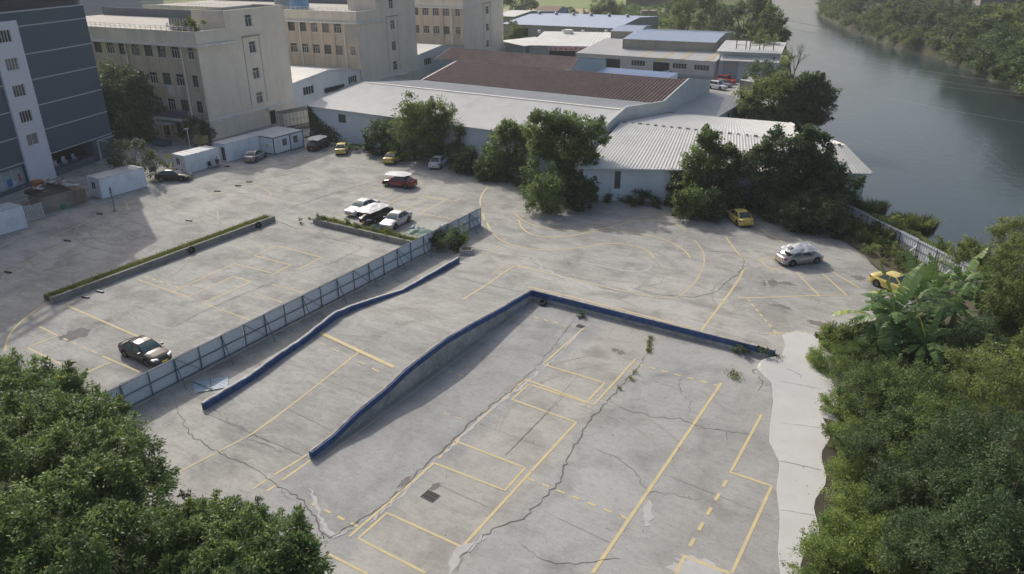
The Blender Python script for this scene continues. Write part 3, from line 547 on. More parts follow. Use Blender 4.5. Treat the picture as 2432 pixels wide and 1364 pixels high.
mb = MB(); strip(mb, pl, LX-.16, LX+.03, lambda y, z: (interp(RAMPL, y) if y < WY else gz(LX+.2, y))-.04, lambda y, z: z-.02); mb.build('blue_band', BLUE, t)
mb = MB(); strip(mb, pl, LX-.23, LX-.05, lambda y, z: z-.08, lambda y, z: z+.01+.02*math.sin(y*5)); mb.build('worn_cap', mat('pale_cap', (.5, .49, .46), .9, .25, 2.5, dirt=(.3, .24, .18), dscale=2, damt=.6), t)
# ------------------------------------------------------------------ planter walls
PW = mat('planter_concrete', (.235, .23, .215), .95, .22, 1.6, dirt=(.12, .118, .105), dscale=.7, damt=.75, bump=.3)
def blades(name, area, n, h, m, seed, wd=.03):
    g = np.random.default_rng(seed); V = []; 
    for _ in range(n):
        x, y, z = area(g); a = g.random()*6.28; H = h*(.4+.8*g.random()); lx, ly = (g.random(2)-.5)*H*.8; dx, dy = math.cos(a)*wd, math.sin(a)*wd
        V += [(x-dx, y-dy, z), (x+lx*.4-dx*.7, y+ly*.4-dy*.7, z+H*.6), (x+lx, y+ly, z+H), (x+lx*.4+dx*.7, y+ly*.4+dy*.7, z+H*.6)]
    o = leafobj(name, np.array(V), np.clip(g.normal(.5, .2, n), 0, 1), m); return tag(o, kind='stuff')
PL0, PL1 = np.array([-66.2, 30.2]), np.array([-66.3, 55.8])
t = thing('planter_wall', 'long low mossy concrete wall with grass along its top', 'wall', (-66.2, 43, 0)); mb = MB()
mb.box((-66.1, 43, .3), (.3, 25.6, .62)); mb.build('wall_face', PW, t)
mb = MB(); mb.box((-66.95, 43, .22), (1.35, 25.2, .42)); mb.build('soil_strip', mat('soil', (.1, .085, .06), 1, .3, 2), t)
GRASS = leafmat('grass_blade', (.08, .12, .025), (.24, .27, .06), (.36, .33, .13), tr=.4)
blades('grass', lambda g: (-66.75+g.normal()*.32, 30.3+25.3*g.random(), .42), 9000, .3, GRASS, 3)
Pa, Pb = at(748, 533), at(1050, 600)
t = thing('planter_wall', 'short low concrete wall under a weedy strip in front of three parked cars', 'wall', (-54, 57, 0)); mb = MB()
mb.box((-53.0, 57.4, .3), (17, .32, .62)); mb.build('wall_face', PW, t)
mb = MB(); mb.box((-53, 58.05, .22), (16.6, .95, .42)); mb.build('soil_strip', MATS['soil'], t)
blades('grass', lambda g: (-61.3+16*g.random(), 57.95+g.normal()*.25, .42), 5000, .35, GRASS, 4)
# ------------------------------------------------------------------ buildings
Z3 = np.array([0, 0, 1.])
GLASS = mat('dark_glass', (.03, .035, .036), .12, 0, spec=.5); GLASS2 = mat('curtained_glass', (.2, .2, .185), .3, .3, 1.2); GLASS3 = mat('grey_glass', (.075, .085, .085), .2, .25, .8)
FRW = mat('pale_window_frame', (.68, .68, .66), .6, .1); FRD = mat('dull_window_frame', (.2, .19, .17), .7, .15)
BEIGE = mat('beige_render', (.7, .63, .52), .9, .08, .5, dirt=(.47, .43, .37), dscale=.2, damt=.7, streak=True)
BEIGED = mat('stained_beige_render', (.54, .465, .36), .9, .1, .8, dirt=(.33, .295, .245), dscale=.3, damt=.85, streak=True)
LEDGE = mat('pale_ledge', (.7, .68, .63), .85, .12, 1.2, dirt=(.42, .4, .36), dscale=.8, damt=.6)
ROOFC = mat('roof_concrete', (.36, .345, .31), .9, .15, .6, dirt=(.2, .19, .17), dscale=.25, damt=.6)
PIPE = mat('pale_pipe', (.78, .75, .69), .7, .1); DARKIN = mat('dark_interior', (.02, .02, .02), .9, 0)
GRILLE = mat('grille_dark', (.1, .1, .1), .7, 0); GREYP = mat('grey_parapet', (.16, .175, .19), .9, .15, .8); WHW = mat('white_sheet_wall', (.62, .63, .64), .75, .06, .4, dirt=(.4, .41, .41), dscale=.15, damt=.5)
def wall(mb, p0, u, L, z0, z1, ops=(), dep=.2, n=None):
    p0, u = np.array(p0, float), np.array(u, float); n = np.array([u[1], -u[0], 0]) if n is None else np.array(n, float)
    xs = sorted({0, L, *[q for o in ops for q in (o[0], o[1])]}); zs = sorted({z0, z1, *[q for o in ops for q in (o[2], o[3])]})
    pt = lambda s, z, d=0: p0+u*s+Z3*z-n*d
    for a, b in zip(xs, xs[1:]):
        for c, d in zip(zs, zs[1:]):
            ms, mz = (a+b)/2, (c+d)/2
            if any(o[0] < ms < o[1] and o[2] < mz < o[3] for o in ops): continue
            mb.quad(pt(a, c), pt(b, c), pt(b, d), pt(a, d))
    for s0, s1, a, b in [o[:4] for o in ops]:
        mb.quad(pt(s0, a), pt(s0, a, dep), pt(s0, b, dep), pt(s0, b)); mb.quad(pt(s1, a), pt(s1, b), pt(s1, b, dep), pt(s1, a, dep))
        mb.quad(pt(s0, b), pt(s0, b, dep), pt(s1, b, dep), pt(s1, b)); mb.quad(pt(s0, a), pt(s1, a), pt(s1, a, dep), pt(s0, a, dep))
def window(t, p0, u, s0, s1, z0, z1, pane=None, frame=None, dep=.16, mull=2, transom=True, sill=True, n=None, back=0.):
    """a window set in an opening of a wall: frame bars, one pane, sill"""
    p0, u = np.array(p0, float), np.array(u, float); n = np.array([u[1], -u[0], 0]) if n is None else np.array(n, float); pane = pane or GLASS; frame = frame or FRW
    q = lambda s, z, d: p0+u*s+Z3*z-n*d
    f = MB(); w = .06
    f.obox(q(s0, z0, dep), u, Z3, n, s1-s0, w, .06); f.obox(q(s0, z1-w, dep), u, Z3, n, s1-s0, w, .06)
    zt = z0+(z1-z0)*.68 if transom else z1-w
    for k in range(mull+1):
        s = s0+(s1-s0-w)*k/mull; f.obox(q(s, z0+w, dep), u, Z3, n, w, (z1 if k in (0, mull) else zt)-z0-2*w if k in (0, mull) else zt-z0-w, .055)
    if transom: f.obox(q(s0+w, zt, dep), u, Z3, n, s1-s0-2*w, w, .057)
    fo = f.build('window', frame, t)
    g = MB(); g.quad(q(s0, z0, dep+.02), q(s1, z0, dep+.02), q(s1, z1, dep+.02), q(s0, z1, dep+.02)); g.build('pane', pane, fo)
    if sill: g = MB(); g.obox(q(s0-.08, z0-.09, .0), u, Z3, n, s1-s0+.16, .085, .07); g.build('sill', LEDGE, fo)
def ac_unit(t, p0, u, s, z, n=None):
    p0, u = np.array(p0, float), np.array(u, float); n = np.array([u[1], -u[0], 0]); c = p0+u*s+Z3*z
    b = MB(); b.obox(c, u, Z3, n, .85, .6, .34); o = b.build('air_conditioner', mat('ac_white', (.55, .54, .5), .6, .1, 2), t)
    b = MB(); b.disc(c+u*.33+Z3*.3+n*.345, n, .22, 16, .02); b.build('fan_grille', mat('grille_dark', (.1, .1, .1), .7, 0), o)
    b = MB(); b.obox(c-Z3*.05, u, Z3, n, .85, .045, .36); b.beam(c+u*.1-Z3*.4+n*.01, c+u*.1-Z3*.03+n*.32, .04, .04); b.beam(c+u*.75-Z3*.4+n*.01, c+u*.75-Z3*.03+n*.32, .04, .04); b.build('bracket', MATS['grille_dark'], o)
def duct_cooler(t, p0, u, s, z):
    p0, u = np.array(p0, float), np.array(u, float); n = np.array([u[1], -u[0], 0]); c = p0+u*s+Z3*z
    b = MB(); b.obox(c+n*.05, u, Z3, n, 1.1, .85, .95); o = b.build('evaporative_cooler', mat('cooler_grey', (.2, .18, .17), .7, .2, 2), t)
    b = MB(); P = [c+u*.55+Z3*(.85+.55*math.sin(a))+n*(.5-.0+(.0-.45)*(1-math.cos(a))) for a in np.linspace(0, 1.5, 7)]; b.tube(P, .3, 10); b.build('air_duct', mat('duct_metal', (.28, .29, .3), .5, .15, 2), o, smooth=True)
    b = MB(); b.beam(c-Z3*.06+n*.05, c-Z3*.06+u*1.1+n*.05, .06, .06); b.beam(c+u*.5-Z3*.7, c+u*.1-Z3*.05+n*.9, .05, .05); b.beam(c+u*.6-Z3*.7, c+u*1.-Z3*.05+n*.9, .05, .05); b.build('bracket', MATS['grille_dark'], o)
G0 = np.array([-104.8, 78.3, 0]); UE = np.array([-.0983, .9952, 0]); UF = np.array([-.9952, -.0983, 0]); NE, NF = np.array([.9952, .0983, 0]), np.array([.0983, -.9952, 0])
ROWS = ((12.6, 14.4), (8.35, 10.2), (4.35, 6.2))
def factory(label, s0, Ls, nwin, seed, first, base=0.):
    r = random.Random(seed); k = Ls/20.3; p = G0+UE*s0; t = thing('factory_building', label, 'building', p, 0, 'beige factory blocks in a row')
    LF = 46 if first else (59.5 if seed == 2 else 70); th = 6.4*k; ops = []; kinds = []
    cols = [(.95, 2.2)]+[(4.0+2.95*i, 5.75+2.95*i) for i in range(nwin)]
    for ri, (a, b) in enumerate(ROWS):
        for ci, (c, d) in enumerate(cols):
            if first and ri == 2 and ci > 3 and ci < 6: pass
            if not first and ri == 2: continue
            if not first and ri == 0 and ci == 0 and seed == 2: continue
            ops.append((c, d, a, b)); kinds.append((ri, ci))
    mb = MB(); wall(mb, p, UF, LF, 0 if base == 0 else base, 14.75, ops, n=NF); 
    # shallow pilasters between the windows
    for i in range(nwin+1):
        s = 2.75+2.95*i; mb.obox(p+UF*(s+.0)+Z3*base-NF*.02, UF, Z3, NF, .7, 14.6-base, .1)
    mb.build('facade', BEIGED, t)
    eops = [(10.9*k, 12.4*k, 16.55, 18.4), (11.0*k, 12.5*k, 12.35, 14.2), (11.0*k, 12.5*k, 8.1, 9.95), (11.0*k, 12.5*k, 4.0, 5.85)]
    mb = MB(); wall(mb, p, UE, Ls, 0, 14.75, [(a, b, c, d) for a, b, c, d in eops[1:]], n=NE); wall(mb, p+UE*th, UE, Ls-th, 14.75, 19.2, [(a-th, b-th, c, d) for a, b, c, d in eops[:1]], n=NE)
    q = p+UE*th; mb.quad(q+Z3*14.75, q+Z3*19.2, q+UF*7+Z3*19.2, q+UF*7+Z3*14.75); q2 = p+UE*Ls
    mb.quad(q2, q2+UF*7, q2+UF*7+Z3*19.2, q2+Z3*19.2); mb.quad(q+UF*7+Z3*14.75, q+UF*7+Z3*19.2, q2+UF*7+Z3*19.2, q2+UF*7+Z3*14.75)
    mb.quad(q2+UF*7, q2+UF*LF, q2+UF*LF+Z3*15.5, q2+UF*7+Z3*15.5); mb.quad(p+UF*LF, q2+UF*LF, q2+UF*LF+Z3*15.5, p+UF*LF+Z3*15.5)
    for a in (8.9*k, 13.4*k): pass
    mb.build('end_wall', BEIGE, t)
    mb = MB()
    for a in (9.6*k, 13.4*k): mb.obox(p+UE*a+Z3*4.0+NE*.004, UE, Z3, NE, .09, 11.0, .03)
    mb.obox(p+UE*9.5*k+Z3*15.0+NE*.004, UE, Z3, NE, 4.2*k, .12, .16); mb.build('groove_strip', mat('groove', (.2, .185, .16), .9, .1), t)
    mb = MB()      # parapet round the roof
    h0, h1 = 14.76, 16.75
    mb.obox(p+Z3*h0-NF*.24, UF, Z3, NF, LF, h1-h0, .22); mb.obox(p+UE*.26+Z3*h0-NE*.24, UE, Z3, NE, th-.27, h1-h0, .22)
    mb.build('parapet', BEIGE, t)
    mb = MB(); mb.obox(q2+UF*7.05+Z3*15.0-UE*.25, UF, Z3, UE, LF-7.1, 2.9, .22); mb.build('rear_parapet', GREYP, t)
    mb = MB(); mb.obox(p+Z3*14.45-UF*.45+NF*.003, UF, Z3, NF, LF, .3, .55); mb.obox(p+Z3*14.45+NE*.003-UE*.0, UE, Z3, NE, 7.9*k, .3, .45); mb.build('eaves_ledge', LEDGE, t)
    mb = MB(); mb.quad(p+Z3*16.45+UE*.1, p+Z3*16.45+UE*(Ls-.1), p+UF*LF+Z3*16.45+UE*(Ls-.1), p+UF*LF+Z3*16.45+UE*.1); ro = mb.build('roof', ROOFC, t)
    mb = MB(); mb.quad(q+Z3*18.8, q2+Z3*18.8, q2+UF*7+Z3*18.8, q+UF*7+Z3*18.8); mb.build('tower_roof', mat('dark_roof', (.06, .06, .06), .9, .2), ro)
    mb = MB(); mb.obox(q+Z3*19.22, UE, Z3, -NE, Ls-th, .12, .2); mb.obox(q+Z3*19.22, UF, Z3, UE, 7, .12, .2); mb.obox(q2+Z3*19.22, UF, Z3, -UE, 7, .12, .2); mb.build('tower_coping', BEIGE, ro)
    mb = MB(); w = .06
    for o in (p+Z3*17.1-NF*.1, ):
        for zz in (.0, .3): mb.beam(o+Z3*zz, o+UF*LF+Z3*zz, .05, .05)
        for i in range(40): mb.beam(o-Z3*.4+UF*(i*1.15+.2), o+Z3*.3+UF*(i*1.15+.2), .05, .05)
    mb.build('roof_railing', PIPE, t)
    mb = MB(); mb.obox(p+UE*.003+Z3*2.85+NE*.003, UE, Z3, NE, 12.6*k, .38, .2); mb.obox(p+UE*12.65*k+Z3*2.7+NE*.003, UE, Z3, NE, 2.4*k, .35, .9); mb.obox(p+UE*15.1*k+Z3*2.85+NE*.003, UE, Z3, NE, Ls-15.1*k, .38, .2)
    if first: mb.obox(p+Z3*2.85+NF*.003-UF*.2, UF, Z3, NF, 3.1, .38, .2)
    mb.build('string_course', LEDGE, t)
    panes = (GLASS, GLASS3, GLASS2, GLASS3, GLASS)
    for (c, d, a, b), (ri, ci) in zip(ops, kinds):
        window(t, p, UF, c, d, a, b, r.choice(panes), FRW if r.random() < .6 else FRD, n=NF, mull=2 if ci == 0 else 3, sill=True)
    for a, b, c, d in eops: window(t, p, UE, a, b, c, d, GLASS3 if c > 9 else GLASS, FRW, n=NE, mull=2)
    for s in ((3.4, 15.8, 28) if first else (3.2, 14.4)):
        mb = MB(); mb.tube([p+UF*s+NF*.16+Z3*14.4, p+UF*s+NF*.16+Z3*(2.6 if first else base+.1)], .11, 8); mb.build('drain_pipe', PIPE, t)
    if first:
        duct_cooler(t, p, UF, 7.2, 13.0-.3); duct_cooler(t, p, UF, 13.1, 13.0-.3); ac_unit(t, p, UF, .95, 7.6); ac_unit(t, p, UF, .8, 3.75)
        mb = MB(); mb.obox(p+UE*13.6*k+NE*.004, UE, Z3, NE, 1.35, 2.3, .04); mb.build('door', DARKIN, t)
        mb = MB(); mb.obox(p+UF*4.5+Z3*3.35+NF*.004, UF, Z3, NF, 7.0, 1.15, 1.2); mb.build('canopy', mat('purple_grey', (.15, .14, .175), .8, .15), t)
        mb = MB(); mb.obox(p+UF*4.5+Z3*2.9+NF*.004, UF, Z3, NF, 7.0, .44, 1.3); mb.build('shop_sign', LEDGE, t)
        mb = MB(); mb.obox(p+UF*5.3+NF*.004, UF, Z3, NF, 2.2, 2.6, .05); mb.obox(p+UF*8.6+NF*.004, UF, Z3, NF, 2.0, 2.6, .05); mb.build('doorway', DARKIN, t)
        a, b = (5.37, 7.0), (7.98, 8.25); mb = MB(); q0 = [p+UF*8.0+Z3*8.3+NF*.06, p+UF*7.75+Z3*6.65+NF*.07, p+UF*5.25+Z3*6.65+NF*.07, p+UF*5.35+Z3*8.2+NF*.06]; mb.quad(*q0); tag(mb.build('banner', mat('white_cloth', (.6, .6, .58), .8, .05)), 'blank white cloth banner hung flat on the beige front wall', 'banner')
        mb = MB()
        for i in range(9): mb.obox(p+UF*(3.0+i*.62)+UE*3.0+Z3*16.46, UF, Z3, UE, .5, 1.9, .08)
        mb.build('roof_hoarding', mat('grey_board', (.22, .22, .215), .9, .2), t)
    elif seed == 2:
        duct_cooler(t, p, UF, 10.3, 12.5); ac_unit(t, p, UF, 5.2, 11.4)
        mb = MB(); mb.obox(p+UF*.25+Z3*11.0+NF*.004, UF, Z3, NF, 2.5, 3.4, .06); mb.build('boarded_bay', mat('pale_board', (.4, .39, .34), .8, .08), t)
    else:
        for s in (1.0, 4.9, 7.9): ac_unit(t, p, UF, s, 7.75)
    mb = MB(); mb.disc(p+UE*3.6*k+Z3*4.3+NE*.03, NE, .28, 14, .05); mb.build('wall_disc', FRW, t)
    return t, p
f1, pA = factory('nearest beige factory block with rooftop garden clutter and a white banner', 0, 20.3, 13, 1, True)
f2, pB = factory('middle beige factory block of three, with a boarded corner bay', 40.75, 21.4, 10, 2, False, 5.4)
f3, pC = factory('farthest beige factory block of three, with three wall air conditioners', 83.6, 22.0, 10, 3, False, 5.2)
# rooftop things of the first block
def bush(name, label, cat, c, r, m, nc, per, L, Wd, cr, seed, h=None, base=None, group=None, **kw):
    c = np.array(c, float); B = [(c[0], c[1], c[2], r, r, h or r*.8)]
    g = random.Random(seed)
    for _ in range(4): a = g.random()*6.28; B.append((c[0]+math.cos(a)*r*.6, c[1]+math.sin(a)*r*.6, c[2]-g.random()*.2*r, r*.6, r*.6, (h or r*.8)*.7))
    t = thing(name, label, cat, base if base is not None else (c[0], c[1], max(0, gz(c[0], c[1]))), 0, group)
    V, ti = foliage(B, nc, per, L, Wd, cr, seed=seed, **kw); leafobj('foliage', V, ti, m, t)
    mb = MB(); b = np.array(t.location)
    for k in range(4): a = k*1.57+seed; mb.tube([b-Z3*.05, c+np.array([math.cos(a)*r*.4, math.sin(a)*r*.4, 0])], [.06, .015], 5)
    mb.build('stems', BARK, t); return t
c = pA+UF*1.9+UE*2.6; bush('roof_shrub', 'leafy potted shrub against the stair tower on the nearest factory roof', 'shrub', c+Z3*17.6, 1.1, G_OLIVE, 60, 30, .22, .12, .35, 5, base=c+Z3*16.45)
c = pA+UF*4.2+UE*1.8; bush('roof_shrub', 'scraggly dark shrub in the middle of the roof clutter on the nearest factory', 'shrub', c+Z3*17.3, .9, G_DARK, 40, 26, .2, .1, .35, 6, base=c+Z3*16.45)
def junk(name, label, c, w, d, h, m, seed, cat='junk pile', n=14):
    r = random.Random(seed); t = thing(name, label, cat, c); c = np.array(c, float)
    for nm, mm in zip(('plank', 'scrap'), m):
        mb = MB()
        for _ in range(n):
            a = c+np.array([r.uniform(-w, w), r.uniform(-d, d), r.uniform(.03, h)]); an = r.random()*3.14; L = r.uniform(.4, 1.2)
            b = a+np.array([math.cos(an)*L, math.sin(an)*L, r.uniform(-.2, .35)]); b[2] = max(b[2], c[2]+.03); mb.beam(a, b, r.uniform(.08, .5), r.uniform(.02, .12))
        mb.build(nm, mm, t)
    return t
SCR = (mat('old_wood', (.2, .16, .12), .9, .3, 2), mat('scrap_metal', (.2, .2, .2), .7, .4, 2), mat('rust_orange', (.3, .11, .04), .8, .3, 2), mat('white_board', (.5, .5, .5), .8, .15))
junk('roof_clutter', 'heap of poles and scrap on the roof beside the grey boards', pA+UF*5.5+UE*1.6+Z3*16.46, 1.8, .7, .9, (SCR[1], MATS['purple_grey']), 4)
# annex sheds between the blocks
def annex(label, s0, L):
    p = G0+UE*s0; t = thing('white_annex', label, 'shed', p, 0, 'white annexes between the factory blocks'); D = 34
    pr = [(0, 6.15), (.5*L, 7.1), (L, 5.75)]; mb = MB(); q = lambda s, z, d=0: p+UE*s+UF*d+Z3*z
    ops = [(.13*L, .28*L, 3.4, 4.9), (.8*L, .94*L, 3.4, 4.9)]
    wall(mb, p-NE*.12, UE, L, 0, 5.75, ops, n=NE)
    d = -UF*0-NE*.12
    mb.poly([q(0, 5.75)+d, q(L, 5.75)+d, q(.5*L, 7.1)+d, q(0, 6.15)+d]); mb.build('gable_wall', WHW, t)
    for a, b, c_, e in ops: window(t, p-NE*.12, UE, a, b, c_, e, GLASS, FRW, n=NE, mull=4, transom=False)
    mb = MB(); mb.obox(q(.42*L, 2.9), UE, Z3, NE, .3*L, .9, .05); mb.build('doorway', DARKIN, t)
    mb = MB(); mb.corr(q(.5*L, 7.14, D), q(.5*L, 7.14, -.25), q(0, 6.2, -.25), q(0, 6.2, D), .6, .04); mb.corr(q(L, 5.8, D), q(L, 5.8, -.25), q(.5*L, 7.14, -.25), q(.5*L, 7.14, D), .6, .04)
    mb.build('roof', ROOFW, t)
ROOFW = mat('white_sheet_roof', (.56, .558, .53), .55, .07, .5, dirt=(.42, .405, .375), dscale=.3, damt=.7, spec=.35)
ROOFG = mat('grey_sheet_roof', (.48, .48, .465), .6, .07, .5, dirt=(.33, .325, .31), dscale=.25, damt=.5)
ROOFB = mat('blue_sheet_roof', (.3, .37, .48), .55, .08, .5, dirt=(.4, .42, .45), dscale=.2, damt=.5)
annex('white gabled annex in the gap behind the box truck', 20.4, 20.3); annex('white gabled annex in the gap between the middle and farthest blocks', 62.2, 21.3)
# ------------------------------------------------------------------ dark blue block with the white strip
DBLUE = mat('dark_slate_render', (.082, .112, .14), .8, .06, .4); DB2 = mat('white_render', (.62, .63, .68), .85, .04, .6); JOINT = mat('pale_joint', (.42, .46, .48), .8, 0)
U0 = at(0, 470)*[1, 1, 0]; U1 = at(282, 365)*[1, 1, 0]; UB = (U1-U0)/np.linalg.norm(U1-U0); NB = np.array([UB[1], -UB[0], 0]); LBk = 22.0
Q = U0-UB*16; OFF = 16.; LB_ = LBk+OFF
t = thing('apartment_block', 'tall dark slate block with pale joint lines and a white window strip', 'building', U0)
g = lambda px, py: onpl(px, py, Q, UB)
mb = MB(); wall(mb, Q, UB, LB_, 0, 21.2, [(OFF+9.8, OFF+17.6, 0.9, 3.35), (OFF-9, OFF+4.9, .5, 2.9)], dep=2.5)
e = Q+UB*LB_; mb.quad(e, e-NB*24, e-NB*24+Z3*21.2, e+Z3*21.2); mb.quad(Q, Q+Z3*21.2, Q-NB*24+Z3*21.2, Q-NB*24); mb.quad(Q+Z3*21.2, e+Z3*21.2, e-NB*24+Z3*21.2, Q-NB*24+Z3*21.2); mb.build('slate_wall', DBLUE, t)
mb = MB()
for z in (19.45, 16.05, 12.85, 9.6, 6.4, 3.15):
    mb.obox(Q+Z3*z+NB*.003, UB, Z3, NB, OFF+4.95, .13, .03); mb.obox(Q+UB*(OFF+9.45)+Z3*z+NB*.003, UB, Z3, NB, LBk-9.45, .13, .03)
mb.build('joint_line', JOINT, t)
s0, s1 = OFF+5.0, OFF+9.4; zc = (18.6, 15.25, 12.0, 8.75, 5.75); wo = [(s0+1.05 if k < 4 else s0+1.15, s0+3.0, z-.75, z+.75) for k, z in enumerate(zc)]
mb = MB(); wall(mb, Q+NB*.28, UB, s1, 0, 20.3, [(a, b, c, d) for a, b, c, d in wo]) if False else None
wall(mb, Q+UB*s0+NB*.28, UB, s1-s0, 0, 20.3, [(a-s0, b-s0, c, d) for a, b, c, d in wo], dep=.25)
a, b = Q+UB*s0, Q+UB*s1; mb.quad(a, a+NB*.28, a+NB*.28+Z3*20.3, a+Z3*20.3); mb.quad(b+NB*.28, b, b+Z3*20.3, b+NB*.28+Z3*20.3); mb.quad(a+NB*.28+Z3*20.3, b+NB*.28+Z3*20.3, b+Z3*20.3, a+Z3*20.3); mb.build('white_strip', DB2, t)
for k, (a, b, c, d) in enumerate(wo): window(t, Q+UB*0+NB*.28, UB, a, b, c, d, GLASS2 if k in (1, 4) else GLASS, FRW, mull=4 if k < 4 else 2, transom=False, sill=False)
ROOFL = mat('louvre_grey', (.085, .09, .105), .7, .15, .5)
mb = MB()
for k in range(46): z = 21.25+k*.2; mb.obox(Q+UB*.0+Z3*z-NB*.5, UB, Z3, NB, LB_-.4, .13, .42)
mb.obox(Q+Z3*21.2-NB*24, UB, Z3, NB, LB_-.4, 9.3, 23.45); mb.build('louvre_storey', ROOFL, t)
mb = MB(); mb.obox(Q+Z3*21.2+NB*.003, UB, Z3, NB, LB_, .18, .12); mb.build('coping', JOINT, t)
mb = MB()     # rooftop frame far above the picture, its shadow mottles the yard
for k in range(14): mb.obox(Q+UB*k*2.7+Z3*30.5-NB*2, UB, Z3, NB, .35, 4.2, .3)
for k in range(4): mb.obox(Q+Z3*(31+k*1.15)-NB*2.02, UB, Z3, NB, LB_-3, .35, .34)
mb.build('roof_frame', ROOFL, t)
mb = MB(); q = Q+UB*(OFF-9)-NB*.35+Z3*.5; mb.quad(q, q+UB*13.9, q+UB*13.9+Z3*2.4, q+Z3*2.4); w = mb.build('shop_window', mat('pale_glass', (.3, .37, .38), .25, .15, .5), t)
mb = MB()
for k in range(8): mb.obox(q+UB*(1.7*k)+NB*.01, UB, Z3, NB, .06, 2.4, .05)
mb.build('mullion', FRW, w)
mb = MB(); q2 = q+UB*9.6+NB*.02
for ds, w_, h_, c in ((0, 1.0, .9, 0), (1.3, 1.6, .6, 0), (3.2, .5, 1.4, 0)): mb.obox(q2+UB*ds+Z3*.15, UB, Z3, NB, w_, h_, .02)
mb.build('poster', mat('poster_pale', (.42, .44, .47), .6, .25, 1.5), w)
mb = MB(); mb.obox(q2+UB*1.35+Z3*.2+NB*.022, UB, Z3, NB, .8, 1.0, .02); mb.build('poster', mat('poster_blue', (.06, .15, .4), .6, .1), w)
mb = MB(); mb.obox(q2+UB*3.25+Z3*.4+NB*.022, UB, Z3, NB, .35, 1.1, .02); mb.build('poster', mat('poster_red', (.4, .06, .05), .6, .1), w)
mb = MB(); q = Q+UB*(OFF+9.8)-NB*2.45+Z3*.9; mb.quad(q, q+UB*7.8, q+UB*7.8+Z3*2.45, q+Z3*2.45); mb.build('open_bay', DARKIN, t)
mb = MB(); mb.obox(Q+UB*(OFF+17.9)+NB*.5, UB, Z3, NB, .18, 3.0, .18); mb.beam(Q+UB*(OFF+18)+NB*.6+Z3*3, Q+UB*(OFF+18)+NB*2.2+Z3*3.05, .15, .2); mb.beam(Q+UB*(OFF+18)+NB*.55+Z3*3, Q+UB*(OFF+22)+NB*.3+Z3*2.9, .12, .16); mb.build('gate_post', mat('post_white', (.42, .42, .42), .7, .1), t)
for k, (s, d) in enumerate(((10.8, -.6), (12.2, -.5), (13.1, -1.2), (14.6, -.9))):
    c = Q+UB*(OFF+s)+NB*d+Z3*.93; tt = thing('plastic_chair', ('white chair nearest the white strip in the open bay', 'pale blue chair second along in the open bay', 'white chair set back behind the others in the open bay', 'pale blue chair at the far end of the open bay')[k], 'chair', c)
    b = MB(); b.box(c+[0, 0, .43], (.48, .48, .05)); b.build('seat', SCR[3], tt); b = MB(); b.box(c+[-.22, 0, .7], (.04, .46, .5)); b.build('backrest', SCR[3] if k % 2 == 0 else mat('pale_blue', (.25, .38, .55), .6, 0), tt)
    for i in (-.2, .2):
        for j in (-.2, .2): b = MB(); b.box(c+[i, j, .2], (.04, .04, .4)); b.build('leg', SCR[3], tt)
# pale building beyond, and the back row
def slab(name, label, p, u, L, D, z0, z1, m, roofm, cat='building'):
    p, u = np.array(p, float), np.array(u, float); n = np.array([u[1], -u[0], 0]); t = thing(name, label, cat, p); mb = MB(); a, b = p, p+u*L
    for q, r_ in ((a, b), (b, b-n*D), (b-n*D, a-n*D), (a-n*D, a)): mb.quad(q+Z3*z0, r_+Z3*z0, r_+Z3*z1, q+Z3*z1)
    mb.build('wall', m, t); mb = MB(); mb.quad(a+Z3*z1, b+Z3*z1, b-n*D+Z3*z1, a-n*D+Z3*z1); mb.build('roof', roofm, t); return t, p, u, n
p = at(150, 50, 10)*[1, 1, 0]; pe = at(420, 28, 10)*[1, 1, 0]; p = p*1.55; pe = pe*1.55; u = (pe-p)/np.linalg.norm(pe-p)
t, p, u, n = slab('pale_block', 'large pale grey block with a dark window band behind the nearest factory roof', p-u*25, u, 75, 18, 0, 34, mat('pale_render', (.4, .41, .41), .85, .04, .2), ROOFC)
for zz in (12., 17.5, 23.): mb = MB(); mb.obox(p+Z3*zz+u*4+n*.02, u, Z3, n, 40, 1.6, .05); w = mb.build('window_band', GLASS3, t); mb = MB(); [mb.obox(p+Z3*zz+u*(4+2.2*k)+n*.071, u, Z3, n, .18, 1.6, .03) for k in range(19)]; mb.build('mullion', FRW, w)
c = pB+UF*19+UE*6
t = thing('roof_tank', 'blue water tank on the middle factory roof', 'tank', c+Z3*16.46); mb = MB(); mb.tube([c+Z3*16.5, c+Z3*17.2, c+Z3*18.6], [1.9, 2., 1.9], 20); mb.build('tank_body', mat('tank_blue', (.16, .3, .5), .5, .06), t); mb = MB(); mb.tube([c+Z3*18.6, c+Z3*19.0], [1.6, .5], 20); mb.build('lid', MATS['tank_blue'], t)
c = pB+UF*24.5+UE*7
t = thing('roof_tank', 'grey water tank beside the blue one on the factory roof', 'tank', c+Z3*16.46); mb = MB(); mb.tube([c+Z3*16.5, c+Z3*18.8], [1.7, 1.7], 20); mb.build('tank_body', mat('tank_grey', (.3, .33, .32), .5, .1), t); mb = MB(); mb.tube([c+Z3*18.8, c+Z3*19.1], [1.4, .4], 20); mb.build('lid', MATS['tank_grey'], t)
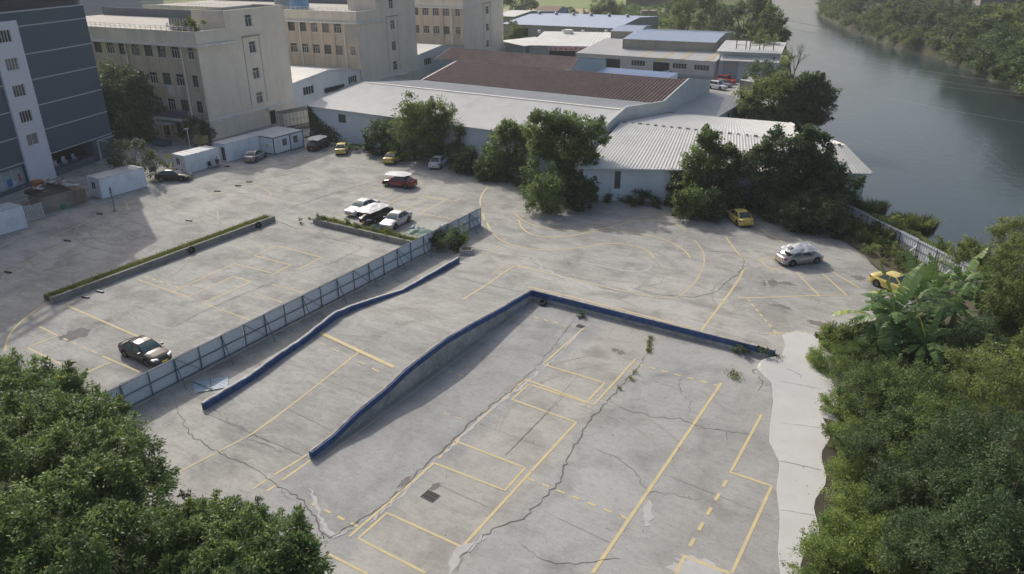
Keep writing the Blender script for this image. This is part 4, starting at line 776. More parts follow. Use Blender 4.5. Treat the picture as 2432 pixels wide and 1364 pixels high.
# ------------------------------------------------------------------ long warehouse: white front span, brown rear span
BROWN = mat('brown_tile_roof', (.165, .105, .095), .8, .25, 1.1, dirt=(.085, .06, .055), dscale=.5, damt=.7)
BROWND = mat('dark_tile_roof', (.06, .05, .046), .9, .25, 1.1, dirt=(.1, .085, .075), dscale=.6, damt=.6)  # darker brown tile, used on the rear slopes
SIDING = mat('pale_blue_siding', (.7, .745, .77), .65, .06, .4, dirt=(.42, .45, .46), dscale=.2, damt=.6)
XL, XR = -93.2, -42.2; YF, YR1, YV, YR2, YB = 88.0, 99.0, 113.6, 124.6, 136.
XL2 = -89.2
t = thing('long_warehouse', 'long low warehouse with a white front roof span and a brown tiled rear span', 'warehouse', ((XL+XR)/2, 100, 0))
ops = [(6.3, 7.9, 3.1, 4.4), (14.0, 15.6, 2.6, 3.9), (38.8, 39.6, .9, 3.6)]
mb = MB(); wall(mb, (XL+.4, YF+.35, 0), (1, 0, 0), XR-XL-.4, 0, 5.1, ops)
mb.poly([(XL+.4, YF+.35, 0), (XL+.4, YF+.35, 5.1), (XL+.4, YR1, 7.3), (XL+.4, YV, 5.8), (XL+.4, YV, 0)])
for k in range(100): mb.obox((XL+20+k*.31, YF+.348, 0), (1, 0, 0), Z3, (0, -1, 0), .09, 5.0, .035) if not any(o[0]+XL+.4-.2 < XL+20+k*.31 < o[1]+XL+.6 for o in ops) else None
mb.build('front_wall', SIDING, t)
mb = MB(); mb.obox((XL+.4, YF+.346, 0), (1, 0, 0), Z3, (0, -1, 0), 19, .9, .03); mb.build('plinth', mat('plinth_grey', (.36, .37, .37), .9, .1), t) if False else None
for a, b, c_, d in ops: window(t, (XL+.4, YF+.35, 0), (1, 0, 0), a, b, c_, d, GLASS3, FRD, mull=1, transom=False, sill=False)
mb = MB(); mb.corr((XL, YF-.15, 5.15), (XR-.2, YF-.15, 5.15), (XR-.2, YR1, 7.5), (XL+3.2, YR1, 7.5), .42, .05); mb.build('front_roof', ROOFW, t)
mb = MB(); mb.corr((XL+3.2, YR1, 7.5), (XR-.2, YR1, 7.5), (XR-.2, YV, 5.9), (XL2, YV, 5.9), .42, .05); mb.build('rear_slope', ROOFG, t)
mb = MB(); mb.beam((XL+3.2, YR1, 7.55), (XR-.2, YR1, 7.55), .5, .06); mb.build('ridge_cap', LEDGE, t)
mb = MB(); mb.corr((XL2, YV, 5.92), (XR-.2, YV, 5.92), (XR-.2, YR2, 7.9), (XL2, YR2, 7.9), .62, .17); mb.build('brown_roof', BROWN, t)
mb = MB(); mb.corr((XL2, YR2, 7.9), (XR-.2, YR2, 7.9), (XR-.2, YB, 6.1), (XL2, YB, 6.1), .62, .1); mb.build('rear_roof', BROWND, t)
mb = MB(); pr = [(YF-.2, 5.6), (YR1, 7.95), (YV, 6.4), (YR2, 8.35), (YB, 6.5)]
for (a, za), (b, zb) in zip(pr, pr[1:]): mb.hexa([(XR-.2, a, 0), (XR+.05, a, 0), (XR+.05, b, 0), (XR-.2, b, 0), (XR-.2, a, za), (XR+.05, a, za), (XR+.05, b, zb), (XR-.2, b, zb)])
mb.hexa([(XL2, YB-.2, 0), (XR, YB-.2, 0), (XR, YB+.05, 0), (XL2, YB+.05, 0), (XL2, YB-.2, 6), (XR, YB-.2, 6), (XR, YB+.05, 6), (XL2, YB+.05, 6)]); mb.build('gable_parapet', mat('pale_green_wall', (.46, .49, .48), .8, .06, .5, dirt=(.33, .35, .34), dscale=.3, damt=.5), t)
mb = MB(); mb.beam((XL2-.05, YV, 5.95), (XL2-.05, YR2, 7.98), .3, .08); mb.beam((XL-.02, YF-.15, 5.2), (XL+3.2, YR1, 7.55), .2, .08); mb.build('verge_trim', LEDGE, t)
# second brown roofed shed
a, b, c, d = at(1060, 157, 5.2), at(1357, 166, 5.2), at(1422, 140, 7.2), at(1195, 123, 7.2)
t = thing('tiled_shed', 'shorter brown tiled shed with a pale blue gable end behind the long warehouse', 'shed', ((a+b)/2)*[1, 1, 0])
a = np.array([a[0]-9, b[1]-.3, 5.2]); d = np.array([d[0]-14, c[1]-.2, 7.2]); x1 = b[0]; c = np.array([x1, c[1], 7.2]); b = np.array([x1, a[1], 5.2])
mb = MB(); mb.corr(a, b, c, d, .62, .1); mb.build('brown_roof', BROWN, t); mb = MB(); e_, f_ = c+[0, 13, -2], d+[0, 13, -2]; mb.corr(d, c, e_, f_, .62, .1); mb.build('rear_roof', BROWND, t)
mb = MB(); mb.poly([b*[1, 1, 0], e_*[1, 1, 0], e_, c, b]); mb.poly([a*[1, 1, 0], b*[1, 1, 0], b-[0, 0, .05], a-[0, 0, .05]]); mb.build('wall', mat('pale_blue_wall', (.33, .41, .45), .8, .07, .4), t)
a, b, c, d = at(1405, 175, 3.6), at(1560, 182, 3.6), at(1490, 158, 4.6), at(1425, 154, 4.6)
t = thing('blue_lean_to', 'low blue corrugated lean-to roof beside the pale blue gable', 'shed', ((a+b)/2)*[1, 1, 0]); mb = MB(); b2 = np.array([b[0]+3, a[1], 3.4]); mb.corr(a, b2, np.array([b2[0], a[1]+7, 4.0]), np.array([a[0], a[1]+7, 4.0]), .6, .08); mb.build('roof', mat('bright_blue_roof', (.2, .28, .44), .5, .1, .5), t)
mb = MB(); mb.poly([a*[1, 1, 0], b2*[1, 1, 0], b2, a]); mb.poly([b2*[1, 1, 0], b2*[1, 1, 0]+[0, 7, 0], np.array([b2[0], a[1]+7, 4.0]), b2]); mb.build('wall', SIDING, t)
# right warehouse with the skewed gable
ZE, ZR = 4.2, 6.3
FL, FR = at(1375, 398, ZE), at(2070, 412, ZE); RL, RR = at(1475, 290, ZR), at(2005, 346, ZR); BL, BR = at(1570, 266, ZE), at(1875, 292, ZE)
RL[0] = max(RL[0], XR+.3); BL[0] = XR+.3
t = thing('skewed_warehouse', 'pale corrugated warehouse with a slanting river end and a row of bumps on its ridge', 'warehouse', ((FL+FR)/2)*[1, 1, 0])
mb = MB(); mb.corr(FL, FR, RR, RL, .42, .06); mb.build('front_roof', ROOFW, t)
mb = MB(); mb.corr(RL, RR, BR, BL, .42, .04); mb.build('rear_roof', ROOFG, t)
uF = (FR-FL)/np.linalg.norm(FR-FL); LFw = np.linalg.norm(FR-FL); nF = np.array([uF[1], -uF[0], 0]); w0 = FL*[1, 1, 0]+uF*.5-nF*.5; cB = BR*[1, 1, 0]+(FR-BR)*[1, 1, 0]*.02
wl = lambda px, py: onpl(px, py, w0, uF)
sw = [wl(1466, 430)[0], wl(1600, 430)[0], wl(1995, 440)[0]]; ops = [(s-.35, s+.4, 1.5, ZE-.5) for s in sw[:2]]+[(sw[2]-.4, sw[2]+.5, 1.2, ZE-.4)]
mb = MB(); LW = LFw-1.0; wall(mb, w0, uF, LW, -1.5, ZE-.02, ops, dep=.15)
k = 0
while k*.3 < LW:
    if not any(o[0]-.1 < k*.3 < o[1] for o in ops): mb.obox(w0+uF*k*.3-Z3*1.5, uF, Z3, nF, .1, ZE+1.45, .035)
    k += 1
mb.build('front_wall', SIDING, t)
for o in ops: window(t, w0, uF, *o, GLASS3, FRD, dep=.12, mull=1, transom=False, sill=False)
e1 = w0+uF*LW; e2 = BR*[1, 1, 0]+np.array([-.5, -.5, 0]); mb = MB(); mb.poly([e1-Z3*2, e2-Z3*2, e2+Z3*(ZE-.05), RR*[1, 1, 0]+Z3*(ZR-.1)+np.array([-.4, 0, 0]), e1+Z3*(ZE-.05)]); mb.poly([e2-Z3*2, BL*[1, 1, 0]+[0, -.5, -2], BL*[1, 1, 0]+[0, -.5, ZE-.05], e2+Z3*(ZE-.05)]); mb.poly([w0-Z3*2, w0+Z3*ZE, RL*[1, 1, 0]+Z3*(ZR-.1), RL*[1, 1, 0]-Z3*2]); mb.build('side_wall', SIDING, t)
r = random.Random(2)
for k in range(26): mb = MB(); mb.box(RL+(RR-RL)*(k+.5)/26+Z3*.08, (r.uniform(.25, .5), .35, r.uniform(.07, .14)), .1); mb.build('ridge_weight', mat('ridge_rubble', (.2, .17, .15), .9, .3, 2), t)
mb = MB(); mb.beam(FR+[.03, 0, .05], RR+[.03, 0, .06], .22, .1); mb.beam(RR+[.03, 0, .06], BR+[.03, 0, .05], .22, .1); mb.build('verge_trim', LEDGE, t)
mb = MB(); mb.beam(FL-nF*-.06-Z3*.05, FR-nF*-.06-Z3*.05, .16, .14); q = w0+uF*(sw[0]-.75)+nF*.12; mb.tube([q+Z3*(ZE-.1), q], .07, 8); mb.build('gutter', FRW, t)
# small shed at right of long warehouse
a, b, c, d = at(1508, 268, 3.6), at(1668, 274, 3.3), at(1733, 224, 3.3), at(1676, 212, 3.8)
x0, x1 = XR+.1, b[0]+.6; y0, y1 = 116.4, 137.5
t = thing('lean_to_shed', 'grey corrugated lean-to against the right end of the long warehouse', 'shed', (x0+4, 126, 0)); x1 = max(x1, x0+6.5)
mb = MB(); mb.corr((x1, y0, 3.4), (x1, y1, 3.4), (x0, y1, 4.3), (x0, y0, 4.3), .35, .05); mb.build('roof', ROOFG, t); mb = MB()
mb.quad((x1-.4, y0+.4, 0), (x1-.4, y1-.4, 0), (x1-.4, y1-.4, 3.35), (x1-.4, y0+.4, 3.35)); mb.quad((x0, y0+.4, 0), (x1-.4, y0+.4, 0), (x1-.4, y0+.4, 3.35), (x0, y0+.4, 4.25)); mb.build('wall', mat('grey_panel', (.26, .3, .31), .8, .12, .6), t)
mb = MB(); [mb.obox((x1-.39, y0+2+k*4.4, .2), (0, 1, 0), Z3, (1, 0, 0), 1.1, 2.4, .03) for k in range(4)]; mb.build('doorway', DARKIN, t)
mb = MB(); mb.beam((x1, y0+5, 1.75), (x1+1.6, y0+5.2, 1.6), 4.2, .08); mb.build('awning', SIDING, t)
# ------------------------------------------------------------------ far sheds
def shedrow(name, label, FLp, FRp, depth, ze, zr, roofm, wallm, pitch=.8, dep=.07, back=True, wl_=0.):
    a, b = np.array(FLp, float), np.array(FRp, float); u = (b-a)*[1, 1, 0]; L = np.linalg.norm(u); u /= L; n = np.array([u[1], -u[0], 0]); D = -n*depth
    t = thing(name, label, 'shed', (a+b)/2*[1, 1, 0]); A, B = a*[1, 1, 0]+Z3*ze, b*[1, 1, 0]+Z3*ze; Cc, Dd = B+D+Z3*(zr-ze), A+D+Z3*(zr-ze)
    mb = MB(); mb.corr(A, B, Cc, Dd, pitch, dep)
    if back: mb.corr(Dd, Cc, Cc+D-Z3*(zr-ze), Dd+D-Z3*(zr-ze), pitch, dep)
    mb.build('roof', roofm, t); E_ = B+D*(2 if back else 1); F_ = A+D*(2 if back else 1); i = -n*.4
    mb = MB(); z = Z3*wl_
    mb.quad(A*[1, 1, 0]+i+z, B*[1, 1, 0]+i+z, B+i-Z3*.05, A+i-Z3*.05); 
    ez = E_*[1, 1, 0]; fz_ = F_*[1, 1, 0]; mb.poly([B*[1, 1, 0]+z-u*.2, ez+z-u*.2, (E_ if back else Cc)-u*.2-Z3*.05, Cc-u*.2-Z3*.08, B-u*.2-Z3*.05]); mb.poly([A*[1, 1, 0]+z+u*.2, A+u*.2-Z3*.05, Dd+u*.2-Z3*.08, (F_ if back else Dd)+u*.2-Z3*.05, fz_+z+u*.2]); mb.quad(fz_+z-i, F_-Z3*.05-i, E_-Z3*.05-i, ez+z-i)
    mb.build('wall', wallm, t); return t, A*[1, 1, 0]+i, u, n, L
ZW = 4.2
t, p, u, n, L = shedrow('repair_shed', 'long white repair shed with open garage doors and yellowed roof strips', at(1368, 126, ZW), at(1700, 147, ZW), 18, ZW, 5.9, ROOFG, mat('cream_wall', (.52, .515, .49), .8, .06, .4, dirt=(.36, .35, .32), dscale=.25, damt=.5), .55, .06)
pl_ = lambda px, py: onpl(px, py, p, u)
for (x0, y0), (x1, y1) in (((1438, 139), (1472, 165)), ((1552, 147), (1588, 180))):
    a, b = pl_(x0, y0), pl_(x1, y1); mb = MB(); mb.obox(p+u*a[0]+n*.01, u, Z3, n, b[0]-a[0], max(2.2, a[1]), .03); mb.build('garage_door', DARKIN, t)
for (x0, y0), (x1, y1) in (((1500, 142), (1532, 158)), ((1598, 149), (1631, 165)), ((1649, 153), (1684, 169))):
    a, b = pl_(x0, y0), pl_(x1, y1); window(t, p+n*.25, u, a[0], b[0], b[1], a[1], GLASS, FRW, mull=5, transom=False)
a, b = pl_(1563, 139), pl_(1577, 145); mb = MB(); mb.obox(p+u*a[0]+Z3*b[1]+n*.01, u, Z3, n, b[0]-a[0], .5, .05); mb.build('yellow_sign', mat('sign_yellow', (.6, .55, .05), .6, .1), t)
mb = MB(); D = -n
for px in (1520, 1574, 1614, 1675):
    s = pl_(px, 140)[0]; q0 = p+u*s+Z3*(ZW+.085)+n*.35; q1 = q0+D*17+Z3*1.6; mb.quad(q0, q0+u*1.0, q1+u*1.0, q1)
mb.build('roof_strip', mat('yellowed_sheet', (.42, .37, .24), .7, .15, .5), t)
mb = MB(); mb.obox(p+n*.012, u, Z3, n, L, .9, .02); mb.build('plinth', mat('grey_plinth', (.36, .36, .34), .9, .15), t)
t, p2, u2, n2, L2 = shedrow('raised_roof', 'raised pale blue monitor roof on top of the white repair shed', at(1478, 93, 7.2), at(1700, 102, 7.2), 13, 7.2, 8.1, ROOFB, mat('stained_wall', (.36, .34, .27), .85, .25, .3), .6, .07, True, 4.8)
t, p3, u3, n3, L3 = shedrow('raised_roof', 'small pale blue roof left of the long monitor roof', at(1450, 74, 7.4), at(1520, 76, 7.4), 9, 7.4, 8.0, ROOFB, MATS['stained_wall'], .6, .07, True, 4.5)
t, p4, u4, n4, L4 = shedrow('white_shed', 'white flat shed with roof vents and a red lettered signboard', at(1255, 108, 4.2), at(1462, 112, 4.2), 24, 4.2, 5.4, ROOFW, mat('grey_wall', (.36, .38, .38), .85, .1, .4), .9, .05, False)
pq = lambda px, py: onpl(px, py, p4, u4)
a, b = pq(1352, 97), pq(1420, 108); mb = MB(); mb.obox(p4+u4*(L4-18)+Z3*3.0+n4*.6, u4, Z3, n4, 16, 1.2, .1); so_ = mb.build('signboard', mat('sign_pink', (.55, .4, .4), .7, .1), t)
REDI = mat('sign_red', (.5, .05, .06), .7, .1); mb = MB(); r = random.Random(9)
for k in range(11):
    x = L4-17.4+k*1.35
    for _ in range(3): mb.obox(p4+u4*(x+r.uniform(0, .35))+Z3*(3.2+r.uniform(0, .6))+n4*.705, u4, Z3, n4, r.uniform(.3, .75), .12, .02)
    for _ in range(2): mb.obox(p4+u4*(x+r.uniform(0, .8))+Z3*3.2+n4*.705, u4, Z3, n4, .12, r.uniform(.5, .85), .02)
mb.build('lettering', REDI, so_)
mb = MB(); mb.obox(p4+u4*(L4-17.5)+n4*.02, u4, Z3, n4, 7, 2.9, .03); mb.build('gateway', DARKIN, t)
for k, px in enumerate((1281, 1338, 1385, 1440)):
    c = at(px, 76, 5.2); mb = MB(); mb.tube([c-Z3*.3, c+Z3*.3], .4, 10); mb.tube([c+Z3*.3, c+Z3*.55], [.55, .3], 10); mb.build('roof_vent', FRW, t)
c = at(1350, 82, 5.0); mb = MB(); mb.box(c+Z3*.6, (2.2, 1.8, 1.5)); mb.build('roof_unit', LEDGE, t)
t, p5, u5, n5, L5 = shedrow('white_shed', 'white walled shed edge with green lettering behind the brown roofs', at(1245, 110, 4.0), at(1330, 100, 4.0), 10, 4.0, 4.6, ROOFW, MATS['grey_wall'], .9, .05, False)
mb = MB(); r = random.Random(4)
for k in range(5):
    for _ in range(3): mb.obox(p5+u5*(3+k*1.1+r.uniform(0, .3))+Z3*(2.2+r.uniform(0, .6))+n5*.01, u5, Z3, n5, r.uniform(.3, .6), .12, .02)
    mb.obox(p5+u5*(3.3+k*1.1)+Z3*2.2+n5*.01, u5, Z3, n5, .12, .8, .02)
mb.build('lettering', mat('sign_green', (.03, .25, .17), .7, .1), t)
t, p6, u6, n6, L6 = shedrow('blue_roof_shed', 'long shed with a pale blue roof and a row of ridge vents', at(1190, 57, 6), at(1465, 68, 6), 22, 6, 7.4, ROOFB, mat('shed_grey', (.27, .28, .26), .85, .2, .3), 1.6, .05)
for k in range(6):
    c = p6+u6*(L6*(k+.55)/6.2)-n6*21.6+Z3*7.4; mb = MB(); mb.tube([c, c+Z3*.6], .5, 10); mb.tube([c+Z3*.6, c+Z3*.9], [.75, .3], 10); mb.build('ridge_vent', mat('vent_steel', (.2, .22, .25), .5, .1), t)
for k in range(4): mb = MB(); mb.obox(p6+u6*(6+k*15)+Z3*2.6+n6*.01, u6, Z3, n6, 3.2, 2.4, .03); mb.build('opening', DARKIN, t)
t, p7, u7, n7, L7 = shedrow('white_shed', 'small white roofed shed beside the farthest factory block at the top', at(1170, 38, 5), at(1222, 40, 5), 14, 5, 6, ROOFW, MATS['shed_grey'], 1.5, .05)
t, p8, u8, n8, L8 = shedrow('blue_hut', 'blue walled hut with a brown roof beside the dry field', at(1266, 27, 4.6), at(1324, 28, 4.6), 9, 4.6, 6, mat('hut_brown', (.2, .14, .11), .85, .15), mat('hut_blue', (.16, .29, .47), .8, .1), 1.2, .08)
# gatehouse right of the repair shed
a = at(1706, 200); pg = at(1706, 198); t = thing('white_gatehouse', 'tall white lean building with a broad awning and three steel roof frames', 'building', at(1760, 200))
u = np.array([.985, .17, 0]); n = np.array([u[1], -u[0], 0]); p = at(1703, 188)*[1, 1, 0]; L = 12.5
mb = MB(); hz = [(p, p+u*L), (p+u*L, p+u*L-n*14), (p-n*14, p)]
for q, w_ in hz: mb.quad(q, w_, w_+Z3*6.2, q+Z3*6.2)
mb.build('wall', DB2, t); mb = MB(); mb.corr(p-u*.6+n*1.2+Z3*6.3, p+u*(L+1)+n*1.2+Z3*6.3, p+u*(L+1)-n*14+Z3*7.1, p-u*.6-n*14+Z3*7.1, .6, .05); mb.build('roof', ROOFG, t)
mb = MB(); mb.corr(p+u*.6+n*3.2+Z3*4.6, p+u*(L+.8)+n*3.2+Z3*4.6, p+u*(L+.8)+n*.05+Z3*5.5, p+u*.6+n*.05+Z3*5.5, .45, .06); mb.build('awning', ROOFW, t)
mb = MB(); mb.obox(p+u*1+n*.01, u, Z3, n, 3.4, 4.1, .06); mb.build('roller_door', mat('roller_grey', (.4, .41, .43), .6, .1, 3), t)
for k in range(3):
    mb = MB(); q = p+u*(3.3+3.0*k)-n*2+Z3*6.5
    for s in (0, 2.1): mb.beam(q+u*s, q+u*s+Z3*3.1, .12, .12); mb.beam(q+u*s+Z3*3.1, q+u*s-n*1.6+Z3*.1, .08, .08)
    for z in (1., 2., 3.05): mb.beam(q+Z3*z, q+u*2.1+Z3*z, .09, .09)
    mb.build('steel_frame', mat('steel_brown', (.14, .12, .11), .7, .2), t)
p = at(1765, 205)*[1, 1, 0]; t, _, _, _, _ = shedrow('low_hut', 'small grey hut with a tilted pale roof under the gatehouse awning', at(1757, 190, 2.8), at(1790, 196, 2.8), 5, 2.8, 3.4, LEDGE, mat('hut_grey', (.22, .22, .21), .9, .2), .5, .05, False)
# far house rows and a brown house at top
t, p, u, n = slab('brick_house', 'long brown brick house with a row of windows beyond the vine patch', at(1486, 14)*[1, 1, 0], np.array([.97, .24, 0]), 34, 12, 0, 7.5, mat('brown_brick', (.2, .155, .13), .9, .15, .5), ROOFC, 'house')
for k in range(7): window(t, p+n*.2, u, 2+k*4.4, 3.6+k*4.4, 4.0, 5.8, GLASS, FRD, mull=2, transom=False, sill=False)
t, p, u, n = slab('river_house', 'grey and orange house half hidden by trees on the far bank', at(2300, 60)*[1, 1, 0]+[2, 10, -.4], np.array([.97, .24, 0]), 42, 14, -.4, 9.5, mat('house_grey', (.2, .19, .19), .9, .2, .3), ROOFC, 'house')
for k in range(6): window(t, p+n*.2, u, 2+k*5, 5+k*5, 5.6, 7.6, GLASS, FRD, mull=3, transom=False, sill=False)
mb = MB(); mb.obox(p+u*14+Z3*7.7+n*.02, u, Z3, n, 14, 1.6, .08); mb.build('brick_band', mat('orange_brick', (.33, .16, .1), .9, .15), t)
for k in range(2):
    c = at(1532+k*16, 46, 1.2); t = thing('water_tank', ('tan round tank on the left behind the blue roofed shed', 'tan round tank on the right behind the blue roofed shed')[k], 'tank', c*[1, 1, 0]); mb = MB(); mb.tube([c*[1, 1, 0]+Z3*1.6, c*[1, 1, 0]+Z3*4.6], 2.0, 18); mb.build('tank_body', mat('tank_tan', (.32, .25, .2), .7, .1), t)
    mb = MB(); [mb.box(c*[1, 1, 0]+[i, j, .8], (.3, .3, 1.6)) for i in (-1.2, 1.2) for j in (-1.2, 1.2)]; mb.box(c*[1, 1, 0]+[0, 0, 1.55], (3.6, 3.6, .12)); mb.build('stand', MATS['steel_brown'], t)
# ------------------------------------------------------------------ cars
def paint(name, c, metal=.0, rough=.22): return mat(name, c, rough, .03, 3, metal=metal, spec=.5, obj=True, coat=.3)
TYRE = mat('tyre', (.02, .02, .02), .9, .2, 8); RIM = mat('alloy', (.42, .43, .44), .35, 0, metal=.8); TRIM = mat('black_trim', (.025, .025, .027), .5, 0)
LAMP = mat('headlamp', (.6, .62, .64), .15, 0, metal=.3); RED = mat('tail_lamp', (.25, .015, .015), .25, 0); PLY = mat('yellow_plate', (.6, .42, .03), .5, 0); CGL = mat('car_glass', (.035, .05, .052), .06, 0, spec=.8); ORG = mat('orange_plate', (.6, .2, .05), .5, 0)
def lerpT(T, x): return interp(T, x)
def make_car(P_, kind='sedan', nm='parked_car', plate=PLY, glass=None):
    """a car at the origin, front to +X; wheels on z = 0"""
    suv = kind == 'suv'; t = thing(nm, None, None); glass = glass or CGL
    zb, zr = (1.08, 1.72) if suv else (.93, 1.47); rw = .37 if suv else .325
    ax = (1.36, -1.34)
    TOP = [(-2.3, .62), (-2.26, zb-.02), (-2.1, zb+.03), (-1.7, zb+.04), (-1.0, zb), (.95, zb), (1.25, zb-.03), (1.9, zb-.14), (2.18, zb-.25), (2.3, .52)]
    if suv or kind == 'hatch': TOP = [(-2.28, .62), (-2.22, zb), (-2.0, zb+.02)]+TOP[4:]
    WD = [(-2.3, .68), (-2.2, .78), (-1.9, .86), (-1.2, .895), (1.2, .895), (1.8, .86), (2.12, .77), (2.3, .6)]
    xs = sorted(set([-2.3, -2.26, -2.18, -2.1, -2., -1.9, 2.3, 2.26, 2.18, 2.1, 2.0, 1.9, .95, 1.1]+[a+math.cos(w)*(rw+.07) for a in ax for w in np.linspace(0, math.pi, 11)]+[round(-1.8+.2*k, 2) for k in range(18)]))
    mb = MB(); G = []
    for x in xs:
        top, w = lerpT(TOP, x), lerpT(WD, x); zl = .2+.1*ss(1.9, 2.3, abs(x))
        for a in ax:
            d = abs(x-a)
            if d < rw+.075: zl = max(zl, rw+math.sqrt(max(0, (rw+.075)**2-d*d))-.0)
        zl = min(zl, top-.1); zs = top-.1*(1 if top > .7 else .4); zm = max(zl+.02, min(.56, zs-.02))
        sec = [(w*.6, max(zl, .2)), (w*.96, zl), (w*.985, min(zl+.06, zm-.005)), (w, zm), (w*.985, (zm+zs)/2), (w*.965, zs-.01), (w*.92, zs+.045), (w*.82, top-.012), (w*.4, top+.012), (0, top+.02)]
        G.append([(x, y, z) for y, z in sec]+[(x, -y, z) for y, z in sec[-2::-1]])
    mb.grid(G); mb.poly(G[0]); mb.poly(G[-1][::-1]); mb.build('body', P_, t, smooth=True)
    # cabin
    wb, wt = .8, .6 if not suv else .66
    xf0, xf1, xr1, xr0 = (1.0, .22, -.95, -1.72) if kind == 'sedan' else ((.98, .3, -1.55, -2.12) if kind == 'hatch' else (.95, .42, -1.75, -2.14))
    def side(x, f):     # half width at height fraction f
        return wb+(wt-wb)*f-.05*max(0, (abs(x+.3)-1.0))*.8
    prof = [(xf0, 0), (xf0+(xf1-xf0)*.5, .56), (xf1, .93), (xf1-.25, .99), ((xf1+xr1)/2, 1.03), (xr1+.2, .99), (xr1, .93), (xr1+(xr0-xr1)*.55, .52), (xr0, 0)]
    Z = lambda f: zb-.02+(zr-zb+.02)*f
    mb = MB(); ring = [(x, f) for x, f in prof]
    Gs = []
    for x, f in ring: y = side(x, f); Gs.append([(x, y, Z(f)-.03*(f > .9)), (x, y*.8, Z(f)), (x, 0, Z(f)+.02*(f > .9)), (x, -y*.8, Z(f)), (x, -y, Z(f)-.03*(f > .9))])
    mb.grid(Gs)
    for sg in (1, -1):
        idx = [(x, sg*side(x, f), Z(f)-.03*(f > .9)) for x, f in ring]; mb.poly(idx if sg > 0 else idx[::-1])
    mb.build('roof_shell', P_, t, smooth=False)
    def strip_(name, i0, i1, ins, m):
        pts = ring[i0:i1+1]; g = MB(); R_ = []
        (xa, fa), (xb, fb) = pts[0], pts[-1]
        for k in range(5):
            s = .06+.88*k/4
            # walk along pts
            L_ = (len(pts)-1)*s; j = min(int(L_), len(pts)-2); q = L_-j; x = pts[j][0]+(pts[j+1][0]-pts[j][0])*q; f = pts[j][1]+(pts[j+1][1]-pts[j][1])*q
            y = side(x, f)*ins; dx = .012*(1 if xa > 0 else -1); R_.append([(x+dx, y, Z(f)+.010), (x+dx, y*.8, Z(f)+.016), (x+dx, 0, Z(f)+.018), (x+dx, -y*.8, Z(f)+.016), (x+dx, -y, Z(f)+.010)])
        g.grid(R_); g.build(name, m, t, smooth=True)
    strip_('windscreen', 0, 2, .9, glass); strip_('rear_window', 6, 8, .88, glass)
    for sg in (1, -1):
        for a, b in ((.0, .47), (.52, .97)):
            g = MB(); lo, hi = .1, .86
            def xx(s, f):
                fx = xf0+(xf1-xf0)*f/.93-.1; rx = xr0+(xr1-xr0)*f/.93+.16; return fx+(rx-fx)*s
            q = [(xx(a, lo), lo), (xx(b, lo), lo), (xx(b, hi), hi), (xx(a, hi), hi)]
            g.poly([(x, sg*(side(x, f)+.014), Z(f)) for x, f in (q if sg > 0 else q[::-1])]); g.build('side_window', glass, t)
        for a in (.55, -.45, ):
            g = MB(); g.box((a-.25, sg*.892, zb-.14), (.16, .03, .03)); g.build('door_handle', TRIM if P_.name == 'x' else P_, t)
        g = MB(); g.box((.82, sg*.97, zb+.09), (.13, .2, .14)); g.build('wing_mirror', P_, t)
        g = MB(); g.hexa([(2.14, sg*.42, zb-.33), (2.31, sg*.42, zb-.33), (2.12, sg*.8, zb-.31), (1.9, sg*.85, zb-.3), (2.1, sg*.42, zb-.2), (2.25, sg*.42, zb-.24), (2.08, sg*.79, zb-.19), (1.9, sg*.84, zb-.17)]); g.build('headlight', LAMP, t)
        g = MB(); g.hexa([(-2.2, sg*.4, zb-.2), (-2.315, sg*.4, zb-.2), (-2.24, sg*.76, zb-.21), (-2.0, sg*.87, zb-.18), (-2.2, sg*.4, zb-.06), (-2.29, sg*.4, zb-.07), (-2.22, sg*.76, zb-.05), (-2.0, sg*.86, zb-.04)]); g.build('tail_light', RED, t)
        for a in ax:
            w = MB(); w.ring((a, sg*.8, rw), (0, sg, 0), rw*.62, rw, .21, 24); wh = w.build('wheel', TYRE, t, smooth=True)
            w = MB(); w.disc((a, sg*.8, rw), (0, sg, 0), rw*.63, 20, .12)
            w.build('rim', mat('rim_shadow', (.09, .09, .09), .5, 0, metal=.5), wh)
            w = MB()
            for k in range(5):
                c = math.cos(k*1.2566), math.sin(k*1.2566); w.beam((a, sg*.868, rw), (a+c[0]*rw*.6, sg*.868, rw+c[1]*rw*.6), .07, .02)
            w.ring((a, sg*.866, rw), (0, sg, 0), rw*.54, rw*.65, .03, 20); w.build('spokes', RIM, wh)
    g = MB(); g.box((0, 0, .42), (4.0, 1.35, .36)); g.build('underbody', TRIM, t)
    g = MB(); g.box((2.285, 0, .5), (.06, .8, .11)); g.box((2.26, 0, .29), (.06, 1.2, .08)); g.build('grille', TRIM, t)
    for x, rz_ in ((2.325, 1), (-2.315, -1)): g = MB(); g.box((x, 0, .42 if x > 0 else .5), (.02, .44, .14)); g.build('number_plate', plate, t)
    g = MB(); g.box((-2.27, 0, .28), (.07, 1.3, .1)); g.build('rear_bumper_trim', TRIM, t)
    return t
CARS = {}
def car(label, color, pos, head, kind='sedan', group=None, cat='car', plate=PLY, glass=None):
    key = (color.name, kind, plate.name, (glass or CGL).name)
    o = make_car(color, kind, 'parked_car', plate, glass) if key not in CARS else copy_tree(CARS[key]); CARS.setdefault(key, o)
    z = gz(pos[0], pos[1]); o.location = (pos[0], pos[1], z); o.rotation_euler = (0, 0, head); tag(o, label, cat, group); MW[o.name] = Matrix.Translation((pos[0], pos[1], z)) @ Matrix.Rotation(head, 4, 'Z'); return o
def wheels(rw_, fw_, side):      # from the two visible wheels' contact points
    a, b = atg(*rw_), atg(*fw_); h = math.atan2(b[1]-a[1], b[0]-a[0]); m = (a+b)/2; n = np.array([-math.sin(h), math.cos(h), 0])*(.8 if side == 'R' else -.8)
    return m+n, h
